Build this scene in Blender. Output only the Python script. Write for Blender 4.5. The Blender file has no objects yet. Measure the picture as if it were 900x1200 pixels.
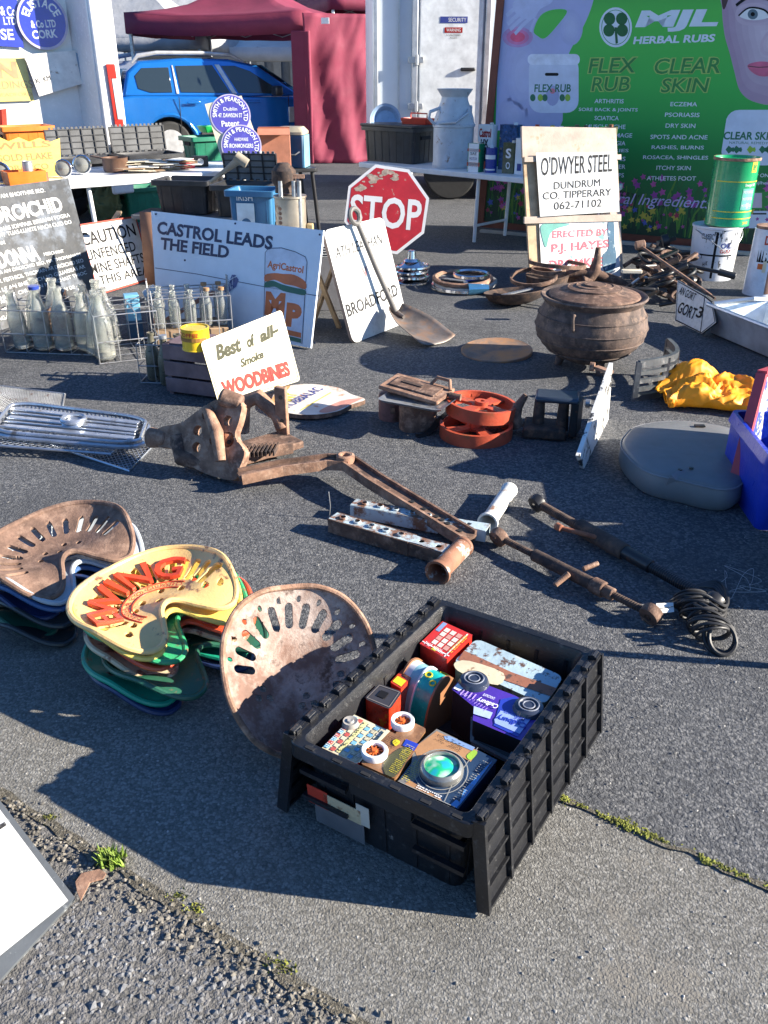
import bpy, bmesh, math, random
import numpy as np
from mathutils import Vector, Matrix, noise
random.seed(7)
S = bpy.context.scene
COL = S.collection
R = math.radians
PI = math.pi

# ---------------------------------------------------------------- camera
CF, CP, CH = 1030.0, R(27.0), 1.41
cam_d = bpy.data.cameras.new("camera")
cam = bpy.data.objects.new("camera", cam_d)
COL.objects.link(cam)
cam.location = (0, 0, CH)
cam.rotation_euler = (PI / 2 - CP, 0, 0)
cam_d.sensor_fit = 'VERTICAL'
cam_d.sensor_height = 36.0
cam_d.lens = 36.0 * CF / 1200.0
cam_d.clip_start = 0.05
cam_d.clip_end = 2000
S.camera = cam
# ---------------------------------------------------------------- light
SUN_EL = R(22.0)
SUN_DIR = Vector((math.cos(R(-7.5)) * math.cos(SUN_EL), math.sin(R(-7.5)) * math.cos(SUN_EL), math.sin(SUN_EL)))
W = bpy.data.worlds.new("World")
S.world = W
W.use_nodes = True
wn = W.node_tree
sky = wn.nodes.new('ShaderNodeTexSky')
sky.sky_type = 'NISHITA'
sky.sun_disc = False
sky.air_density = 1.0
sky.dust_density = 0.15
sky.ozone_density = 8.0
sky.altitude = 200
sky.sun_elevation = SUN_EL
sky.sun_rotation = R(97.5)
bg = wn.nodes['Background']
bg.inputs['Strength'].default_value = 0.075
wn.links.new(sky.outputs[0], bg.inputs[0])
sl = bpy.data.lights.new("sun", 'SUN')
sl.energy = 5.0
sl.angle = R(0.5)
sl.color = (1.0, 0.91, 0.77)
so = bpy.data.objects.new("sun", sl)
COL.objects.link(so)
so.location = (6, -2, 8)
so.rotation_euler = SUN_DIR.to_track_quat('Z', 'Y').to_euler()
S.view_settings.view_transform = 'Standard'
S.view_settings.look = 'None'
S.view_settings.exposure = 1.6
S.view_settings.gamma = 1.0

# ---------------------------------------------------------------- placing: photo point -> point of the world
def ray(px, py):
    a = (px - 450) / CF
    b = (py - 600) / CF
    return Vector((a, math.cos(CP) - b * math.sin(CP), -math.sin(CP) - b * math.cos(CP)))
CAMP = Vector((0, 0, CH))
def at(px, py, z=0.0):
    r = ray(px, py)
    return CAMP + r * ((z - CH) / r.z)
def hz(x, y, py):
    # height at which a point above (x, y) shows at row py
    b = (py - 600) / CF
    k = (-math.sin(CP) - b * math.cos(CP)) / (math.cos(CP) - b * math.sin(CP))
    return CH + y * k
def hit(px, py, o, n):
    r = ray(px, py)
    return CAMP + r * ((o - CAMP).dot(n) / r.dot(n))

# ---------------------------------------------------------------- materials
def lin(c):
    c = c / 255.0
    return c / 12.92 if c <= 0.04045 else ((c + 0.055) / 1.055) ** 2.4
def rgb(r, g, b):
    return (lin(r), lin(g), lin(b))
MATS = {}
def M(name, base, rough=0.5, metal=0.0, var=0.12, ns=9.0, bump=0.15, bs=70.0, second=None, third=None, coat=0.0, trans=0.0, spec=0.5, emis=None, alpha=1.0, coords='Object', bd=0.004):
    if name in MATS:
        return MATS[name]
    m = bpy.data.materials.new(name)
    m.use_nodes = True
    nt = m.node_tree
    N, L = nt.nodes, nt.links
    p = N['Principled BSDF']
    p.inputs['Roughness'].default_value = rough
    p.inputs['Metallic'].default_value = metal
    p.inputs['Specular IOR Level'].default_value = spec
    p.inputs['Coat Weight'].default_value = coat
    p.inputs['Coat Roughness'].default_value = 0.08
    p.inputs['Transmission Weight'].default_value = trans
    tc = N.new('ShaderNodeTexCoord')
    def noisen(sc, det=5, rgh=0.6):
        n = N.new('ShaderNodeTexNoise')
        n.inputs['Scale'].default_value = sc
        n.inputs['Detail'].default_value = det
        n.inputs['Roughness'].default_value = rgh
        L.new(tc.outputs[coords], n.inputs['Vector'])
        return n
    def mixc(a, b, fac):
        x = N.new('ShaderNodeMix')
        x.data_type = 'RGBA'
        if isinstance(fac, float): x.inputs[0].default_value = fac
        else: L.new(fac, x.inputs[0])
        for i, v in ((6, a), (7, b)):
            if isinstance(v, tuple): x.inputs[i].default_value = (*v, 1)
            else: L.new(v, x.inputs[i])
        return x.outputs[2]
    n1 = noisen(ns)
    lo = tuple(max(0, c * (1 - var * 1.6)) for c in base)
    hi = tuple(min(1, c * (1 + var * 1.6)) for c in base)
    mr = N.new('ShaderNodeMapRange')
    mr.inputs[1].default_value = 0.3
    mr.inputs[2].default_value = 0.7
    L.new(n1.outputs[0], mr.inputs[0])
    c = mixc(lo, hi, mr.outputs[0])
    for sec in (second, third):
        if sec:
            col, th, sc = sec[:3]
            n2 = noisen(sc, 8, 0.68)
            r = N.new('ShaderNodeMapRange')
            w = sec[3] if len(sec) > 3 else 0.03
            r.inputs[1].default_value = th - w
            r.inputs[2].default_value = th + w
            L.new(n2.outputs[0], r.inputs[0])
            c = mixc(c, col, r.outputs[0])
    L.new(c, p.inputs['Base Color'])
    rr = N.new('ShaderNodeMapRange')
    rr.inputs[3].default_value = max(0.03, rough - 0.12)
    rr.inputs[4].default_value = min(1, rough + 0.12)
    n4 = noisen(ns * 3.1)
    L.new(n4.outputs[0], rr.inputs[0])
    L.new(rr.outputs[0], p.inputs['Roughness'])
    if bump > 0:
        n3 = noisen(bs, 6, 0.65)
        b = N.new('ShaderNodeBump')
        b.inputs['Strength'].default_value = bump
        b.inputs['Distance'].default_value = bd
        L.new(n3.outputs[0], b.inputs['Height'])
        L.new(b.outputs[0], p.inputs['Normal'])
    if emis:
        p.inputs['Emission Color'].default_value = (*emis[0], 1)
        p.inputs['Emission Strength'].default_value = emis[1]
    MATS[name] = m
    return m
def rust(name='rusty iron', base=(.15, .085, .058), dark=(.055, .036, .03), light=(.3, .19, .135), **k):
    return M(name, base, rough=.85, var=.3, ns=14, second=(dark, .56, 11, .1), third=(light, .58, 26, .08), bump=.5, bs=120, **k)
RUST = rust()
RUSTD = rust('dark rusty iron', (.07, .045, .035), (.025, .02, .02), (.14, .08, .05))
RUSTL = rust('pale rusty iron', (.3, .17, .11), (.14, .075, .05), (.42, .27, .19))
RUSTO = rust('orange rusty iron', (.36, .13, .06), (.2, .07, .04), (.42, .2, .12))
BLK = M('black plastic', (.022, .023, .026), rough=.42, var=.3, bump=.2, bs=220, second=((.1, .1, .1), .69, 22, .04))
BLKM = M('black metal', (.02, .02, .022), rough=.4, var=.2, second=((.08, .04, .025), .62, 14))
GRYP = M('grey dusty plastic', (.16, .165, .17), rough=.6, var=.2, bump=.2, bs=180)
WHITE = M('white enamel', (.6, .6, .58), rough=.28, var=.05, bump=.05, second=((.3, .15, .08), .74, 16, .02), coat=.3)
WHITED = M('white plastic', (.74, .75, .76), rough=.4, var=.05, bump=.04)
WIREM = M('zinc wire', (.42, .42, .42), rough=.42, metal=.7, var=.2, second=((.2, .1, .06), .62, 20), bump=.2)
STEEL = M('galvanised steel', (.5, .52, .54), rough=.4, metal=.75, var=.2, second=((.3, .3, .29), .55, 9, .06), bump=.15)
CHROME = M('chrome', (.75, .77, .8), rough=.14, metal=1.0, var=.08, second=((.35, .33, .3), .66, 16, .05), bump=.05)
WOOD = M('bare wood', (.5, .36, .22), rough=.75, var=.22, ns=7, bump=.4, bs=90, second=((.3, .2, .12), .62, 9, .06))
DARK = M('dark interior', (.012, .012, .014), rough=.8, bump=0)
INKB = M('black ink', (.012, .012, .014), rough=.6, bump=0, var=.1, spec=.2)
INKW = M('white ink', (.8, .8, .8), rough=.5, bump=0, var=.03)
INKR = M('red ink', (.36, .012, .006), rough=.5, bump=0, var=.08, spec=.2)
INKG = M('grey worn ink', (.035, .035, .037), rough=.7, bump=0, var=.2, second=((.3, .3, .29), .62, 26, .05), spec=.1)

# ---------------------------------------------------------------- mesh builder
class MB:
    def __init__(s):
        s.v = []; s.f = []; s.m = []; s.cur = 0
    def add(s, vs, fs, mi=None):
        o = len(s.v)
        s.v += [tuple(v) for v in vs]
        k = s.cur if mi is None else mi
        for f in fs:
            s.f.append(tuple(i + o for i in f)); s.m.append(k)
        return s
    def box(s, c, d, rz=0.0, rot=None, mi=None):
        m = rot if rot is not None else Matrix.Rotation(rz, 3, 'Z')
        vs = []
        for z in (-1, 1):
            for y in (-1, 1):
                for x in (-1, 1):
                    vs.append(Vector(c) + m @ Vector((x * d[0] / 2, y * d[1] / 2, z * d[2] / 2)))
        return s.add(vs, [(0, 2, 3, 1), (4, 5, 7, 6), (0, 1, 5, 4), (2, 6, 7, 3), (0, 4, 6, 2), (1, 3, 7, 5)], mi)
    def beam(s, a, b, w, h, up=(0, 0, 1), mi=None):
        a = Vector(a); b = Vector(b); d = b - a
        x = d.normalized(); y = Vector(up).cross(x)
        if y.length < 1e-4: y = Vector((0, 1, 0)).cross(x)
        y.normalize(); z = x.cross(y)
        rot = Matrix((x, y, z)).transposed()
        return s.box((a + b) / 2, (d.length, w, h), rot=rot, mi=mi)
    def tube(s, pts, r, n=8, closed=False, cap=True, mi=None):
        pts = [Vector(p) for p in pts]; k = len(pts)
        rs = r if isinstance(r, (list, tuple)) else [r] * k
        vs = []; prev = None
        for i, p in enumerate(pts):
            if closed: t = pts[(i + 1) % k] - pts[i - 1]
            else: t = pts[min(i + 1, k - 1)] - pts[max(i - 1, 0)]
            t.normalize()
            if prev is None:
                prev = t.orthogonal().normalized()
            prev = (prev - t * prev.dot(t))
            if prev.length < 1e-5: prev = t.orthogonal()
            prev.normalize(); q = t.cross(prev)
            for j in range(n):
                a = 2 * PI * j / n
                vs.append(p + (prev * math.cos(a) + q * math.sin(a)) * rs[i])
        fs = []
        for i in range(k if closed else k - 1):
            for j in range(n):
                a = i * n + j; b = i * n + (j + 1) % n; i2 = (i + 1) % k
                fs.append((a, b, i2 * n + (j + 1) % n, i2 * n + j))
        if cap and not closed:
            fs.append(tuple(reversed(range(n)))); fs.append(tuple((k - 1) * n + j for j in range(n)))
        return s.add(vs, fs, mi)
    def cyl(s, a, b, r, r2=None, n=16, cap=True, mi=None):
        return s.tube([a, b], [r, r if r2 is None else r2], n, cap=cap, mi=mi)
    def lathe(s, prof, n=32, c=(0, 0, 0), mi=None, a0=0.0, a1=2 * PI, sy=1.0):
        full = abs(a1 - a0 - 2 * PI) < 1e-6
        cols = n if full else n + 1
        vs = []
        for j in range(cols):
            a = a0 + (a1 - a0) * j / n
            for (r, z) in prof:
                vs.append((c[0] + r * math.cos(a), c[1] + r * sy * math.sin(a), c[2] + z))
        k = len(prof); fs = []
        for j in range(n):
            j2 = (j + 1) % cols
            for i in range(k - 1):
                q = [j * k + i, j2 * k + i, j2 * k + i + 1, j * k + i + 1]
                if prof[i][0] < 1e-6: q = [q[0], q[2], q[3]]
                elif prof[i + 1][0] < 1e-6: q = [q[0], q[1], q[2]]
                fs.append(tuple(q))
        return s.add(vs, fs, mi)
    def prism(s, poly, z0, z1, mi=None, side=None):
        n = len(poly)
        ar = sum(poly[i][0] * poly[(i + 1) % n][1] - poly[(i + 1) % n][0] * poly[i][1] for i in range(n))
        if ar < 0: poly = list(reversed(poly))
        vs = [(p[0], p[1], z0) for p in poly] + [(p[0], p[1], z1) for p in poly]
        s.add(vs, [tuple(range(n, 2 * n))], mi)
        s.add(vs, [tuple(reversed(range(n)))] + [(i, (i + 1) % n, n + (i + 1) % n, n + i) for i in range(n)], side if side is not None else mi)
        return s
    def loops(s, ls, closed_end=True, cap0=False, mi=None):
        n = len(ls[0]); vs = [v for l in ls for v in l]; fs = []
        for i in range(len(ls) - 1):
            for j in range(n):
                fs.append((i * n + j, i * n + (j + 1) % n, (i + 1) * n + (j + 1) % n, (i + 1) * n + j))
        if closed_end: fs.append(tuple((len(ls) - 1) * n + j for j in range(n)))
        if cap0: fs.append(tuple(reversed(range(n))))
        return s.add(vs, fs, mi)
    def xf(s, m, start=0):
        for i in range(start, len(s.v)):
            s.v[i] = tuple(m @ Vector(s.v[i]))
        return s
    def build(s, name, mats, parent=None, smooth=True, bevel=0.0, seg=2, sub=0, solid=0.0):
        me = bpy.data.meshes.new(name)
        me.from_pydata(s.v, [], s.f)
        if not isinstance(mats, (list, tuple)): mats = [mats]
        for m in mats: me.materials.append(m)
        if len(mats) > 1: me.polygons.foreach_set('material_index', s.m)
        me.update()
        if smooth:
            me.shade_smooth()
            me.set_sharp_from_angle(angle=R(38))
        o = bpy.data.objects.new(name, me)
        COL.objects.link(o)
        if parent: o.parent = parent
        if solid:
            md = o.modifiers.new('solid', 'SOLIDIFY'); md.thickness = solid; md.offset = 0
        if sub:
            md = o.modifiers.new('sub', 'SUBSURF'); md.levels = sub; md.render_levels = sub
        if bevel:
            md = o.modifiers.new('bevel', 'BEVEL'); md.width = bevel; md.segments = seg; md.limit_method = 'ANGLE'; md.angle_limit = R(40); md.harden_normals = False
        return o
def rr(l, w, r, z, n=4, cx=0, cy=0):
    out = []
    for (sx, sy, a0) in ((1, 1, 0), (-1, 1, 90), (-1, -1, 180), (1, -1, 270)):
        for i in range(n + 1):
            a = R(a0 + 90 * i / n)
            out.append((cx + sx * (l / 2 - r) + r * math.cos(a), cy + sy * (w / 2 - r) + r * math.sin(a), z))
    return out
def rr2(l, w, r, n=4, cx=0, cy=0):
    return [(p[0], p[1]) for p in rr(l, w, r, 0, n, cx, cy)]
def spline(pts, n=6, closed=True):
    out = []; k = len(pts)
    rng = range(k) if closed else range(k - 1)
    for i in rng:
        if closed: p = [pts[(i + j - 1) % k] for j in range(4)]
        else: p = [pts[max(0, min(k - 1, i + j - 1))] for j in range(4)]
        for q in range(n):
            t = q / n
            out.append(tuple(0.5 * ((2 * p[1][d]) + (-p[0][d] + p[2][d]) * t + (2 * p[0][d] - 5 * p[1][d] + 4 * p[2][d] - p[3][d]) * t * t + (-p[0][d] + 3 * p[1][d] - 3 * p[2][d] + p[3][d]) * t ** 3) for d in range(len(pts[0]))))
    if not closed: out.append(tuple(pts[-1]))
    return out

# ---------------------------------------------------------------- things
def tag(o, label, cat, group=None):
    o['label'] = label; o['category'] = cat
    if group: o['group'] = group
    return o
def thing(name, label, cat, loc=(0, 0, 0), rz=0.0, group=None, mat=None):
    o = bpy.data.objects.new(name, None)
    o.empty_display_size = 0.1
    COL.objects.link(o)
    if mat is not None: o.matrix_world = mat
    else:
        o.location = loc; o.rotation_euler = (0, 0, rz)
    return tag(o, label, cat, group)
def struct(o, kind='structure'):
    o['kind'] = kind
    return o
KIDS = {}
def dup(root, label, loc=None, rot=None, group=None):
    r = root.copy(); COL.objects.link(r)
    r['label'] = label
    if group: r['group'] = group
    if loc is not None: r.location = loc
    if rot is not None: r.rotation_euler = rot
    for ch in list(root.children):
        c = ch.copy(); COL.objects.link(c); c.parent = r
        for g in list(ch.children):
            d = g.copy(); COL.objects.link(d); d.parent = c
    return r

# ---------------------------------------------------------------- lettering
TG = {}
def text_geo(s, bold=0.0, shear=0.0, sp=1.0):
    k = (s, bold, shear, sp)
    if k in TG: return TG[k]
    cu = bpy.data.curves.new('t', 'FONT')
    cu.body = s; cu.offset = bold; cu.shear = shear; cu.resolution_u = 3; cu.space_character = sp
    cu.align_x = 'CENTER'
    o = bpy.data.objects.new('t', cu)
    me = bpy.data.meshes.new_from_object(o)
    v = np.array([(q.co.x, q.co.y) for q in me.vertices]); f = [tuple(p.vertices) for p in me.polygons]
    bpy.data.objects.remove(o); bpy.data.curves.remove(cu); bpy.data.meshes.remove(me)
    mn = v.min(0); mx = v.max(0)
    asp = (mx[0] - mn[0]) / max(1e-6, mx[1] - mn[1])
    v = (v - mn) / np.maximum(mx - mn, 1e-6)
    TG[k] = (v, f, asp)
    return TG[k]
class Print:
    """flat lettering and marks on a face with its own u,v frame (local x,y of a thing)"""
    def __init__(s, quad=None):
        s.q = quad; s.parts = {}; s.layer = 0
    def P(s, a, b):
        if s.q is None: return (a, b)
        bl, br, tr, tl = s.q
        x = [(bl[i] * (1 - a) + br[i] * a) * (1 - b) + (tl[i] * (1 - a) + tr[i] * a) * b for i in (0, 1)]
        return tuple(x)
    def _mb(s, mat, name):
        k = (name, mat.name)
        if k not in s.parts: s.parts[k] = (MB(), mat)
        return s.parts[k][0]
    def text(s, t, a0, b0, a1, b1, mat, bold=0.0, shear=0.0, tilt=0.0, z=None, name='lettering', flip=False, sp=1.0, scall=None):
        v, f, asp = text_geo(t, bold, shear, sp)
        z = 0.0016 if z is None else z
        out = []
        for x, y in v:
            if flip: x, y = 1 - x, 1 - y
            a = a0 + (a1 - a0) * x; b = b0 + (b1 - b0) * y + tilt * x
            p = s.P(a, b); out.append((p[0], p[1], z))
        s._mb(mat, name).add(out, f)
    def serif(s, t, a0, b0, a1, b1, mat, bold=0.0):
        # bold letters with small slabs at the feet and heads of the strokes
        v, f, asp = text_geo(t, bold)
        s.text(t, a0, b0, a1, b1, mat, bold)
        mb = s._mb(mat, 'lettering')
        hgt = b1 - b0
        for fi in (0.0, 1.0):
            xs = sorted(set(round(float(x), 3) for x, y in v if abs(y - fi) < 0.012))
            runs = []
            for x in xs:
                if runs and x - runs[-1][1] < 0.022: runs[-1][1] = x
                else: runs.append([x, x])
            for r0, r1 in runs:
                if r1 - r0 < 0.004: continue
                e = 0.006
                x0, x1 = a0 + (a1 - a0) * (r0 - e), a0 + (a1 - a0) * (r1 + e)
                y0, y1 = (b0, b0 + hgt * .08) if fi == 0 else (b1 - hgt * .08, b1)
                mb.add([(*s.P(x0, y0), .0021), (*s.P(x1, y0), .0021), (*s.P(x1, y1), .0021), (*s.P(x0, y1), .0021)], [(0, 1, 2, 3)])
    def arc(s, t, c, r0, r1, a0, a1, mat, bold=0.0, z=None, name='lettering', asp=1.0):
        # letters bent round centre c (metres), from angle a0 (left) to a1 (right), feet at r0, heads at r1
        v, f, _ = text_geo(t, bold)
        z = 0.0016 if z is None else z
        out = []
        for x, y in v:
            a = R(a0 + (a1 - a0) * x); r = r0 + (r1 - r0) * y
            out.append((c[0] + r * math.cos(a) * asp, c[1] + r * math.sin(a), z))
        s._mb(mat, name).add(out, f)
    def poly(s, pts, mat, z=0.0008, name='print', raw=False):
        vs = [(*(p if raw else s.P(*p)), z) for p in pts]
        s._mb(mat, name).add(vs, [tuple(range(len(vs)))])
    def rect(s, a0, b0, a1, b1, mat, z=0.0008, name='print'):
        s.poly([(a0, b0), (a1, b0), (a1, b1), (a0, b1)], mat, z, name)
    def ell(s, ca, cb, ra, rb, mat, z=0.0008, name='print', n=28, a0=0, a1=360):
        s.poly([(ca + ra * math.cos(R(a0 + (a1 - a0) * i / n)), cb + rb * math.sin(R(a0 + (a1 - a0) * i / n))) for i in range(n + (a1 - a0 < 360))], mat, z, name)
    def line(s, pts, w, mat, z=0.0012, name='print', raw=False):
        P = [Vector(p if raw else s.P(*p)) for p in pts]
        mb = s._mb(mat, name)
        vs = []
        for i, p in enumerate(P):
            t = (P[min(i + 1, len(P) - 1)] - P[max(0, i - 1)])
            t.normalize(); nrm = Vector((-t.y, t.x)) * w / 2
            vs += [(p.x + nrm.x, p.y + nrm.y, z), (p.x - nrm.x, p.y - nrm.y, z)]
        mb.add(vs, [(2 * i, 2 * i + 1, 2 * i + 3, 2 * i + 2) for i in range(len(P) - 1)])
    def border(s, ins, w, mat, z=0.001):
        P = [Vector((*s.P(*p), 0)) for p in ((0, 0), (1, 0), (1, 1), (0, 1))]
        c = sum(P, Vector()) / 4
        def inset(d):
            out = []
            for i in range(4):
                p = P[i]; e1 = (P[(i + 1) % 4] - p).normalized(); e0 = (P[i - 1] - p).normalized()
                out.append(p + (e1 + e0) * d)
            return out
        a = inset(ins); b = inset(ins + w)
        vs = [(p.x, p.y, z) for p in a + b]
        s._mb(mat, 'border_line').add(vs, [(i, (i + 1) % 4, 4 + (i + 1) % 4, 4 + i) for i in range(4)])
    def done(s, parent, m=None):
        for (n, mn), (mb, mat) in s.parts.items():
            if m is not None: mb.xf(m)
            o = mb.build(n, mat, parent, smooth=False)
            if len(mb.f) > 1: o['kind'] = 'stuff'

def frame_from(o, u, v):
    u = Vector(u).normalized(); v = Vector(v); v = (v - u * v.dot(u)).normalized(); n = u.cross(v)
    m = Matrix.Identity(4)
    for i in range(3):
        m[i][0] = u[i]; m[i][1] = v[i]; m[i][2] = n[i]; m[i][3] = o[i]
    return m
class Sign:
    """a standing or leaning panel: q = bottom-left, bottom-right, top-right, top-left as seen in the photograph"""
    def __init__(s, name, label, cat, q, z=(0.003, 0.003), lean=12, th=.004, face=None, back=None, rad=0.0, group=None, shape=None, part='panel', plane=None):
        BL = at(*q[0], z[0]); BR = at(*q[1], z[1])
        u = (BR - BL).normalized()
        nh = Vector((u.y, -u.x, 0)).normalized()
        if nh.y > 0: nh = -nh
        v = Vector((0, 0, 1)) * math.cos(R(lean)) - nh * math.sin(R(lean))
        if plane:
            BL = hit(*q[0], *plane); BR = hit(*q[1], *plane); u = (BR - BL).normalized(); v = Vector(plane[1]).cross(u)
        s.m = frame_from(BL, u, v)
        inv = s.m.inverted()
        n = Vector((s.m[0][2], s.m[1][2], s.m[2][2]))
        TR = inv @ hit(*q[2], BL, n); TL = inv @ hit(*q[3], BL, n); B2 = inv @ BR
        s.q = [(0, 0), (B2.x, B2.y), (TR.x, TR.y), (TL.x, TL.y)]
        s.n = n
        s.e = thing(name, label, cat, mat=s.m, group=group)
        s.loc = lambda px, py: tuple((inv @ hit(px, py, BL, n))[:2])
        poly = s.q
        if shape: poly = shape(s)
        elif rad:
            poly = []
            for i in range(4):
                p = Vector(s.q[i]); e1 = (Vector(s.q[(i + 1) % 4]) - p).normalized() * rad; e0 = (Vector(s.q[i - 1]) - p).normalized() * rad
                for k in range(6):
                    t = k / 5
                    poly.append(tuple((p + e0) * (1 - t) ** 2 + p * 2 * t * (1 - t) + (p + e1) * t * t))
        s.poly = poly
        s.panel = MB().prism(poly, -th, 0, 0, 1).build(part, [face or WHITE, back or face or WHITE], s.e, smooth=False)
        s.pr = Print(s.q)
        print('SIGN', name, 'w %.2f' % (Vector(s.q[1]).length), 'h %.2f' % (Vector(s.q[3]).length), 'top', [round((s.m @ Vector((*p, 0))).z, 2) for p in s.q[2:]], [tuple(round(c,2) for c in p) for p in s.q])
    def ptext(s, t, x0, y0, x1, y1, h, mat, bold=0.0, shear=0.0, z=None, serif=False):
        # baseline from (x0, y0) to (x1, y1), letters h rows tall in the photograph
        a = Vector(s.loc(x0, y0)); b = Vector(s.loc(x1, y1)); c = Vector(s.loc(x0, y0 - h))
        u = (b - a).normalized(); v = Vector((-u.y, u.x)); hh = (c - a).length
        q = s.pr.q
        s.pr.q = [tuple(a), tuple(b), tuple(b + v * hh), tuple(a + v * hh)]
        (s.pr.serif if serif else s.pr.text)(t, 0, 0, 1, 1, mat, bold, **({} if serif else dict(shear=shear, z=z)))
        s.pr.q = q
    def ppoly(s, pts, mat, z=0.0008, name='print'):
        s.pr.poly([s.loc(*p) for p in pts], mat, z, name, raw=True)
    def pell(s, cx, cy, rx, ry, mat, z=0.0008, name='print', n=28):
        s.ppoly([(cx + rx * math.cos(2 * PI * i / n), cy - ry * math.sin(2 * PI * i / n)) for i in range(n)], mat, z, name)
    def pline(s, pts, w, mat, z=0.0012, name='print'):
        s.pr.line([s.loc(*p) for p in pts], w, mat, z, name, raw=True)
    def done(s): s.pr.done(s.e)

# ---------------------------------------------------------------- plates cut to any outline, with holes
def poly_sdf(X, Y, poly):
    p = np.array(poly, float); n = len(p)
    d = np.full(X.shape, 1e9); ins = np.zeros(X.shape, bool)
    j = n - 1
    for i in range(n):
        e = p[j] - p[i]; wx = X - p[i][0]; wy = Y - p[i][1]
        t = np.clip((wx * e[0] + wy * e[1]) / max(1e-12, e @ e), 0, 1)
        bx = wx - e[0] * t; by = wy - e[1] * t
        d = np.minimum(d, bx * bx + by * by)
        c = ((p[i][1] > Y) != (p[j][1] > Y))
        with np.errstate(divide='ignore', invalid='ignore'):
            xi = (p[j][0] - p[i][0]) * (Y - p[i][1]) / (p[j][1] - p[i][1]) + p[i][0]
        ins ^= c & (X < xi)
        j = i
    d = np.sqrt(d)
    return np.where(ins, -d, d)
def caps_sdf(X, Y, a, b, r):
    ex, ey = b[0] - a[0], b[1] - a[1]
    wx, wy = X - a[0], Y - a[1]
    t = np.clip((wx * ex + wy * ey) / max(1e-12, ex * ex + ey * ey), 0, 1)
    return np.sqrt((wx - ex * t) ** 2 + (wy - ey * t) ** 2) - r
def plate(outline, holes, zf=None, cell=.004, th=.004, bb=None):
    """outline: polygon; holes: list of ('c',a,b,r) capsules or ('p',poly). returns MB of a solid curved plate"""
    o = np.array(outline)
    x0, y0 = o.min(0) - cell * 1.5; x1, y1 = o.max(0) + cell * 1.5
    nx = int((x1 - x0) / cell) + 1; ny = int((y1 - y0) / cell) + 1
    X, Y = np.meshgrid(x0 + cell * np.arange(nx), y0 + cell * np.arange(ny), indexing='ij')
    def sd(X, Y):
        d = poly_sdf(X, Y, outline)
        for h in holes:
            k = caps_sdf(X, Y, h[1], h[2], h[3]) if h[0] == 'c' else poly_sdf(X, Y, h[1])
            d = np.maximum(d, -k)
        return d
    for it in range(2):
        D = sd(X, Y)
        e = cell * .1
        gx = (sd(X + e, Y) - D) / e; gy = (sd(X, Y + e) - D) / e
        nrm = np.maximum(.3, np.hypot(gx, gy))
        k = np.abs(D) < cell * .62
        X = np.where(k, X - gx / nrm * D, X); Y = np.where(k, Y - gy / nrm * D, Y)
    cx = (X[:-1, :-1] + X[1:, :-1] + X[:-1, 1:] + X[1:, 1:]) / 4
    cy = (Y[:-1, :-1] + Y[1:, :-1] + Y[:-1, 1:] + Y[1:, 1:]) / 4
    keep = sd(cx, cy) < -cell * .08
    Z = zf(X, Y) if zf else np.zeros_like(X)
    ids = {}; vs = []; fs = []
    def vid(i, j):
        k = (i, j)
        if k not in ids:
            ids[k] = len(vs); vs.append((float(X[i, j]), float(Y[i, j]), float(Z[i, j])))
        return ids[k]
    ii, jj = np.nonzero(keep)
    for i, j in zip(ii.tolist(), jj.tolist()):
        fs.append((vid(i, j), vid(i + 1, j), vid(i + 1, j + 1), vid(i, j + 1)))
    n = len(vs)
    edge = {}
    for f in fs:
        for a, b in zip(f, f[1:] + f[:1]): edge[(a, b)] = 1
    sides = [(a, b) for (a, b) in edge if (b, a) not in edge]
    V = vs + [(v[0], v[1], v[2] - th) for v in vs]
    F = list(fs) + [tuple(n + i for i in reversed(f)) for f in fs] + [(b, a, a + n, b + n) for a, b in sides]
    mb = MB(); mb.add(V, F)
    return mb
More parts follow.
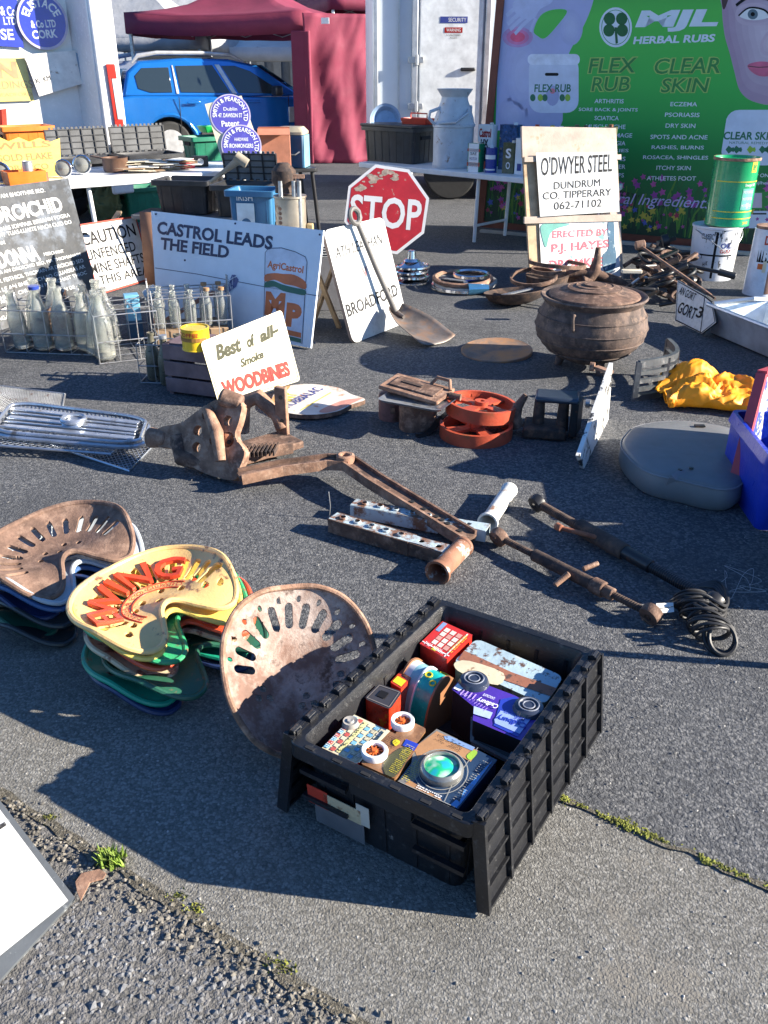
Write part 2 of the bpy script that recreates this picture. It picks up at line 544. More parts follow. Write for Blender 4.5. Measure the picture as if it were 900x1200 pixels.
# ================================================================ SETTING
def ground_mat(name, base, light, stone, dirt=None, bump=1.0, bd=0.004):
    m = bpy.data.materials.new(name); m.use_nodes = True
    nt = m.node_tree; N, L = nt.nodes, nt.links
    p = N['Principled BSDF']; p.inputs['Roughness'].default_value = .92; p.inputs['Specular IOR Level'].default_value = .12
    tc = N.new('ShaderNodeTexCoord')
    def vor(sc, feat='F1'):
        v = N.new('ShaderNodeTexVoronoi'); v.feature = feat; v.inputs['Scale'].default_value = sc
        dn = noi(sc * .9, 2, .5); m_ = N.new('ShaderNodeVectorMath'); m_.operation = 'MULTIPLY_ADD'; m_.inputs[1].default_value = (1.6 / sc,) * 3
        L.new(dn.outputs[1], m_.inputs[0]); L.new(tc.outputs['Object'], m_.inputs[2]); L.new(m_.outputs[0], v.inputs['Vector']); return v
    def noi(sc, d=6, rg=.6):
        v = N.new('ShaderNodeTexNoise'); v.inputs['Scale'].default_value = sc; v.inputs['Detail'].default_value = d; v.inputs['Roughness'].default_value = rg
        L.new(tc.outputs['Object'], v.inputs['Vector']); return v
    def mix(a, b, f, mode='MIX'):
        x = N.new('ShaderNodeMix'); x.data_type = 'RGBA'; x.blend_type = mode
        L.new(f, x.inputs[0]) if not isinstance(f, float) else setattr(x.inputs[0], 'default_value', f)
        for i, v in ((6, a), (7, b)):
            if isinstance(v, tuple): x.inputs[i].default_value = (*v, 1)
            else: L.new(v, x.inputs[i])
        return x.outputs[2]
    def mr(v, a, b, c=0.0, d=1.0):
        x = N.new('ShaderNodeMapRange'); x.inputs[1].default_value = a; x.inputs[2].default_value = b; x.inputs[3].default_value = c; x.inputs[4].default_value = d
        L.new(v, x.inputs[0]); return x.outputs[0]
    v1 = vor(stone); v2 = vor(stone * 2.3)
    sep = N.new('ShaderNodeSeparateColor'); L.new(v1.outputs['Color'], sep.inputs[0])
    c = mix(base, light, mr(sep.outputs[0], .25, 1.0))
    c = mix(c, tuple(x * .5 for x in base), mr(v1.outputs['Distance'], .4, .9, 0, .7))
    big = noi(1.3, 8, .6)
    c = mix(c, tuple(x * .72 for x in base), mr(big.outputs[0], .52, .66, 0, .5))
    fine = noi(55, 4, .7)
    c = mix(c, tuple(x * 1.5 for x in light), mr(fine.outputs[0], .6, .75, 0, .6))
    st_ = noi(.55, 10, .75); c = mix(c, tuple(x * .6 for x in base), mr(st_.outputs[0], .56, .6, 0, .45)); s2 = noi(7, 3, .5); c = mix(c, tuple(x * 1.9 for x in light), mr(s2.outputs[0], .735, .76, 0, .5))
    if dirt:
        dn = noi(3.2, 9, .7)
        c = mix(c, dirt, mr(dn.outputs[0], .55, .63, 0, .75))
    L.new(c, p.inputs['Base Color'])
    add = N.new('ShaderNodeMath'); add.operation = 'MULTIPLY_ADD'
    L.new(v2.outputs['Distance'], add.inputs[0]); add.inputs[1].default_value = -.5
    inv = N.new('ShaderNodeMath'); inv.operation = 'MULTIPLY'; inv.inputs[1].default_value = -1.0
    L.new(v1.outputs['Distance'], inv.inputs[0]); L.new(inv.outputs[0], add.inputs[2])
    a2 = N.new('ShaderNodeMath'); a2.operation = 'MULTIPLY_ADD'; a2.inputs[1].default_value = .8
    L.new(sep.outputs[1], a2.inputs[0]); L.new(add.outputs[0], a2.inputs[2])
    b = N.new('ShaderNodeBump'); b.inputs['Strength'].default_value = bump; b.inputs['Distance'].default_value = bd
    L.new(a2.outputs[0], b.inputs['Height']); L.new(b.outputs[0], p.inputs['Normal'])
    return m
ASPH = ground_mat('asphalt', (.09, .094, .102), (.2, .2, .2), 118, bump=.75, bd=.003)
STRIP = ground_mat('worn pale asphalt', (.16, .155, .142), (.285, .277, .255), 165, dirt=(.2, .185, .16), bump=.6, bd=.003)
PATCH = ground_mat('gritty soil', (.145, .14, .132), (.23, .22, .21), 110, dirt=(.17, .16, .145), bump=.7, bd=.004)
SOIL = ground_mat('dark soil', (.12, .108, .085), (.2, .185, .15), 190, bump=.8)
def sheet(name, pts, z, mat):
    me = bpy.data.meshes.new(name); me.from_pydata([(p[0], p[1], z) for p in pts], [], [tuple(range(len(pts)))])
    me.materials.append(mat); o = bpy.data.objects.new(name, me); COL.objects.link(o); return struct(o)
sheet('ground', [(-90, -30), (90, -30), (90, 130), (-90, 130)], 0, ASPH)
P0 = Vector((-.838, 1.434)); P1 = Vector((-.028, .908)); DV = (P1 - P0).normalized(); NV = Vector((-DV.y, DV.x))
if NV.y < 0: NV = -NV
M0 = Vector((.368, 1.409))
gap = (M0 - P0).dot(NV)
def ragged(base, off, amp, x0=-4.0, x1=4.0, n=220, seed=0):
    out = []
    for i in range(n + 1):
        t = x0 + (x1 - x0) * i / n
        p = base + DV * t + NV * (off + amp * noise.noise(Vector((t * 14, seed, 0))) + amp * .6 * noise.noise(Vector((t * 45, seed, 3))))
        out.append((p.x, p.y))
    return out
low = ragged(P0, 0.0, .007, seed=1); up = ragged(P0, gap, .012, seed=5)
sheet('pavement_strip', low + up[::-1], .004, STRIP)
soil_low = ragged(P0, -.05, .02, seed=9)
sheet('soil_joint', ragged(P0, -.02, .016, seed=9) + ragged(P0, .002, .007, seed=1)[::-1], .006, SOIL)
sheet('soil_joint', ragged(P0, gap - .006, .014, x0=-4, x1=4, seed=5) + ragged(P0, gap + .006, .014, seed=15)[::-1], .0075, SOIL)
far = P0 - NV * 2.5
sheet('gritty_ground', [tuple(far + DV * -4), tuple(far + DV * 4)] + low[::-1], .003, PATCH)

def stones(name, n, fn, s0, s1, mat, z=0.001, flat=.48):
    mb = MB(); rnd = random.Random(n)
    base = [(1, 0, 0), (-1, 0, 0), (0, 1, 0), (0, -1, 0), (0, 0, 1), (.6, .6, .5), (-.6, .6, .5), (-.6, -.6, .5), (.6, -.6, .5)]
    fcs = [(0, 5, 8), (2, 6, 5), (1, 7, 6), (3, 8, 7), (4, 5, 6), (4, 6, 7), (4, 7, 8), (4, 8, 5), (0, 2, 5), (2, 1, 6), (1, 3, 7), (3, 0, 8)]
    for k in range(n):
        p = fn(rnd)
        if p is None: continue
        s = rnd.uniform(s0, s1) * .5; a = rnd.uniform(0, 6.28); ca, sa = math.cos(a), math.sin(a)
        sx = rnd.uniform(.7, 1.35); sz = rnd.uniform(.5, 1.2) * flat; tx = rnd.uniform(-.35, .35)
        vs = []
        for v in base:
            j = 1 + rnd.uniform(-.28, .28)
            x, y, zz = v[0] * s * sx * j, v[1] * s * j, v[2] * s * sz * 1.6 * j + v[0] * tx * s
            vs.append((p[0] + x * ca - y * sa, p[1] + x * sa + y * ca, z + zz))
        mb.add(vs, fcs)
    o = mb.build(name, mat, smooth=False); return struct(o, 'stuff')
GRAV = M('grey gravel', (.15, .152, .158), rough=.9, var=.35, ns=70, bump=.3, bs=300)
def fgrav(r):
    px = r.uniform(-120, 560); py = r.uniform(960, 1330)
    p = at(px, py)
    d = (Vector((p.x, p.y)) - P0).dot(NV)
    if d > -.06: return None
    den = noise.noise(Vector((p.x * 4, p.y * 4, 2)))
    cx, cy = (px - 190) / 190.0, (py - 1130) / 100.0
    pr = 1.05 - math.hypot(cx, cy) * .85 + den * .7
    if r.random() > pr: return None
    return p
g = stones('gravel', 6500, fgrav, .008, .0155, GRAV)
tag(g, 'loose grey gravel in the corner below the pavement joint', 'gravel')
def fgrit(r):
    t = r.uniform(-1.2, 2.2); p = P0 + DV * t + NV * (r.gauss(-.03, .02))
    return (p.x, p.y)
g = stones('joint_rubble', 1700, fgrit, .004, .012, M('brown grit', (.17, .155, .13), rough=.9, var=.5, ns=60, bump=.2), z=.006)
tag(g, 'dark crumbs of grit along the broken pavement joint', 'grit')
def fspeck(r):
    py = 430 + 770 * r.random() ** .8; px = r.uniform(-30, 930)
    return at(px, py)
MOSS = M('moss', (.17, .18, .03), rough=.95, var=.5, ns=60, bump=.6, bs=400, bd=.003)
def fmb(r):
    t = r.uniform(-.05, .75); k_ = noise.noise(Vector((t * 9, 2, 0))) + .5 * noise.noise(Vector((t * 30, 5, 0)))
    if k_ < r.uniform(-.25, .25): return None
    p = M0 + DV * t + NV * (r.gauss(.003, .0035 + .007 * max(0, k_))); return (p.x, p.y)
g = stones('moss_cushions', 2600, fmb, .003, .007, MOSS, z=.007, flat=.7)
tag(g, 'yellow green cushions of moss filling the upper pavement joint', 'moss')
g = stones('loose_grit', 650, fspeck, .003, .007, M('pale grit', (.28, .27, .25), rough=.85, var=.5, ns=40, bump=.2), z=.004)
tag(g, 'tiny pale chips of stone scattered over the asphalt', 'grit')
# moss and grass in the joints
MOSS = M('moss', (.22, .25, .03), rough=.9, var=.45, ns=40, bump=.5, bs=300)
def tufts(name, label, n, fn, h, mat, wd=.0025):
    mb = MB(); r = random.Random(n)
    for k in range(n):
        p = fn(r)
        if p is None: continue
        a = r.uniform(0, 6.28); l = h * r.uniform(.5, 1.2); b = r.uniform(.1, .7) * l
        d = Vector((math.cos(a), math.sin(a))); s = Vector((-d.y, d.x)) * wd
        mb.add([(p[0] - s.x, p[1] - s.y, .003), (p[0] + s.x, p[1] + s.y, .003), (p[0] + d.x * b * .5 + s.x * .7, p[1] + d.y * b * .5 + s.y * .7, l * .65), (p[0] + d.x * b * .5 - s.x * .7, p[1] + d.y * b * .5 - s.y * .7, l * .65), (p[0] + d.x * b, p[1] + d.y * b, l * .95)], [(0, 1, 2, 3), (3, 2, 4)])
    o = mb.build(name, mat, smooth=False); struct(o, 'stuff'); return tag(o, label, 'grass' if 'grass' in name else 'moss')
def fmoss(r):
    t = r.choice([r.gauss(.42, .1), r.gauss(.2, .06), r.uniform(.0, .7), r.gauss(.5, .04)])
    p = M0 + DV * t + NV * r.gauss(.004, .007); return (p.x, p.y)
tufts('moss_line', 'thin yellow green moss growing along the upper pavement joint', 500, fmoss, .006, MOSS)
gr0 = at(131, 1012)
tufts('grass_tuft', 'small tuft of bright green grass in the lower joint', 230, lambda r: (gr0.x + r.gauss(0, .012), gr0.y + r.gauss(0, .009)), .03, M('grass green', (.16, .24, .03), rough=.7, var=.4, ns=60))
def fm2(r):
    c = r.choice([(58, 960), (230, 1068), (207, 1053), (320, 1132), (335, 1138), (120, 1000)]); p = at(*c); return (p.x + r.gauss(0, .009), p.y + r.gauss(0, .007))
tufts('moss_patches', 'small dots of moss scattered along the lower pavement joint', 420, fm2, .009, MOSS)
# scrap of rusty brown leather
mb = MB()
pts = [(90, 1040), (97, 1030), (118, 1025), (126, 1030), (122, 1036), (107, 1040), (103, 1048), (96, 1062), (92, 1052)]
mb.prism([tuple(at(*p)[:2]) for p in pts], .012, .016)
o = mb.build('leather_scrap', RUSTL, bevel=.001); o.data.transform(Matrix.Translation((0, 0, 0)))
tag(o, 'torn piece of brown leather beside the white sign', 'scrap')

# ---------------------------------------------------------------- far buildings
def zD(py, D): return hz(0, D, py)
def pX(px, D, z):  # x of a point seen at column px, at ground distance D and height z
    d = D * math.cos(CP) - (z - CH) * math.sin(CP); return (px - 450) / CF * d
t = thing('warehouse', 'dark slate grey shed closing the yard behind the gazebos', 'building', (-2, 30, 0))
mb = MB().box((0, 3, 2.6), (26, 6, 5.2)); mb.build('wall', M('dark cladding', (.05, .06, .075), rough=.6), t, bevel=.03)
mb = MB(); 
for i in range(52): mb.box((-13 + .25 + i * .5, -.04, 2.6), (.22, .05, 5.1))
struct(mb.build('cladding_rib', M('dark cladding', (.05, .06, .075)), t, smooth=False), 'stuff')
MB().box((0, 3, 5.35), (26.4, 6.6, .25)).build('roof', M('roof grey', (.12, .12, .13)), t, bevel=.02)
x0 = pX(118, 26, 3); x1 = pX(200, 26, 3)
t = thing('white_building', 'bright white rendered building above the grey gazebos', 'building', ((x0 + x1) / 2 - 2, 27, 0))
MB().box((0, 2, 3), (x1 - x0 + 4, 4, 6)).build('wall', M('white render', (.8, .8, .78), rough=.8), t, bevel=.02)
MB().box((0, -.06, 3.12), (x1 - x0 + 4, .12, .09)).build('band_course', M('grey trim', (.2, .2, .2)), t)
MB().box((0, 1.9, 6.1), (x1 - x0 + 4.3, 4.3, .2)).build('roof', M('roof grey', (.12, .12, .13)), t)

# ---------------------------------------------------------------- gazebos
def gazebo(name, label, c, w, d, rz, mat, eave=2.05, peak=3.1, val=.28, group='pop up gazebos', legs=True, wall=None):
    t = thing(name, label, 'gazebo', c, rz, group)
    mb = MB(); n = 12
    # canopy: four sagging faces rising to the peak
    per = []
    for k, (ax, ay, bx, by) in enumerate(((-1, -1, 1, -1), (1, -1, 1, 1), (1, 1, -1, 1), (-1, 1, -1, -1))):
        for i in range(n):
            s_ = i / n; per.append((w / 2 * (ax + (bx - ax) * s_), d / 2 * (ay + (by - ay) * s_), s_))
    rings = 7; ls = []
    for r_ in range(rings):
        q = r_ / (rings - 1)
        ring = []
        for (x, y, s_) in per:
            sag = -.07 * math.sin(PI * s_) * (1 - q) - .16 * math.sin(PI * q) + .02 * noise.noise(Vector((x * 2, y * 2, q * 3)))
            ring.append((x * (1 - q * .995), y * (1 - q * .995), eave + val + (peak - eave - val) * q + sag))
        ls.append(ring)
    low_ = []
    for (x, y, s_) in per: low_.append((x * 1.003, y * 1.003, eave - .04 * math.sin(PI * s_) + .02 * noise.noise(Vector((x * 3, y * 3, 7)))))
    MB().loops(ls, closed_end=False).build('canopy', mat, t, solid=.006)
    MB().loops([low_, ls[0]], closed_end=False).build('valance', mat, t, solid=.005)
    if legs:
        for sx in (-1, 1):
            for sy in (-1, 1):
                MB().box((sx * (w / 2 - .05), sy * (d / 2 - .05), (eave + val) / 2), (.045, .045, eave + val - .02)).build('leg', STEEL, t, bevel=.004)
    b = MB()
    for a_, b_ in (((-1, -1), (1, -1)), ((1, -1), (1, 1)), ((1, 1), (-1, 1)), ((-1, 1), (-1, -1))):
        A = Vector((a_[0] * (w / 2 - .06), a_[1] * (d / 2 - .06), 0)); B = Vector((b_[0] * (w / 2 - .06), b_[1] * (d / 2 - .06), 0))
        for k in range(4):
            p = A.lerp(B, k / 4); q = A.lerp(B, (k + 1) / 4)
            for z0, z1 in ((eave + .02, eave + .22), (eave + .22, eave + .02)):
                b.beam((p.x, p.y, z0), (q.x, q.y, z1), .02, .012)
    b.build('truss', STEEL, t)
    return t
MAR = M('maroon canvas', (.2, .024, .055), rough=.8, var=.08, ns=3, bump=.25, bs=5, bd=.02)
GRYC = M('grey canvas', (.32, .33, .35), rough=.8, var=.1, ns=3, bump=.4, bs=6, bd=.03)
WHC = M('pale canvas', (.62, .62, .6), rough=.8, var=.08, ns=3, bump=.4, bs=6, bd=.03)
# maroon gazebo: near right corner by column 360
cz = 15.0
cr = Vector((pX(361, cz, 1), cz, 0))
tdir = Vector((.966, -.26, 0)).normalized()
L0 = cr - tdir * 3.0
back = Vector((.26, .966, 0))
cen = (cr + L0) / 2 + back * 1.5
mg = gazebo('maroon_gazebo', 'maroon pop up gazebo with sidewall behind the blue car', cen, 3.0, 3.0, math.atan2(tdir.y, tdir.x), MAR, eave=1.83, peak=2.75, val=.3)
# hanging side wall of the gazebo, folds and all
mb = MB(); nx, nz = 60, 34; vs = []
inv = mg.matrix_world.inverted()
mgm = Matrix.Translation(cen) @ Matrix.Rotation(math.atan2(tdir.y, tdir.x), 4, 'Z'); inv = mgm.inverted()
for j in range(nz + 1):
    zz = 2.08 * j / nz
    for i in range(nx + 1):
        s_ = i / nx
        p = cr + Vector((.93, .37, 0)) * (1.75 * s_) + Vector((-.1 + .05, 0, 0))
        fold = .05 * math.sin(s_ * 21 + 2.2 * zz) * (1 - zz / 2.6) + .09 * noise.noise(Vector((s_ * 5 - zz * .9, zz * 1.5, 1))) + .05 * abs(noise.noise(Vector((s_ * 9 - zz * 2.2, zz * 2.2, 4))))
        bul = -.28 * (1 - zz / 2.3) ** 2 * math.sin(PI * min(1, s_ * 1.05))
        q = p + Vector((.37, -.93, 0)) * (fold - bul)
        vs.append(tuple(inv @ Vector((q.x, q.y, zz + .01))))
mb.add(vs, [(j * (nx + 1) + i, j * (nx + 1) + i + 1, (j + 1) * (nx + 1) + i + 1, (j + 1) * (nx + 1) + i) for j in range(nz) for i in range(nx)])
mb.build('side_wall', MAR, mg, solid=.004)
a_ = inv @ cr
MB().box((a_.x - .08, a_.y - .02, .93), (.3, .06, 1.86)).build('leg_cover', MAR, mg, bevel=.02)
a_ = inv @ (cr + Vector((.93, .37, 0)) * .22 + Vector((.1, -.27, 0)))
MB().box((a_.x, a_.y, 1.98), (.12, .01, .08)).build('maker_patch', INKW, mg)
o = gazebo('maroon_gazebo', 'second maroon gazebo, its peak just showing above the sidewall', (pX(455, 20, 2), 20.5, 0), 3.2, 3.2, .3, MAR, eave=2.3, peak=3.6)
gazebo('grey_gazebo', 'grey gazebo with a steep peak behind the white van', (pX(150, 19, 2), 20, 0), 3.4, 3.4, -.1, GRYC, eave=1.66, peak=3.0, val=.25)
gazebo('grey_gazebo', 'smaller grey gazebo peak beside the maroon valance', (pX(205, 23, 2), 23.5, 0), 3.2, 3.2, .1, GRYC, eave=1.75, peak=3.3)
gazebo('pale_gazebo', 'low off white gazebo seen under the maroon canopy', (pX(300, 20, 2), 21.6, 0), 5.0, 3, .0, WHC, eave=1.5, peak=2.2, val=.28)

# ---------------------------------------------------------------- stall behind the bonnet, and its trader
DN = M('dark navy cloth', (.02, .025, .045), rough=.8, bump=.3, bs=30)
st = Vector((pX(332, 18.3, 1), 18.3, 0))
t = thing('stall_table', 'low stall table beside the gazebo pole beyond the bonnet', 'table', st)
MB().box((0, 0, .72), (1.3, .6, .04)).build('tabletop', M('grey board', (.3, .3, .32)), t, bevel=.005)
for sx in (-.6, .6):
    for sy in (-.26, .26): MB().cyl((sx, sy, 0), (sx, sy, .7), .02, n=8).build('leg', BLKM, t)
rn = random.Random(3)
cl = MB()
t = thing('folded_clothes', 'heap of folded blue goods on the far stall table', 'clothes', st + Vector((0, 0, .74)))
for k in range(9):
    MB().box((rn.uniform(-.5, .5), rn.uniform(-.2, .2), .04 + .05 * (k // 3)), (.34, .24, .06), rz=rn.uniform(-.4, .4)).build('folded_piece', [M('blue cloth', (.05, .09, .3)), M('purple cloth', (.12, .06, .25)), DN][k % 3], t, bevel=.02)
def skin_body(name, verts, edges, rad, mat, parent, sub=2, root=0):
    me = bpy.data.meshes.new(name); me.from_pydata(verts, edges, []); me.materials.append(mat)
    o = bpy.data.objects.new(name, me); COL.objects.link(o); o.parent = parent
    md = o.modifiers.new('skin', 'SKIN'); md.use_smooth_shade = True
    if not me.skin_vertices: bpy.context.view_layer.objects.active = o
    for i, r_ in enumerate(rad):
        sv = me.skin_vertices[0].data[i]; sv.radius = (r_, r_ * .8) if not isinstance(r_, tuple) else r_; sv.use_root = (i == root)
    s_ = o.modifiers.new('sub', 'SUBSURF'); s_.levels = sub; s_.render_levels = sub
    return o
pp = Vector((pX(303, 17.6, 1), 17.6, 0))
t = thing('person', 'seated bald man in dark jacket behind the car windscreen', 'person', pp, R(35))
SK = M('skin', (.5, .3, .22), rough=.6, var=.08, bump=0)
SX = [(0, 0, .47), (0, .02, .7), (0, .03, .95), (0, .03, 1.07), (0, 0, 1.14), (.19, .02, .96), (.27, -.03, .72), (.2, -.24, .62), (-.19, .02, .96), (-.27, -.03, .72), (-.2, -.24, .62), (.1, -.02, .45), (.13, -.42, .47), (.13, -.44, .08), (.13, -.56, .05), (-.1, -.02, .45), (-.13, -.42, .47), (-.13, -.44, .08), (-.13, -.56, .05)]
skin_body('body', SX, [(0, 1), (1, 2), (2, 3), (3, 4), (2, 5), (5, 6), (6, 7), (2, 8), (8, 9), (9, 10), (0, 11), (11, 12), (12, 13), (13, 14), (0, 15), (15, 16), (16, 17), (17, 18)], [.17, .17, .18, .07, .06, .08, .055, .04, .08, .055, .04, .1, .08, .05, .04, .1, .08, .05, .04], DN, t)
mb = MB(); mb.lathe([(0, -.13), (.045, -.12), (.07, -.07), (.083, 0), (.08, .06), (.055, .1), (0, .115)], 16, (0, -.01, 1.27)); mb.box((0, -.1, 1.255), (.024, .03, .04)); mb.box((.082, 0, 1.26), (.015, .03, .05)); mb.box((-.082, 0, 1.26), (.015, .03, .05))
mb.build('head', SK, t, bevel=.005)
t2 = thing('folding_chair', 'dark folding chair under the seated man', 'chair', pp, R(35))
MB().box((0, -.05, .38), (.45, .45, .04)).build('seat', DN, t2, bevel=.01)
for sx in (-.2, .2):
    for sy in (-.22, .15): MB().cyl((sx, sy, 0), (sx, sy, .37), .012, n=8).build('leg', BLKM, t2)

# ---------------------------------------------------------------- white van on the left
VW = M('van white paint', (.8, .8, .8), rough=.25, coat=.5, var=.03, bump=0)
def PD(px, D, z=1.4): return Vector((pX(px, D, z), D, 0))
va = PD(-150, 8.35); vb = PD(88, 9.1); vc = PD(112, 8.85); vd = PD(139, 8.98)
t = thing('white_van', 'white van with open rear door hung with enamel signs', 'van', (va + vd) / 2)
def wallpanel(a, b, z0, z1, th, name, mat, bev=.01):
    o_ = (va + vd) / 2
    a = a - o_; b = b - o_
    mb = MB(); mb.beam((a.x, a.y, (z0 + z1) / 2), (b.x, b.y, (z0 + z1) / 2), th, z1 - z0); return mb.build(name, mat, t, bevel=bev)
wallpanel(va, vb, .45, 2.6, .04, 'rear_door', VW)
wallpanel(vb, vc, .45, 2.6, .03, 'door_edge', VW)
wallpanel(vc, vd, .3, 2.6, .05, 'corner_pillar', VW, .02)
o_ = (va + vd) / 2; bx = vd - o_
RD = Vector((vd.x, vd.y, 0)).normalized() + Vector((-.06, 0, 0)); PQ = Vector((-RD.y, RD.x, 0))
MB().prism([(bx.x - .02, bx.y + .04), (bx.x + RD.x * 4, bx.y + RD.y * 4), (bx.x + RD.x * 4 + PQ.x * 1.9, bx.y + RD.y * 4 + PQ.y * 1.9), (bx.x + PQ.x * 1.9, bx.y + PQ.y * 1.9 + .4), (bx.x - .3, bx.y + .15)], .35, 2.58).build('body', VW, t, bevel=.03)
for (wx, wy) in ((-.12, .9), (-.12, 3.0)):
    MB().cyl((bx.x + RD.x * wy + PQ.x * .3, bx.y + RD.y * wy + PQ.y * .3, .33), (bx.x + RD.x * wy + PQ.x * .04, bx.y + RD.y * wy + PQ.y * .04, .33), .33, n=28).build('wheel', M('tyre rubber', (.02, .02, .02), rough=.8), t, bevel=.02)
# tail light: tall lens at the right edge, red above and below, clear in the middle
def pillar_pt(px, py):
    n_ = Vector(((vd - vc).y, -(vd - vc).x, 0)).normalized()
    if n_.y > 0: n_ = -n_
    return hit(px, py, vc + n_ * .03, n_) - o_
for (ya, yb, m_, nm, dx_) in ((75, 92, INKR, 'tail_light', 0), (92, 140, M('smoked lens', (.4, .38, .4), rough=.1), 'reversing_lamp', 4), (140, 151, INKR, 'tail_light', 0), (90, 142, INKR, 'side_marker', 0)):
    w_ = 4 if nm == 'side_marker' else (8 if dx_ else 12)
    pts = [pillar_pt(x0 + (y - 75) * .15 + dx_, y) for x0, y in ((125, ya), (125 + w_ * .8, ya), (125 + w_ * .8, yb), (125, yb))]
    MB().add(pts + [q + Vector((0, -.025, 0)) for q in pts], [(0, 1, 2, 3), (7, 6, 5, 4), (0, 4, 5, 1), (1, 5, 6, 2), (2, 6, 7, 3), (3, 7, 4, 0)]).build(nm, m_, t, bevel=.004)
dn = Vector(((vb - va).y, -(vb - va).x, 0)).normalized()
if dn.y > 0: dn = -dn
DP = (va + dn * .05, dn)
BLU = M('blue enamel', (.04, .06, .42), rough=.22, var=.1, coat=.4, bump=.03, second=((.5, .5, .62), .7, 18, .04))
YEL = M('pale yellow enamel', (.72, .6, .2), rough=.3, var=.08, coat=.3, second=((.4, .2, .1), .73, 14))
g_ = 'enamel signs on the van door'
s = Sign('enamel_sign', 'rectangular blue enamel sign with white words at the left edge of the van', 'sign', [(-60, 50), (28, 56), (18, -12), (-66, -16)], face=BLU, plane=DP, group=g_)
s.ptext('& Co', 1, 18, 19, 19, 11, INKW, .02); s.ptext('LTD', 5, 29, 20, 29, 9, INKW, .02); s.ptext('HOUSE', -35, 46, 17, 47, 13, INKW, .02); s.done()
RIM = M('pale enamel rim', (.5, .45, .6), rough=.3)
s = Sign('enamel_sign', 'round blue enamel sign reading EUSTACE & Co LTD CORK', 'sign', [(24, 53), (76, 53), (76, -3), (24, -3)], face=RIM, back=RUST, plane=(va + dn * .07, dn), group=g_, shape=lambda s_: [(s_.loc(50, 25)[0] + .215 * math.cos(2 * PI * i / 40), s_.loc(50, 25)[1] + .225 * math.sin(2 * PI * i / 40)) for i in range(40)])
cc = s.loc(50, 25)
s.pr.poly([(cc[0] + .195 * math.cos(2 * PI * i / 40), cc[1] + .205 * math.sin(2 * PI * i / 40)) for i in range(40)], BLU, .001, raw=True)
s.pr.arc('EUSTACE', cc, .11, .18, 162, 18, INKW, .03)
s.ptext('& Co LTD', 37, 33, 66, 32, 9, INKW, .03); s.ptext('CORK', 39, 46, 68, 44, 10, INKW, .03); s.done()
s = Sign('enamel_sign', 'yellow enamel sign ending in BUILDINGS under the blue signs', 'sign', [(-60, 121), (40, 118), (29, 68), (-64, 68)], face=YEL, plane=DP, group=g_)
TAN = M('tan ink', (.45, .3, .16), rough=.5)
s.ptext('N', -3, 92, 22, 92, 20, TAN, .05); s.ptext('BUILDINGS', -22, 105, 39, 103, 9, TAN); s.ptext('DUBLIN HEADFORD', -35, 114, 38, 112, 4, TAN); s.done()
FAD = M('faded white paint', (.75, .73, .69), rough=.5, second=((.35, .25, .18), .62, 10, .03))
s = Sign('finger_post_sign', 'faded white pointed road sign leaning across the van door', 'sign', [(46, 113), (98, 98), (88, 59), (28, 64)], face=FAD, back=M('dark metal', (.1, .1, .11)), plane=(va + dn * .1, dn), shape=lambda s_: [s_.loc(46, 113), s_.loc(97, 98), s_.loc(110, 76), s_.loc(88, 59), s_.loc(28, 64)], group='old fingerpost signs')
s.ppoly([(96, 97), (109, 76), (88.5, 61), (90, 70)], M('blue grey paint', (.18, .28, .4), rough=.5))
s.ptext('K', 43, 98, 48, 97, 6, INKG); s.ptext('KM', 52, 96, 60, 94, 6, INKG)
s.done()

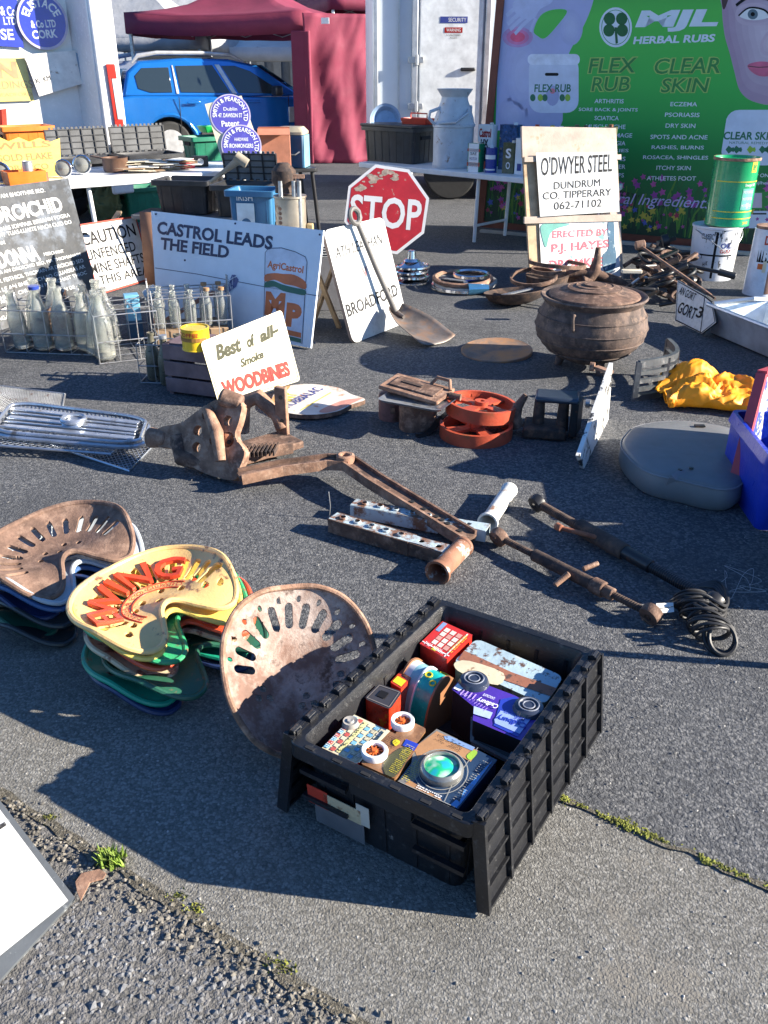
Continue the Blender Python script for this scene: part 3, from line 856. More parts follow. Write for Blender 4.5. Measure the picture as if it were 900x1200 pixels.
# ---------------------------------------------------------------- blue car
def build_car():
    rr_ = Vector((pX(131, 14.4, .9), 14.4, 0)); th = R(27)
    t = thing('blue_car', 'bright blue compact SUV parked beyond the left stall', 'car', rr_, th)
    CB = M('blue metallic paint', (.012, .17, .55), rough=.22, metal=.45, coat=1.0, var=.03, bump=0)
    GL = M('tinted glass', (.02, .03, .035), rough=.05, bump=0, var=0.02, spec=.9)
    PL = M('car black plastic', (.03, .03, .032), rough=.6)
    SIL = M('satin silver', (.55, .55, .55), rough=.35, metal=.5)
    t.scale = (1, 1, .95)
    # local: x forward from rear bumper, y: 0 = right side, positive to the left
    Lc, Wd = 4.05, 1.68
    # lower body lofted across the width
    prof = [(0.05, .42), (.0, .62), (.03, .9), (.1, 1.02), (.35, 1.04), (1.2, 1.02), (2.3, 1.0), (2.95, .99), (3.3, .95), (3.8, .86), (4.0, .74), (4.05, .5), (4.0, .34)]
    low_ = []
    def arch(cx, r):
        return [(cx + r * math.cos(a), .33 + r * math.sin(a)) for a in [PI * i / 12 for i in range(13)]]
    # underside from front to rear with arches
    und = [(3.75, .3)] + [(x, z) for x, z in arch(3.3, .4)] + [(2.85, .28), (1.3, .28)] + [(x, z) for x, z in arch(.82, .4)] + [(.35, .3)]
    poly = prof + und
    mb = MB(); ls = []
    for y, sc in ((0.0, 1), (.03, 1), (Wd - .03, 1), (Wd, 1)): pass
    n = len(poly)
    ls = []
    for (y, ins) in ((.05, .05), (.0, .0), (Wd, .0), (Wd - .05 + .05, .05)):
        ls.append([(p[0], (y if ins == 0 else y), p[1]) for p in poly])
    vs = [(p[0], .0, p[1]) for p in poly] + [(p[0], Wd, p[1]) for p in poly]
    for i, v in enumerate(vs):   # side bulges out below the waist
        z = v[2]; b = .07 * math.sin(PI * max(0, min(1, (z - .3) / .75)))
        vs[i] = (v[0], v[1] + (-b if i < n else b), z)
    mb.add(vs, [tuple(range(n)), tuple(reversed(range(n, 2 * n)))] + [(i, n + i, n + (i + 1) % n, (i + 1) % n) for i in range(n)])
    body = mb.build('body', CB, t, bevel=.035, seg=3)
    # shoulder skin with wheel arch flares
    for cx in (3.3, .82):
        for y in (-.035, Wd + .035):
            mb = MB(); pts = [(cx + .43 * math.cos(a), y, .33 + .43 * math.sin(a)) for a in [PI * i / 16 for i in range(17)]]
            mb.tube(pts, .04, 8); mb.build('wheel_arch', CB if y < 0 else CB, t)
            mb = MB(); mb.cyl((cx, y - (.02 if y < 0 else -.02), .33), (cx, y + (.2 if y < 0 else -.2), .33), .33, n=32); w = mb.build('wheel', M('tyre rubber', (.02, .02, .02), rough=.8), t, bevel=.03)
            mb = MB(); mb.cyl((cx, y - (.035 if y < 0 else -.035), .33), (cx, y, .33), .21, n=24)
            mb.build('rim', SIL, w)
        MB().box((cx, Wd / 2, .5), (.8, Wd - .25, .45)).build('wheel_well', DARK, t)
    # greenhouse
    def gh(z, y): return y
    roof = [(.18, 1.02), (.3, 1.38), (.5, 1.53), (1.2, 1.575), (1.9, 1.56), (2.35, 1.47), (3.05, 1.0)]
    yi = lambda z: .16 * max(0, (z - 1.0) / .57)
    m2 = MB(); n = len(roof)
    vs = [(x, yi(z), z) for x, z in roof] + [(x, Wd - yi(z), z) for x, z in roof]
    m2.add(vs, [tuple(range(n)), tuple(reversed(range(n, 2 * n)))] + [(i, n + i, n + (i + 1) % n, (i + 1) % n) for i in range(n)])
    m2.build('cabin', CB, t, bevel=.04, seg=3)
    def win(nm, pts, side, mat, off=.012):
        vs = [];
        for x, z in pts:
            y = yi(z) - off if side == 0 else Wd - yi(z) + off
            vs.append((x, y, z))
        vs2 = [(v[0], v[1] + (.03 if side == 0 else -.03), v[2]) for v in vs]
        k = len(vs)
        MB().add(vs + vs2, [tuple(range(k)), tuple(reversed(range(k, 2 * k)))] + [(i, k + i, k + (i + 1) % k, (i + 1) % k) for i in range(k)]).build(nm, mat, t, bevel=.004)
    qw = [(.42, 1.14), (.4, 1.32), (.52, 1.43), (.93, 1.44), (.93, 1.08), (.6, 1.08)]
    rw = [(1.06, 1.08), (1.04, 1.46), (1.62, 1.47), (1.85, 1.06)]
    fw = [(1.98, 1.06), (1.76, 1.46), (1.98, 1.46), (2.22, 1.38), (2.75, 1.04)]
    for sd in (0, 1):
        for q in (qw, rw, fw): win('side_window', q, sd, GL)
        win('silver_pillar', [(1.88, 1.05), (1.66, 1.48), (1.73, 1.48), (1.95, 1.05)], sd, SIL, .016)
        win('silver_pillar', [(.99, 1.06), (.98, 1.47), (1.0, 1.47), (1.03, 1.06)], sd, SIL, .016)
        y = -.09 if sd == 0 else Wd + .09
        for cx in (1.22, 2.2): MB().box((cx, y * 1 + (.0 if sd == 0 else 0), .93), (.2, .03, .035)).build('door_handle', CB, t, bevel=.008)
        MB().box((2.82, -.08 if sd == 0 else Wd + .08, .72), (.1, .035, .24)).build('fender_vent', SIL, t, bevel=.01)
        mb = MB(); ym = -.19 if sd == 0 else Wd + .19
        mb.box((2.55, ym, 1.09), (.13, .22, .15)); mb.build('wing_mirror', BLK, t, bevel=.03)
        mb = MB(); yr = .2 if sd == 0 else Wd - .2
        mb.tube([(.4, yr, 1.5), (.5, yr, 1.6), (.8, yr, 1.645), (1.5, yr, 1.645), (1.95, yr, 1.62), (2.15, yr, 1.52)], [.018, .035, .032, .03, .032, .018], 8); mb.build('roof_rail', SIL, t)
        for x in (1.0, 1.95, 2.78):
            MB().box((x, (-.072 if sd == 0 else Wd + .072), .72), (.008, .012, .6)).build('door_seam', DARK, t)
        MB().box((2.05, (-.065 if sd == 0 else Wd + .065), .42), (1.5, .04, .14)).build('sill_cladding', PL, t, bevel=.01)
    vs = [(.22, .25, 1.1), (.34, .28, 1.42), (.34, Wd - .28, 1.42), (.22, Wd - .25, 1.1)]
    MB().add([(x - .06, y, z) for x, y, z in vs] + vs, [(3, 2, 1, 0), (4, 5, 6, 7)]).build('rear_window', GL, t)
    vs = [(3.0, .14, 1.06), (2.44, .25, 1.45), (2.44, Wd - .25, 1.45), (3.0, Wd - .14, 1.06)]
    MB().add([(x + .035, y, z + .02) for x, y, z in vs], [(0, 1, 2, 3)]).build('windscreen', GL, t, solid=.01)
    for y in (.1, Wd - .1):
        MB().box((0.02, y, .85), (.1, .22, .2)).build('tail_light', INKR, t, bevel=.02)
        MB().box((3.93, y, .74), (.18, .3, .16)).build('headlight', M('clear lens', (.75, .72, .72)), t, bevel=.03)
    MB().box((4.04, Wd / 2, .62), (.06, .9, .2)).build('grille', PL, t, bevel=.02)
build_car()

# ---------------------------------------------------------------- white trailer with door
tw = M('trailer white', (.62, .68, .74), rough=.4, var=.05, ns=2, bump=.02)
D = 10.6
xa = pX(437, D, 1.2); xb = pX(640, D, 1.2)
t = thing('market_trailer', 'white box trailer with a side door behind the milk churn', 'trailer', (xa, D, 0), R(3))
wd = xb - xa + 1.0
MB().box((wd / 2, 1.1, 1.65), (wd, 2.2, 2.3)).build('body', tw, t, bevel=.03)
MB().box((wd / 2, 1.1, .42), (wd - .2, 2.0, .12)).build('chassis', DARK, t)
for wx in (.9, 1.6):
    MB().cyl((wx, .15, .3), (wx, .38, .3), .3, n=28).build('wheel', M('tyre rubber', (.02, .02, .02)), t, bevel=.02)
dx0 = pX(491, D, 1.3) - xa; dx1 = pX(564, D, 1.3) - xa
MB().box(((dx0 + dx1) / 2, -.02, 1.62), (dx1 - dx0, .05, 2.1)).build('door', M('door white', (.7, .72, .72), rough=.4), t, bevel=.01)
for x in (dx0 - .05, dx1 + .05): MB().box((x, -.03, 1.62), (.06, .06, 2.2)).build('door_frame', M('grey aluminium', (.45, .47, .5), rough=.35, metal=.5), t, bevel=.008)
MB().box((.03, -.03, 1.65), (.05, .06, 2.3)).build('corner_trim', M('grey aluminium', (.45, .47, .5)), t, bevel=.01)
MB().box((dx0 - .22, -.015, 1.65), (.02, .03, 2.25)).build('side_trim', M('grey aluminium', (.45, .47, .5)), t)
for z in (1.0, 1.45, 2.25):
    mb = MB(); mb.box((dx0 - .04, -.075, z), (.16, .03, .06)); mb.cyl((dx0 - .03, -.09, z - .05), (dx0 - .03, -.09, z + .05), .018, n=10); mb.build('hinge', STEEL, t, bevel=.003)
MB().box((dx1 - .15, -.06, 1.36), (.16, .035, .035)).build('door_handle', BLKM, t, bevel=.012)
hx = (pX(530, D, 1.8) - xa)
pr = Print([(hx - .1, 0), (hx + .16, 0), (hx + .16, 1), (hx - .1, 1)])
zz = hz(0, D, 27)
mm = Matrix(((1, 0, 0, 0), (0, 0, -1, -.047), (0, 1, 0, 0), (0, 0, 0, 1)))
pr.q = [(hx - .13, zz), (hx + .16, zz), (hx + .16, zz + .06), (hx - .13, zz + .06)]
pr.rect(0, 0, 1, 1, M('blue ink', (.03, .05, .25))); pr.text('SECURITY', .3, .2, .95, .8, INKW)
pr.q = [(hx - .08, zz - .09), (hx + .11, zz - .09), (hx + .11, zz - .04), (hx - .08, zz - .04)]
pr.rect(0, 0, 1, 1, INKR); pr.text('WARNING', .1, .2, .9, .8, INKW)
pr.text('NO UNAUTHORISED', .1, -.6, .9, -.25, INKG); pr.text('ACCESS', .3, -1.1, .7, -.75, INKG)
pr.done(t, mm)
# ================================================================ BANNER
bm = bpy.data.materials.new('green banner print'); bm.use_nodes = True
nt = bm.node_tree; N, L = nt.nodes, nt.links; p_ = N['Principled BSDF']; p_.inputs['Roughness'].default_value = .55
tc = N.new('ShaderNodeTexCoord'); sx_ = N.new('ShaderNodeSeparateXYZ'); L.new(tc.outputs['Object'], sx_.inputs[0])
mr_ = N.new('ShaderNodeMapRange'); mr_.inputs[2].default_value = 2.5; L.new(sx_.outputs[1], mr_.inputs[0])
cr_ = N.new('ShaderNodeValToRGB'); L.new(mr_.outputs[0], cr_.inputs[0])
e_ = cr_.color_ramp.elements; e_[0].position = .1; e_[0].color = (.012, .09, .035, 1); e_[1].position = .9; e_[1].color = (.02, .2, .045, 1)
for po, co in ((.3, (.012, .24, .045, 1)), (.5, (.045, .46, .07, 1)), (.7, (.09, .54, .07, 1))):
    e = e_.new(po); e.color = co
L.new(cr_.outputs[0], p_.inputs['Base Color'])
BROWN = M('brown hem', (.17, .05, .03), rough=.7)
s = Sign('banner', 'large green herbal rubs banner standing behind the right hand table', 'banner', [(563, 263), (965, 299), (1052, -100), (596, -100)], z=(.02, .02), lean=0, th=.012, face=bm, back=BROWN, part='banner_sheet')
Z = lambda a, b: (580 + a / 2.8125, b / 2.8125)
def zp(pts, mat, z=.0008): s.ppoly([Z(*p) for p in pts], mat, z)
def zt(t, x0, y0, x1, y1, h, mat, bold=0.0, shear=0.0, z=.0024): s.ptext(t, *Z(x0, y0), *Z(x1, y1), h / 2.8125, mat, bold, shear, z)
BODY = M('printed skin', (.42, .44, .68), rough=.55, var=.1, ns=1.5, bump=0)
BODYD = M('printed skin shade', (.25, .27, .5), rough=.55, var=.1, bump=0)
zp([(32, -200)] + spline([(330, -200), (330, -60), (325, 0), (300, 70), (262, 140), (236, 200), (222, 300), (214, 420), (100, 430)], 4, False) + [(2, 430), (12, 100)], BODY)
for px_, py_, sx_, sy_ in ((90, 250, 60, 140), (250, 90, 40, 60), (60, 380, 50, 60)):
    for k in range(4):
        zp([(px_ + sx_ * (1 - k * .2) * math.cos(q * PI / 12), py_ + sy_ * (1 - k * .2) * math.sin(q * PI / 12)) for q in range(24)] if px_ - sx_ > 15 or py_ > 900 else [(max(25 - py_ * .05, px_ + sx_ * (1 - k * .2) * math.cos(q * PI / 12)), py_ + sy_ * (1 - k * .2) * math.sin(q * PI / 12)) for q in range(24)], M('back print %s' % 'abcd'[k], (.42 + .025 * k, .44 + .025 * k, .68 + .015 * k), rough=.55, bump=0, var=.03), .0009 + k * .00005)
zp(spline([(128, 100), (150, 52), (190, 32), (238, 36), (205, 85), (165, 126), (140, 118)], 4), bm, .0012)
# reaching hand with red sore spot
for k, (r_, c_) in enumerate(((46, (.5, .3, .55)), (34, (.62, .2, .4)), (22, (.75, .1, .2)))):
    zp([(75 + r_ * 1.1 * math.cos(q * PI / 12), 122 + r_ * .75 * math.sin(q * PI / 12)) for q in range(24)], M('sore glow %s' % 'abc'[k], c_, rough=.55, bump=0), .0014 + k * .0002)
HANDM = M('printed hand', (.52, .56, .78), rough=.55, bump=0, var=.06)
zp(spline([(60, 10), (100, -20), (180, -30), (190, 5), (150, 30), (130, 60), (100, 62), (70, 45)], 4), HANDM, .0021)
for (a_, b_, w_) in (((80, 20), (38, 52), 13), ((90, 40), (42, 80), 13), ((105, 50), (50, 98), 12), ((120, 58), (66, 112), 11), ((135, 60), (118, 105), 10)):
    a2, b2 = Z(*a_), Z(*b_)
    s.pline([a2, ((a2[0] + b2[0]) / 2 - .5, (a2[1] + b2[1]) / 2 - .6), b2], w_ / 2.8125 * .0075, HANDM, .0023)
JAR = M('printed jar', (.62, .66, .8), rough=.5, bump=0, var=.05)
def rrect(x0, y0, x1, y1, r_, sk=0):
    out = []
    for cx, cy, a0 in ((x1 - r_, y0 + r_, -90), (x1 - r_, y1 - r_, 0), (x0 + r_, y1 - r_, 90), (x0 + r_, y0 + r_, 180)):
        for k in range(6):
            a = R(a0 + 18 * k); out.append((cx + r_ * math.cos(a) + sk * (y1 - cy), cy + r_ * math.sin(a)))
    return out
zp(rrect(112, 186, 276, 372, 40), JAR, .0016); zp(rrect(108, 178, 280, 214, 16), M('printed jar lid', (.7, .73, .84), rough=.5, bump=0), .0018)
DGI = M('dark green ink', (.02, .16, .08), rough=.5, bump=0)
zt('FLEX RUB', 130, 304, 250, 304, 26, DGI, .02)
zp(rrect(165, 240, 210, 250, 5), INKB, .0022)
zp([(190 + 22 * math.cos(k * PI / 8), 315 + 34 * math.sin(k * PI / 8)) for k in range(16)], BODY, .002)
zp([(190 + 9 * math.cos(k * PI / 8), 300 + 9 * math.sin(k * PI / 8)) for k in range(16)], M('pink ink', (.65, .2, .25), rough=.5), .0022)
for k, (x_, c_) in enumerate(((125, DGI), (150, M('printed lime', (.3, .5, .05), rough=.5)), (165, DGI), (222, DGI), (240, M('printed lime', (.3, .5, .05))))):
    zp([(x_ + 9 * math.cos(q * PI / 6), 322 + 12 * math.sin(q * PI / 6)) for q in range(12)], c_, .0022)
LG = M('light print', (.72, .78, .84), rough=.5, bump=0, var=.03)
# clover logo
zp([(398 + 54 * math.cos(k * PI / 16), 90 + 66 * math.sin(k * PI / 16)) for k in range(32)], LG, .0014)
zp([(398 + 47 * math.cos(k * PI / 16), 90 + 58 * math.sin(k * PI / 16)) for k in range(32)], M('print green', (.02, .26, .05), rough=.5, bump=0), .0016)
zp([(398 + 45 * math.cos(k * PI / 16), 90 + 56 * math.sin(k * PI / 16)) for k in range(32)], LG, .0018)
DGL = M('deep green print', (.01, .12, .03), rough=.5, bump=0)
for dx_, dy_ in ((-20, -24), (20, -24), (-22, 14), (22, 14)):
    zp([(398 + dx_ + 19 * math.cos(k * PI / 8), 86 + dy_ + 21 * math.sin(k * PI / 8)) for k in range(16)], DGL, .002)
zp([(394, 90), (402, 90), (406, 142), (398, 145)], DGL, .002)
zt('MJL', 460, 106, 732, 103, 70, LG, .05, .12); zt('HERBAL RUBS', 455, 146, 724, 138, 25, LG, .035, .08)
OL = M('outline yellow green', (.38, .55, .12), rough=.5, bump=0)
IG = M('inner green', (.03, .24, .05), rough=.5, bump=0)
for (t_, x0, y0, x1, y1, h_) in (('FLEX', 304, 244, 468, 242, 54), ('RUB', 314, 304, 446, 303, 52), ('CLEAR', 520, 247, 745, 244, 56), ('SKIN', 542, 308, 706, 307, 52)):
    zt(t_, x0, y0, x1, y1, h_, OL, .06, .1, .0014); zt(t_, x0 + 4, y0 - 3, x1 - 4, y1 - 3, h_ - 6, IG, .01, .1, .0022)
for (t_, x0, x1, y) in (('ARTHRITIS', 328, 424, 340), ('SORE BACK & JOINTS', 276, 470, 369), ('SCIATICA', 328, 408, 396), ('MUSCLE ACHE', 300, 430, 424), ('NERVE DAMAGE', 300, 452, 452), ('FIBROMYALGIA', 300, 430, 478), ('INJURIES', 340, 440, 504), ('SPRAINS', 340, 430, 530), ('RUNNER', 350, 430, 556), ('CRAMPS', 350, 425, 584), ('ECZEMA', 578, 666, 350), ('PSORIASIS', 560, 674, 385), ('DRY SKIN', 562, 660, 421), ('SPOTS AND ACNE', 512, 700, 458), ('RASHES, BURNS', 516, 688, 493), ('ROSACEA, SHINGLES', 488, 702, 526), ('ITCHY SKIN', 532, 645, 560), ('ATHLETES FOOT', 500, 662, 594)):
    zt(t_, x0, y, x1, y + (x1 - x0) * .01, 14, LG, .01)
zt('Natural Ingredients', 300, 676, 712, 700, 46, M('lilac print', (.5, .45, .75), rough=.5, bump=0), 0, .35)
zt('SHOP ONLINE', 822, 584, 940, 584, 12, LG, .01); zt('www.mjlherbalrubs.com', 800, 610, 1010, 612, 13, LG, .01)
# printed face on the right
FC = M('printed face', (.6, .48, .58), rough=.55, bump=0, var=.06)
zp(spline([(752, -70), (748, 20), (756, 110), (775, 180), (790, 240), (808, 300), (850, 334), (930, 345), (1010, 300), (1040, 150), (1040, -70)], 4), FC, .0012)
def zgrad(pts, anchor, c0, c1, n, z0, nm):
    for k in range(n):
        f_ = k / n; m_ = M('%s %s' % (nm, 'abcdefgh'[k]), tuple(c0[i] * (1 - f_) + c1[i] * f_ for i in range(3)), rough=.55, bump=0, var=.03)
        zp([(p[0] + (anchor[0] - p[0]) * f_, p[1] + (anchor[1] - p[1]) * f_) for p in pts], m_, z0 + k * .00012)
zgrad(spline([(752, -70), (748, 20), (756, 110), (775, 180), (790, 240), (808, 300), (850, 334), (930, 345), (1010, 300), (1040, 150), (1040, -70)], 4), (900, 130), (.42, .28, .38), (.68, .56, .62), 7, .00122, 'face print')
zgrad(spline([(905, 100), (880, 130), (874, 158), (884, 178), (915, 182), (935, 160), (930, 110)], 4), (915, 140), (.6, .44, .52), (.72, .6, .64), 4, .0021, 'nose print')
zgrad(spline([(792, 50), (810, 18), (870, 10), (930, 40), (915, 76), (860, 84), (810, 78)], 4), (860, 48), (.58, .44, .52), (.4, .26, .36), 4, .0021, 'eye shade print')
zp(spline([(748, -70), (790, -70), (775, -20), (757, 30), (748, 10)], 4), M('printed hair', (.08, .04, .04), rough=.6), .0016)
zp(spline([(805, 50), (840, 26), (885, 34), (905, 55), (870, 66), (830, 64)], 4), INKW, .0026)
zp([(850 + 17 * math.cos(k * PI / 10), 47 + 17 * math.sin(k * PI / 10)) for k in range(20)], M('printed iris', (.1, .16, .2), rough=.4), .0028)
zp([(850 + 7 * math.cos(k * PI / 10), 47 + 7 * math.sin(k * PI / 10)) for k in range(20)], INKB, .003)
for w_, pts in ((.012, [(803, 52), (838, 26), (886, 32), (908, 54)]), (.022, [(795, 18), (835, -8), (890, -6), (930, 8)])):
    s.pline([Z(*p) for p in spline(pts, 5, False)], w_, INKB, .0032)
zp(spline([(832, 216), (862, 204), (900, 204), (960, 216), (920, 246), (880, 252), (850, 240)], 4), M('printed lips', (.62, .12, .22), rough=.4), .0018)
s.pline([Z(*p) for p in [(834, 218), (870, 222), (905, 220), (955, 218)]], .006, M('printed hair', (.08, .04, .04)), .0022)
s.pline([Z(*p) for p in spline([(885, 130), (878, 160), (892, 176), (915, 172)], 4, False)], .008, M('face shade', (.42, .25, .33), rough=.5), .0018)
zp(rrect(740, 362, 960, 545, 44, .15), JAR, .0016)
zt('CLEAR SKIN', 752, 460, 925, 462, 26, DGI, .03); zt('NATURAL REMEDY', 772, 474, 900, 476, 8, DGI)
for k, x_ in enumerate((775, 800, 845, 885, 905)):
    zp([(x_ + 15 * math.cos(q * PI / 5), 493 + (14 if q % 2 else 6) * math.sin(q * PI / 5)) for q in range(10)], [DGI, DGI, M('printed lime', (.3, .5, .05)), DGI, DGI][k], .0022)
for (x0, y0, x1, y1, m_) in ((798, 632, 940, 690, IG), (840, 636, 880, 685, FC), (790, 695, 940, 752, JAR), (850, 702, 895, 707, INKB), (805, 700, 830, 730, DGI)): zp([(x0, y0), (x1, y0), (x1, y1), (x0, y1)], m_, .0016 + .0003 * (x0 in (840, 850, 805)))
# printed meadow along the foot
rn = random.Random(11)
GRs = [M('meadow green', (.02, .12, .03), rough=.5, bump=0), M('meadow lime', (.09, .24, .03), rough=.5, bump=0), M('meadow dark', (.01, .045, .025), rough=.5, bump=0)]
FLs = [M('bloom purple', (.3, .05, .3), rough=.5), M('bloom pink', (.45, .08, .3), rough=.5), M('bloom blue', (.06, .1, .45), rough=.5), M('bloom yellow', (.45, .38, .05), rough=.5), M('bloom red', (.35, .03, .08), rough=.5)]
H_ = lambda x: hz(0, 0, 0)
wB = s.q[1][0]
s.pr.q = None
s.pr.poly([(0, .03), (wB, .03), (wB, .3), (wB * .8, .4), (wB * .6, .3), (wB * .4, .42), (wB * .2, .33), (0, .38)], GRs[2], .0006)
for k in range(520):
    x = rn.uniform(.03, wB - .03); y = rn.uniform(.03, .25); h_ = rn.uniform(.08, .3); dx_ = rn.uniform(-.06, .06)
    s.pr.line([(x, y), (x + dx_ * .3, y + h_ * .6), (x + dx_, y + h_)], rn.uniform(.006, .015), GRs[rn.choice((0, 0, 1))], .001 + .0003 * rn.random(), raw=True)
for k in range(230):
    x = rn.uniform(.05, wB - .05); y = rn.uniform(.08, .52) ; r_ = rn.uniform(.012, .04)
    m_ = rn.choice(FLs if y < .3 else FLs[:2])
    s.pr.poly([(x + r_ * (1 if q % 2 else .5) * math.cos(q * PI / 5), y + r_ * (1 if q % 2 else .5) * math.sin(q * PI / 5)) for q in range(10)], m_, .0015 + .0003 * rn.random(), raw=True)
hB = s.q[3][1]
mb = MB()
for a_, b_ in (((0, 0), (wB, 0)), ((0, 0), (s.q[3][0], hB)), ((0, hB), (wB, hB)), ((wB, 0), (s.q[2][0], hB))): mb.beam((*a_, .008), (*b_, .008), .07, .02, up=(0, 0, 1))
mb.build('hem', BROWN, s.e)
for x in (0.3, wB * .5, wB - .3): MB().box((x, hB / 2 - .05, -.04), (.05, hB + .1, .04)).build('frame_post', STEEL, s.e)
s.done()
# pale kerb edge under the banner
BN = s
ka = at(563, 272); kb = at(965, 306); kb = ka + (kb - ka) * 1.5
mb = MB(); mb.beam((ka.x, ka.y, .01), (kb.x, kb.y, .01), .05, .03); struct(mb.build('kerb', M('pale kerb', (.4, .38, .34), rough=.9), bevel=.004))

# ================================================================ TABLES
def table(name, label, A, B, depth, ztop, mat=WHITED, leg=WHITED, th=.045, group='folding tables', legs=((.12, 0), (.88, 0)), back=0):
    A = Vector(A); B = Vector(B); u = (B - A); ln = u.length; rz = math.atan2(u.y, u.x)
    t = thing(name, label, 'table', (A.x, A.y, 0), rz, group)
    mb = MB(); mb.loops([rr(ln, depth, .03, ztop - th, 4, ln / 2, depth / 2), rr(ln, depth, .03, ztop, 4, ln / 2, depth / 2)], cap0=True)
    mb.build('tabletop', mat, t, bevel=.006)
    for f_, off in legs:
        for y in (.06, depth - .08):
            MB().tube([(ln * f_, y, ztop - th), (ln * f_ + off, y, 0.0)], .016, 10).build('leg', leg, t)
        MB().tube([(ln * f_ + off * .8, .06, .14), (ln * f_ + off * .8, depth - .08, .14)], .012, 8).build('leg_brace', leg, t)
    return t, rz, ln
TZ = .58
A = at(419, 190, TZ); B = at(640, 211, TZ)
RT, rtz, rtl = table('folding_table', 'white folding table with churn and oil tins before the banner', A, B, .6, TZ, legs=((.1, .05), (.66, -.02)), group='folding tables')
# black coil of shade under it: rear bench with tins behind the wooden board
A2 = at(700, 219, .52)
def rt(px, py, z=.52): return at(px, py, z)
def hgt(p, py): return hz(p.x, p.y, py) - p.z
# churn
p = at(531, 197, TZ) + Vector((0, .08, 0)); 
MP = M('chipped white paint', (.5, .53, .57), rough=.5, var=.1, second=((.24, .15, .1), .64, 12, .03), third=((.2, .22, .22), .7, 25, .02), bump=.25)
t = thing('milk_churn', 'tall chipped white milk churn on the right hand table', 'milk churn', p, R(20))
h_ = hgt(p, 104)
w = .185
mb = MB(); mb.lathe([(0, 0), (w * .95, 0), (w, .02), (w, .03), (w * .97, .05), (w * .97, h_ * .52), (w * 1.02, h_ * .53), (w * 1.02, h_ * .56), (w * .97, h_ * .57), (w * .93, h_ * .64), (w * .72, h_ * .8), (w * .64, h_ * .86), (w * .62, h_ * .9), (w * .82, h_ * .985), (w * .86, h_), (w * .8, h_ * .985), (w * .56, h_ * .9), (w * .5, h_ * .8)], 40); mb.build('body', MP, t)
mb = MB(); mb.tube([(-w * 1.0, 0, h_ * .56), (-w * 1.3, 0, h_ * .64), (-w * 1.25, 0, h_ * .72), (-w * .8, 0, h_ * .76), (-w * .66, 0, h_ * .78)], .014, 10); mb.build('side_handle', MP, t)
mb = MB(); mb.tube([(w * .6, -.03, h_ * .8), (w * .3, -w * 1.0, h_ * .72), (-w * .4, -w * 1.12, h_ * .6), (-w * .95, -w * .4, h_ * .58)], .012, 10); mb.build('swing_handle', MP, t)
mb = MB(); mb.box((w * .75, -.02, h_ * .74), (.03, .06, .07)); mb.build('hinge_lug', MP, t, bevel=.01)

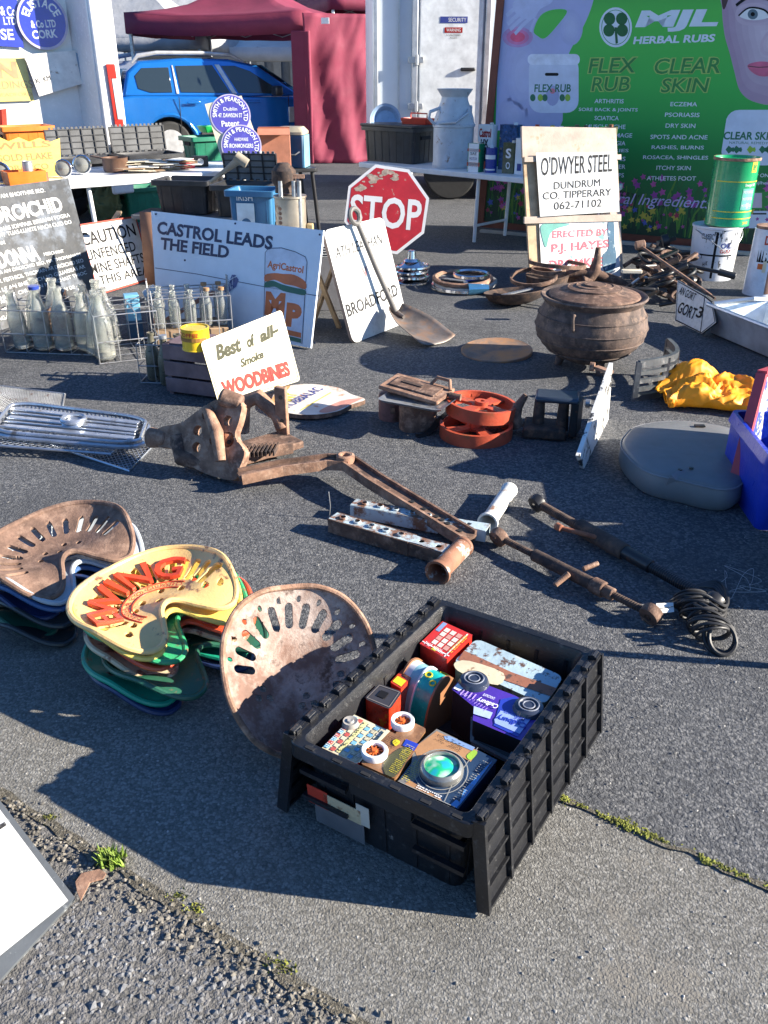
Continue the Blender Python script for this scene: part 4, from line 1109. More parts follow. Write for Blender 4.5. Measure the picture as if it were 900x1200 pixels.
# ---- stackable crate
def crate(name, label, loc, rz, L_, W_, H_, mat=BLK, lidm=None, lids=(None, None), group=None, rib=.06, tap=.03, cat='crate', flange=.02, detail=True, fr=.03):
    t = thing(name, label, cat, loc, rz, group)
    mb = MB(); lm = lidm or mat
    mb.loops([rr(L_ - .05 - tap, W_ - .05 - tap, .02, 0, 3), rr(L_ - .05, W_ - .05, .02, H_ - .035, 3), rr(L_, W_, .02, H_ - .035, 3), rr(L_, W_, .02, H_, 3), rr(L_ - flange * 2.2, W_ - flange * 2.2, .015, H_, 3), rr(L_ - .065, W_ - .065, .015, H_ - .03, 3), rr(L_ - .07 - tap, W_ - .07 - tap, .015, .008, 3)], closed_end=True, cap0=True)
    mb.build('body', mat, t, bevel=.0015, seg=1)
    rb = MB()
    nL = int(L_ / .1); nW = int(W_ / .1)
    for sy in (-1, 1):
        y = sy * (W_ / 2 - .025 - .004)
        for k in range(nL + 1):
            x = -L_ / 2 + .06 + (L_ - .12) * k / nL
            rb.beam((x * .97, y - sy * tap * .45, .01), (x, y, H_ - .03), .008, .012, up=(0, sy, 0))
        rb.box((0, y - sy * .008, H_ * .62), (L_ - .06, .014, .008))
    for sx in (-1, 1):
        x = sx * (L_ / 2 - .025 - .004)
        for k in range(nW + 1):
            y = -W_ / 2 + .06 + (W_ - .12) * k / nW
            rb.beam((x - sx * tap * .45, y * .97, .01), (x, y, H_ - .03), .008, .012, up=(sx, 0, 0))
        rb.box((x - sx * .008, 0, H_ * .62), (.014, W_ - .06, .008))
    rb.build('rib', mat, t, smooth=False)
    hb = MB()
    for sx in (-1, 1): MB().box((sx * (L_ / 2 - .022), 0, H_ * .72), (.01, W_ * .34, .03)).build('hand_hold', DARK, t)
    for side, ang in zip((-1, 1), lids):
        if ang is None: continue
        # lid built flat, hinge along local x at origin, spreading to +y, then swung by ang (0 = closed)
        ml = MB(); lw = W_ / 2 + .012
        ml.box((0, lw / 2, 0), (L_ - .02, lw, .006))
        nx_ = max(4, int(L_ / .1)); ny_ = 4
        ribs = ml; plateb = MB(); plateb.add(ml.v, ml.f); ribs = MB(); ml = ribs
        for k in range(nx_ + 1):
            x = -L_ / 2 + .014 + (L_ - .028) * k / nx_
            ml.box((x, lw / 2, 0), (.009, lw, .026))
        for k in range(ny_ + 1):
            ml.box((0, .004 + (lw - .008) * k / ny_, 0), (L_ - .02, .006, .02))
        r_ = Matrix.Rotation(R(ang), 4, 'X')
        if side < 0: mm_ = Matrix.Translation((0, -W_ / 2 - .004, H_ + .004)) @ r_
        else: mm_ = Matrix.Translation((0, W_ / 2 + .004, H_ + .004)) @ Matrix.Rotation(PI, 4, 'Z') @ r_
        ml.xf(mm_); plateb.xf(mm_); lid = plateb.build('lid', lm, t, smooth=False); ml.build('lid_rib', mat, lid, smooth=False)
        kn = MB()   # hinge knuckles
        nk = int(L_ / .05)
        for k in range(nk):
            x = -L_ / 2 + .03 + (L_ - .06) * k / (nk - 1)
            kn.box((x, -side * 0, .002), (.026 if k % 2 else .014, .02, .012)); kn.cyl((x - .012, 0, .004), (x + .012, 0, .004), .0075, n=8)
        kn.xf(Matrix.Translation((0, side * (W_ / 2 + .002), H_ + .002))); kn.build('hinge', lm, lid, smooth=False)
        tm = MB()   # interlocking teeth along the free edge
        for k in range(int(L_ / .035)):
            x = -L_ / 2 + .03 + .035 * k
            if x < L_ / 2 - .03: tm.box((x, lw + .006, 0), (.018, .018, .008))
        tm.xf(mm_); tm.build('teeth', lm, lid, smooth=False)
    return t
# right table: black crate, blue lid, red tray, tins
p = at(467, 192, TZ) + Vector((.02, .24, 0))
hc = hgt(at(467, 192, TZ), 150)
crate('lidded_crate', 'black lidded crate on the right table beside the churn', p, rtz + R(2), .66, .4, hc, group='black lidded crates')
t = thing('crate_cover', 'loose black lid lying on the crate beside the churn', 'lid', p + Vector((0, 0, hc)), rtz)
MB().box((0, 0, .012), (.67, .41, .022)).build('lid_panel', BLK, t, bevel=.005)
tp = p + Vector((0, 0, hc + .024))
t = thing('enamel_basin', 'pale blue enamel basin lying on its side on the black crate', 'basin', tp + Vector((-.14, .26, -.13)), 0)
mb = MB(); mb.lathe([(.0, .0), (.1, .0), (.13, .06), (.145, .065), (.15, .07)], 32); mb.xf(Matrix.Translation((0, 0, .135)) @ Matrix.Rotation(R(80), 4, 'X') @ Matrix.Translation((0, 0, 0)))
mb.build('bowl', M('pale blue enamel', (.3, .42, .62), rough=.3, coat=.3), t)
t = thing('red_toolbox', 'small red metal tray on top of the black crate', 'tray', tp + Vector((.17, -.05, 0)), rtz)
mb = MB(); mb.loops([rr(.3, .15, .015, 0), rr(.33, .17, .015, .05), rr(.32, .16, .015, .05), rr(.29, .14, .015, .006)]); mb.build('tray_body', M('red paint', (.45, .04, .02), rough=.45), t)
MB().tube([(-.1, 0, .05), (-.1, 0, .09), (.1, 0, .09), (.1, 0, .05)], .006, 8).build('handle', M('red paint', (.45, .04, .02)), t)

def tin(name, label, loc, rz, w, d, h, mat, cap=None, bands=(), texts=(), group='oil tins and cans', cat='tin', spout=True, round_=False, top=None):
    t = thing(name, label, cat, loc, rz, group)
    mb = MB()
    if round_:
        mb.lathe([(0, 0), (w / 2, 0), (w / 2, .004), (w / 2 - .002, .006), (w / 2 - .002, h - .006), (w / 2, h - .004), (w / 2, h), (w / 2 - .006, h), (w / 2 - .006, h - .004), (0, h - .004)], 28)
    else:
        q = .008
        mb.loops([rr(w, d, q, 0), rr(w, d, q, .004), rr(w - .003, d - .003, q, .007), rr(w - .003, d - .003, q, h - .007), rr(w, d, q, h - .004), rr(w, d, q, h), rr(w - .01, d - .01, q, h - .003)], cap0=True)
    mb.build('tin_body', mat, t)
    if spout: MB().lathe([(0, .0), (.018, 0), (.018, .02), (0, .022)], 14, (w * .25 if not round_ else 0, 0, h - .003)).build('cap', cap or STEEL, t)
    pr = Print(); mats = {}
    for (a0, b0, a1, b1, m_) in bands:
        if round_:
            k = ('b', m_.name); z_ = .0012
            n_ = 10; A0 = R(-90 + (a0 - .5) * 178); A1 = R(-90 + (a1 - .5) * 178)
            mb = MB(); vs = []
            for i in range(n_ + 1):
                a = A0 + (A1 - A0) * i / n_
                vs += [((w / 2 + .001) * math.cos(a), (w / 2 + .001) * math.sin(a), h * b0), ((w / 2 + .001) * math.cos(a), (w / 2 + .001) * math.sin(a), h * b1)]
            mb.add(vs, [(2 * i, 2 * i + 2, 2 * i + 3, 2 * i + 1) for i in range(n_)]); mb.build('printed_band', m_, t, smooth=False)
        else:
            mb = MB(); y = -d / 2 - .0006
            mb.add([(-w / 2 + w * a0, y, h * b0), (-w / 2 + w * a1, y, h * b0), (-w / 2 + w * a1, y, h * b1), (-w / 2 + w * a0, y, h * b1)], [(0, 1, 2, 3)]); mb.build('printed_band', m_, t, smooth=False)
    for (s_, a0, b0, a1, b1, m_, bo) in texts:
        v, f, _ = text_geo(s_, bo)
        vs = []
        for x, y in v:
            a = a0 + (a1 - a0) * x; b = b0 + (b1 - b0) * y
            if round_:
                g = R(-90 + (a - .5) * 178); vs.append(((w / 2 + .002) * math.cos(g), (w / 2 + .002) * math.sin(g), h * b))
            else: vs.append((-w / 2 + w * a, -d / 2 - .0018, h * b))
        MB().add(vs, f).build('lettering', m_, t, smooth=False)
    return t
GRN = M('green enamel', (.01, .22, .09), rough=.3, coat=.3, var=.05)
BLP = M('blue plastic', (.02, .05, .3), rough=.3, coat=.3, var=.05)
REDP = M('red paint', (.45, .04, .02)); CRM = M('cream paint', (.68, .6, .42), rough=.4, var=.06)
OLV = M('olive printed tin', (.09, .1, .05), rough=.4, var=.3, ns=30)
def tb(px, py, top, wpx, dep=0.0):
    p = at(px, py, TZ); p = p + Vector((0, dep * .9, 0)); dd = p.y * math.cos(CP) - (p.z - CH) * math.sin(CP)
    return p, wpx / CF * dd, hz(p.x, p.y, top) - p.z
tr_ = rtz + R(6)
p, w_, h_ = tb(557, 201, 168, 17); tin('oil_tin', 'small white and green oil tin at the front of the table', p, tr_, w_, .08, h_, GRN, None, ((.1, .0, .9, 1, INKW), (.0, .2, 1, .34, REDP), (0, .72, 1, .82, REDP)), (('SAE', .25, .6, .75, .7, INKB, 0), ('MOTOR', .2, .42, .8, .52, M('blue ink', (.03, .05, .25)), 0), ('CASTROL', .15, .74, .9, .81, INKW, 0)))
p, w_, h_ = tb(575, 202, 173, 14); tin('oil_bottle', 'small blue plastic oil bottle between two tins', p, tr_, w_, .07, h_, BLP, INKW, ((.1, .55, .9, .72, INKW), (.1, .1, .9, .16, INKW)), cat='bottle', round_=True)
p, w_, h_ = tb(571, 199, 146, 20, .12); tin('oil_tin', 'tall white and black oil tin lettered HX behind the small ones', p, tr_, w_, .09, h_, INKW, None, ((0, .18, 1, .5, INKB), (0, 0, 1, .18, REDP)), (('Castrol', .12, .72, .9, .92, INKR, .03), ('HX', .25, .5, .75, .68, INKB, .04)))
p, w_, h_ = tb(597, 203, 167, 16); tin('oil_tin', 'dark olive oil tin with round white emblem', p, tr_, w_, .08, h_, OLV, None, (), (('S', .3, .5, .75, .82, INKW, .03), ('O', .35, .15, .7, .38, INKW, .02)))
p, w_, h_ = tb(598, 200, 146, 24, .12); tin('oil_tin', 'dark blue printed oil tin behind the olive one', p, tr_, w_, .09, h_, M('dark blue tin', (.03, .08, .2), rough=.4, var=.5, ns=30, second=((.4, .25, .08), .62, 22)), INKW)
p, w_, h_ = tb(610, 204, 162, 9); tin('oil_tin', 'narrow white tin pressed against the wooden board', p, tr_, w_ * 1.5, .07, h_, INKW, None, ((0.3, .1, .7, .3, M('blue ink', (.03, .05, .25))),))
# further tins on the second table behind the wooden board
Ax = Vector((1.2, 7.62, 0)); Bx = Vector((1.8, 7.35, 0))
RT2, r2, l2 = table('folding_table', 'second white folding table hidden behind the wooden sign board', Ax, Bx, .5, .52)
capm = [REDP, M('yellow paint', (.6, .45, .04), rough=.4), INKW, OLV, BLKM, GRN, M('brown paint', (.2, .08, .04), rough=.5)]
lab = ['with a red cap', 'with a yellow lid', 'with a white lid', 'in olive green', 'with a black cap', 'in bright green', 'in brown']
for k in range(7):
    q = Ax.lerp(Bx, .02 + k * .15) + Vector((.03, .15, .52)); tp_ = hz(q.x, q.y, 147 + (k % 3))
    tin('grease_tin', 'grease tin %s in the row showing over the wooden board' % lab[k], q, r2, .11, .1, tp_ - .52 - .01, [OLV, CRM, REDP][k % 3], capm[k], (), (), round_=(k % 2 == 0), group='row of tins behind the wooden board')
# meadow coloured crate foot below table is the banner itself

# ================================================================ LEFT TABLE
A = at(60, 217, .7) + Vector((-.9, -.35, 0)); B = at(318, 198, .7)
A = at(72, 214, .7); B = at(316, 197, .7); u_ = (B - A).normalized(); A = A - u_ * 1.2
LT, ltz, ltl = table('folding_table', 'long white folding table crowded with bric a brac before the van', A, B, .75, .7, legs=((.42, .03), (.5, .03), (.93, .0)))
def lt(px, py, z=.7): return at(px, py, z)
YS = M('yellow enamel', (.72, .52, .1), rough=.3, coat=.3, var=.1, second=((.5, .3, .08), .66, 20))
n_ = Vector((u_.y, -u_.x, 0)); n_ = n_ if n_.y < 0 else -n_
o_ = lt(40, 208); pl_n = (n_ * math.cos(R(12)) + Vector((0, 0, 1)) * math.sin(R(12)))
def wavy(s_):
    out = [s_.loc(-30, 214), s_.loc(72, 207)]
    for k in range(9): out.append(s_.loc(70 - k * 12, 162 + (5 if k % 2 else 0) - k * .3))
    return out
s = Sign('enamel_sign', 'scallop topped yellow enamel sign propped on the left table', 'sign', [(-30, 214), (72, 207), (68, 161), (-32, 160)], face=YS, plane=(o_, pl_n), shape=wavy)
BR_ = M('brown ink', (.3, .14, .03), rough=.5)
s.ptext('WILLS', -6, 176, 60, 172, 8, BR_, .02); s.ptext('GOLD FLAKE', -4, 190, 62, 186, 8, BR_, .02); s.ptext('TOBACCO', 0, 202, 58, 198, 7, BR_, .02); s.done()
OR = M('orange plastic', (.72, .17, .02), rough=.4)
q = lt(20, 196) + Vector((-.05, .4, 0)); hh = hz(q.x, q.y, 147) - .7
crate('orange_crate', 'orange plastic crate behind the yellow sign', q, ltz, .42, .3, hh, mat=OR)
o = Sign('red_box', 'thin red card box at the far left above the orange crate', 'box', [(-12, 150), (3, 148), (2, 128), (-10, 130)], plane=(q + Vector((0, .2, 0)), Vector((0, -1, 0))), face=REDP, th=.1)
# open crates with upright grid lids
for k, (x0, x1, y0, y1, lb) in enumerate(((50, 127, 152, 195, 'left of the two open crates with raised grid lids'), (128, 199, 153, 189, 'right of the two open crates with raised grid lids'))):
    q = lt((x0 + x1) / 2, y1 + 4) + Vector((0, .32, 0)); dd = q.y * math.cos(CP) - (q.z - CH) * math.sin(CP); w_ = (x1 - x0) / CF * dd
    crate('lidded_crate', lb, q + Vector((0, 0, 0)), ltz, w_ * .98, .36, .06, mat=BLK, lidm=M('dark dusty lid', (.08, .083, .088), rough=.6, var=.2), lids=(None, 96), group='open crates on the left table')
def lamp_thing(px, py, d, label, ring=CHROME):
    q = lt(px, py); t = thing('headlamp', label, 'headlamp', q, R(10), 'old headlamps')
    r_ = d / 2
    mb = MB(); mb.lathe([(0, -.09), (r_ * .5, -.085), (r_ * .9, -.03), (r_, 0), (r_ * .92, .01)], 24); mb.xf(Matrix.Translation((0, 0, r_ + .005)) @ Matrix.Rotation(R(85), 4, 'X')); mb.build('shell', BLKM, t)
    mb = MB(); mb.lathe([(0, .02), (r_ * .5, .015), (r_ * .86, .0)], 24); mb.xf(Matrix.Translation((0, 0, r_ + .005)) @ Matrix.Rotation(R(85), 4, 'X')); mb.build('lens', M('lamp glass', (.2, .2, .18), rough=.12, coat=.5), t)
    mb = MB(); mb.lathe([(r_ * .84, -.004), (r_ * .9, .014), (r_ * 1.02, .004)], 24); mb.xf(Matrix.Translation((0, 0, r_ + .005)) @ Matrix.Rotation(R(85), 4, 'X')); mb.build('rim', ring, t)
lamp_thing(76, 209, .12, 'black headlamp with bright rim beside the yellow sign')
lamp_thing(98, 205, .13, 'chrome headlamp standing beside the brown pot')
lamp_thing(3, 215, .13, 'headlamp at the far left end of the table')
q = lt(26, 217); t = thing('orange_box', 'low orange wooden box holding a round tin on the left table', 'box', q + Vector((0, .06, 0)), ltz)
mb = MB(); mb.loops([rr(.24, .16, .005, 0), rr(.25, .17, .005, .085), rr(.23, .15, .005, .085), rr(.22, .14, .005, .01)]); mb.build('box_body', OR, t)
tin('round_tin', 'small silver tin standing in the low orange box', q + Vector((.03, .07, .012)), 0, .07, .07, .13, STEEL, spout=False, round_=True)
tin('round_tin', 'small brown tin right of the low orange box', lt(47, 214) + Vector((.02, .05, 0)), 0, .05, .05, .06, M('brown paint', (.2, .08, .04)), spout=False, round_=True)
q = lt(132, 203) + Vector((0, .1, 0)); t = thing('brown_pot', 'dull brown saucepan with a dark rim on the left table', 'saucepan', q, R(150))
mb = MB(); mb.lathe([(0, 0), (.08, 0), (.09, .01), (.092, .095), (.096, .1), (.088, .1), (.084, .012), (0, .01)], 32); mb.build('pan_body', M('brown enamel', (.13, .07, .045), rough=.45, var=.2), t)
MB().beam((.08, 0, .085), (.22, .02, .1), .025, .01).build('handle', M('brown enamel', (.13, .07, .045)), t, bevel=.003)
q = lt(122, 190) + Vector((0, .25, 0)); t = thing('straw_hat', 'cream domed colander upside down behind the brown saucepan', 'colander', q)
mb = MB(); mb.lathe([(.19, 0), (.17, .012), (.15, .02), (.13, .07), (.08, .105), (0, .115)], 36, sy=.8); mb.build('bowl', CRM, t)
mb = MB()
for ri, zi, n_ in ((.147, .035, 16), (.135, .065, 14), (.1, .096, 10)):
    for k in range(n_):
        a = 2 * PI * k / n_; mb.cyl((ri * math.cos(a), ri * .8 * math.sin(a), zi), ((ri + .006) * math.cos(a), (ri + .006) * .8 * math.sin(a), zi + .002), .008, n=6)
struct(mb.build('holes', DARK, t), 'stuff')
# heap of papers
rn = random.Random(5)
PAP = [M('cream card', (.62, .55, .42), rough=.8), M('white card', (.7, .7, .66), rough=.8), M('red card', (.5, .06, .08), rough=.7), M('green card', (.05, .35, .15), rough=.7), M('brown card', (.3, .2, .12), rough=.8)]
q = lt(172, 203) + Vector((.0, .12, 0))
t = thing('paper_heap', 'untidy heap of old papers and cards beside the saucepan', 'papers', q, ltz)
for k in range(26):
    x = rn.uniform(-.2, .34); mb = MB(); mb.box((x, rn.uniform(-.08, .12), .008 + k * .0026), (rn.uniform(.1, .2), rn.uniform(.08, .16), .003), rot=(Matrix.Rotation(rn.uniform(-.6, .6), 3, 'Z') @ Matrix.Rotation(rn.uniform(-.06, .06), 3, 'Y')))
    mb.build('card', PAP[rn.choice((0, 1, 1, 4, 0, 3 if x > .15 else 0))], t)
q = lt(216, 199) + Vector((0, .12, 0)); t = thing('red_purse', 'small crumpled red purse at the end of the paper heap', 'purse', q, .3)
mb = MB(); mb.loops([rr(.11, .06, .02, 0), rr(.13, .07, .03, .03), rr(.1, .04, .02, .065), rr(.08, .02, .009, .07)], cap0=True); mb.build('purse_body', PAP[2], t, bevel=.004)
q = lt(232, 197) + Vector((0, .12, 0)); t = thing('camera', 'old black camera lying beside the red purse', 'camera', q, .2)
MB().box((0, 0, .04), (.12, .06, .075)).build('camera_body', BLK, t, bevel=.008); MB().cyl((0, -.03, .04), (0, -.06, .04), .025, n=16).build('lens', CHROME, t)
# boxes behind the left table end
crate('green_crate', 'green plastic crate behind the paper heap', lt(222, 190) + Vector((0, .7, -.05)), ltz, .36, .3, .2, mat=M('bottle green plastic', (.01, .16, .09), rough=.45))
GT = M('bright green plastic', (.02, .45, .1), rough=.4)
q = lt(233, 186) + Vector((.05, .62, .17)); t = thing('green_tray', 'bright green tray on top of the green crate', 'tray', q, ltz)
mb = MB(); mb.loops([rr(.24, .14, .01, 0), rr(.28, .18, .01, .05), rr(.26, .16, .01, .05), rr(.23, .13, .01, .006)]); mb.build('tray_body', GT, t)
# board with two round enamel signs
nb = (Vector((.12, -.98, 0)).normalized() * math.cos(R(20)) + Vector((0, 0, 1)) * math.sin(R(20)))
ob = lt(285, 203)
s = Sign('sign_board', 'cream board carrying two round purple enamel signs', 'sign', [(265, 203), (318, 209), (283, 112), (240, 122)], face=M('cream board', (.72, .64, .45), rough=.5), plane=(ob, nb), th=.02)
PUR = M('purple blue enamel', (.1, .09, .42), rough=.25, coat=.4, var=.06)
for (cx, cy, tt, zz) in ((270, 135, ('SMITH & PEARSON LTD', 'Dublin', '47. DAWSON ST', 'Patent'), .004), (283, 171, ('SMITH & PEARSON LTD', 'HARDWARE', 'IRONMONGERS', 'Dublin'), .012)):
    cc = s.loc(cx, cy); rd = .145
    mb = MB(); mb.cyl((*cc, 0), (*cc, zz), rd, n=44); mb.build('enamel_disc', M('pale enamel rim', (.5, .45, .6)), s.e)
    mb = MB(); mb.lathe([(0, zz + .001), (rd * .94, zz + .001)], 44, (*cc, 0)); mb.build('disc_face', PUR, s.e)
    s.pr.arc(tt[0], cc, rd * .66, rd * .88, 195, -15, INKW, .02, z=zz + .003)
    s.ptext(tt[1], cx - 8, cy - 5, cx + 8, cy - 5, 4, INKW, .01, z=zz + .003); s.ptext(tt[2], cx - 14, cy + 3, cx + 14, cy + 3, 5, INKW, .02, z=zz + .003); s.ptext(tt[3], cx - 10, cy + 14, cx + 11, cy + 13, 7, INKW, .02, z=zz + .003)
s.done()
TER = M('terracotta', (.5, .2, .12), rough=.8)
q = lt(311, 200) + Vector((.05, .25, -.04)); t = thing('terracotta_box', 'terracotta coloured cardboard box behind the round signs', 'box', q, .1)
MB().box((0, 0, .14), (.24, .2, .3)).build('box_body', TER, t, bevel=.004)
for sy in (-1, 1): MB().box((0, sy * .13, .3), (.24, .1, .004), rot=Matrix.Rotation(sy * -.4, 3, 'X')).build('flap', TER, t)
# blue tin box on a small black table
q = at(341, 199, .66); 
TBk, _, _ = table('small_table', 'small black folding table carrying the blue tin box', at(300, 206, .63) + Vector((0, .1, 0)), at(372, 203, .63) + Vector((0, .1, 0)), .5, .66, mat=BLKM, leg=BLKM, th=.03, legs=((.1, 0), (.93, .06)))
t = thing('blue_tin_box', 'tall dark blue tin box with pale lid beside the terracotta box', 'box', q + Vector((0, .22, 0)), R(-8))
dd = q.y * math.cos(CP); w_ = 34 / CF * dd; h_ = hz(q.x, q.y + .22, 157) - .66
mb = MB(); mb.box((0, 0, h_ / 2), (w_, .22, h_)); mb.build('box_body', M('dark blue paint', (.02, .08, .16), rough=.4, var=.15), t, bevel=.01)
mb = MB(); mb.loops([rr(w_ + .01, .23, .02, h_), rr(w_ + .01, .23, .02, h_ + .02), rr(w_ * .8, .16, .03, h_ + .055)], cap0=True); mb.build('lid', M('brass lid', (.4, .35, .25), rough=.4), t)
mb = MB(); mb.tube([(-.08, -.115, h_ * .5), (-.05, -.14, h_ * .42), (.05, -.14, h_ * .42), (.08, -.115, h_ * .5)], .006, 8); mb.build('handle', STEEL, t)
MB().box((w_ / 2 + .004, 0, h_ / 2), (.006, .2, h_ * .96)).build('side_panel', M('light blue paint', (.2, .45, .6), rough=.4), t)
# things under the left table
crate('green_crate', 'green crate with printed panel under the left table', at(160, 262) + Vector((0, .25, 0)) * 1, ltz, .42, .34, .32, mat=M('bottle green plastic', (.01, .16, .09)))
def lump(name, label, cat, c, size, mat, seed=0, cr=.25, rz=0, part='folds'):
    t = thing(name, label, cat, c, rz)
    bm_ = bmesh.new(); bmesh.ops.create_icosphere(bm_, subdivisions=5, radius=1)
    for v in bm_.verts:
        p_ = v.co.copy(); d_ = 1 + cr * (abs(noise.noise(p_ * 1.6 + Vector((seed, 0, 0)))) * -1.6 + .3) + cr * .5 * noise.noise(p_ * 4 + Vector((0, seed, 0)))
        v.co = Vector((p_.x * size[0], p_.y * size[1], max(0, p_.z * .5 + .5) * size[2])) * d_
    me = bpy.data.meshes.new(part); bm_.to_mesh(me); bm_.free(); me.materials.append(mat); me.shade_smooth()
    o = bpy.data.objects.new(part, me); COL.objects.link(o); o.parent = t; return t
lump('canvas_bag', 'slumped olive canvas bag under the left table', 'bag', at(125, 262), (.16, .14, .4), M('olive canvas', (.12, .13, .05), rough=.9), 3)
lump('cloth_bundle', 'dark purple bundle of cloth under the left table', 'cloth', at(112, 290), (.25, .15, .14), M('purple cloth', (.12, .06, .25)), 8)
lump('sack', 'dark bundle of sacking far under the left table', 'sack', at(85, 255), (.2, .2, .4), M('dark sacking', (.03, .03, .035), rough=.9), 12)
t = thing('wood_batten', 'short pale wooden batten leaning under the left table', 'batten', (0, 0, 0)); a = at(118, 282, .03); b = at(140, 248, .22)
MB().beam(a, b, .05, .02).build('batten_body', WOOD, t, bevel=.003)
# ================================================================ STANDING SIGNS
def legprop(s, frac, ln, out, name='prop_leg'):
    a = Vector((*s.pr.P(frac, .9), -.012)); n = s.m.to_3x3()
    w0 = s.m @ a; g = Vector((w0.x, w0.y, 0)) - Vector((s.n.x, s.n.y, 0)).normalized() * out
    b = s.m.inverted() @ Vector((g.x, g.y, .005))
    MB().beam(a, b, .03, .015).build(name, WOOD, s.e)
# low table with the crates behind the oil sign
A = at(176, 262, .47) + Vector((0, .1, 0)); B = at(352, 272, .47) + Vector((0, .1, 0))
A = Vector((-1.78, 6.42, 0)); B = Vector((-.62, 6.22, 0))
CT, crz, cln = table('low_table', 'low grey table holding black and blue crates behind the oil sign', A, B, .36, .47, mat=GRYP, leg=BLKM, th=.03)
def ct(px, py, z=.47): return at(px, py, z)
def crate_at(px0, px1, ytop, yb, D_, z0, dep, label, mat, lids=(None, None), rz=crz, **k):
    # rim columns px0..px1 at row ytop, placed at ground distance D_
    zt_ = hz(0, D_, ytop)
    x0 = pX(px0, D_, zt_); x1 = pX(px1, D_, zt_)
    c = Vector(((x0 + x1) / 2, D_ + dep / 2, z0)); return crate(k.pop('name', 'lidded_crate'), label, c, rz, (x1 - x0), dep, zt_ - z0, mat=mat, lids=lids, **k)
crate_at(178, 250, 212, 250, 6.4, .475, .33, 'open black crate behind the left end of the oil sign', BLK, (None, None), group='black open crates on the low table')
crate_at(247, 318, 218, 255, 6.26, .475, .33, 'open black crate with dusty inner wall beside the blue crate', BLK, (None, 80), lidm=GRYP, group='black open crates on the low table')
BC = M('dark blue crate plastic', (.03, .14, .28), rough=.45, var=.1)
c = crate_at(264, 326, 224, 262, 5.62, .0, .26, 'small blue crate with a white label behind the oil sign', BC, name='blue_crate')
LW = hz(0, 5.62, 224)
pr = Print([(-.11, 0), (.14, 0), (.14, LW), (-.11, LW)])
pr.rect(.1, .7, .55, .9, M('white label', (.6, .7, .75), rough=.5)); pr.text('IRISH', .12, .92, .52, .97, INKW); pr.rect(.35, .58, .7, .66, INKW); pr.text('87815', .37, .59, .68, .65, INKB, z=.003)
pr.ell(.33, .72, .14, .06, BC, .0025, a0=0, a1=180)
pr.done(c, Matrix(((1, 0, 0, 0), (0, 0, -1, -.118), (0, 1, 0, 0), (0, 0, 0, 1))))
# horn handled tool poking out of crate
t = thing('wooden_mallet', 'old wooden tool handle poking up out of the black crate', 'tool', Vector((pX(268, 5.9, .75), 5.9, .75)))
a = Vector((pX(243, 5.9, .8), 6.0, hz(0, 6.0, 213))); b = Vector((pX(283, 5.9, .9), 5.85, hz(0, 5.85, 186)))
o0 = t.location
MB().tube([a - o0, a.lerp(b, .5) - o0, b - o0], [.012, .016, .028], 10).build('handle', M('grey wood', (.3, .26, .2), rough=.8), t)
MB().cyl(b - o0 - Vector((.03, 0, -.02)), b - o0 + Vector((.04, 0, -.03)), .03, n=12).build('tool_head', M('grey wood', (.3, .26, .2)), t, bevel=.004)
# stirrup pump
q = Vector((pX(341, 5.3, .5), 5.35, .42))
t = thing('hand_pump', 'dull metal cylinder pump with a rusty iron head behind the oil sign', 'pump', q)
h_ = hz(q.x, q.y, 232) - q.z; r_ = 18 / CF * (q.y * math.cos(CP) + .4)
mb = MB(); mb.lathe([(0, 0), (r_, 0), (r_, h_), (r_ * 1.06, h_ + .005), (r_ * 1.06, h_ + .015), (r_ * .5, h_ + .02), (0, h_ + .02)], 28); mb.build('barrel', M('brassy metal', (.42, .37, .3), rough=.4, metal=.6, second=((.2, .13, .08), .58, 8)), t)
mb = MB(); mb.lathe([(0, 0), (.055, 0), (.05, .03), (.07, .06), (.07, .12), (.05, .14), (.03, .16), (0, .16)], 10, (-.03, 0, h_ + .03)); mb.build('pump_head', RUSTD, t)
for x in (-.045, .03, .06): MB().cyl((x, -.06, h_ * .2 if x > .05 else h_ * .9), (x, -.06, h_ + .1), .013, n=10).build('rod', STEEL, t)
MB().box((.03, -.03, h_ + .12), (.12, .02, .02)).build('cross_bar', RUSTL, t)
MB().box((r_ + .02, 0, .08), (.04, .05, .16)).build('foot_bracket', M('yellowed metal', (.4, .3, .15), rough=.6), t, bevel=.008)
for k in range(8): MB().lathe([(.017, 0), (.021, .01), (.017, .02)], 10, (-.045, -.06 - .0, .06 + k * .026 + .0)).build('spring_coil', RUSTL, t)
# plastic bundle
t = thing('plastic_sheet', 'folded sheets of clear plastic on the ground behind the white sign', 'plastic sheet', Vector((pX(395, 5.6, .4), 5.75, .33)))
PLS = M('clear plastic', (.5, .52, .54), rough=.25, bump=.8, bs=22, bd=.02)
for k in range(5): MB().loops([rr(.42, .26, .05, k * .016, 4, .012 * k, 0), rr(.44, .28, .05, .007 + k * .016, 4, .012 * k, 0), rr(.42, .26, .05, .013 + k * .016, 4, .012 * k, 0)], cap0=True).build('folded_sheet', PLS, t)
t = thing('plastic_box', 'low grey box under the folded plastic sheets', 'box', Vector((pX(395, 5.6, .4), 5.75, 0)))
MB().box((0, 0, .165), (.42, .28, .33)).build('box_body', M('grey card', (.25, .25, .27), rough=.8), t, bevel=.004)
t = thing('cardboard_box', 'flattened brown cardboard leaning between the caution and oil signs', 'box', at(172, 330))
s_ = t.location
a = at(160, 330); 
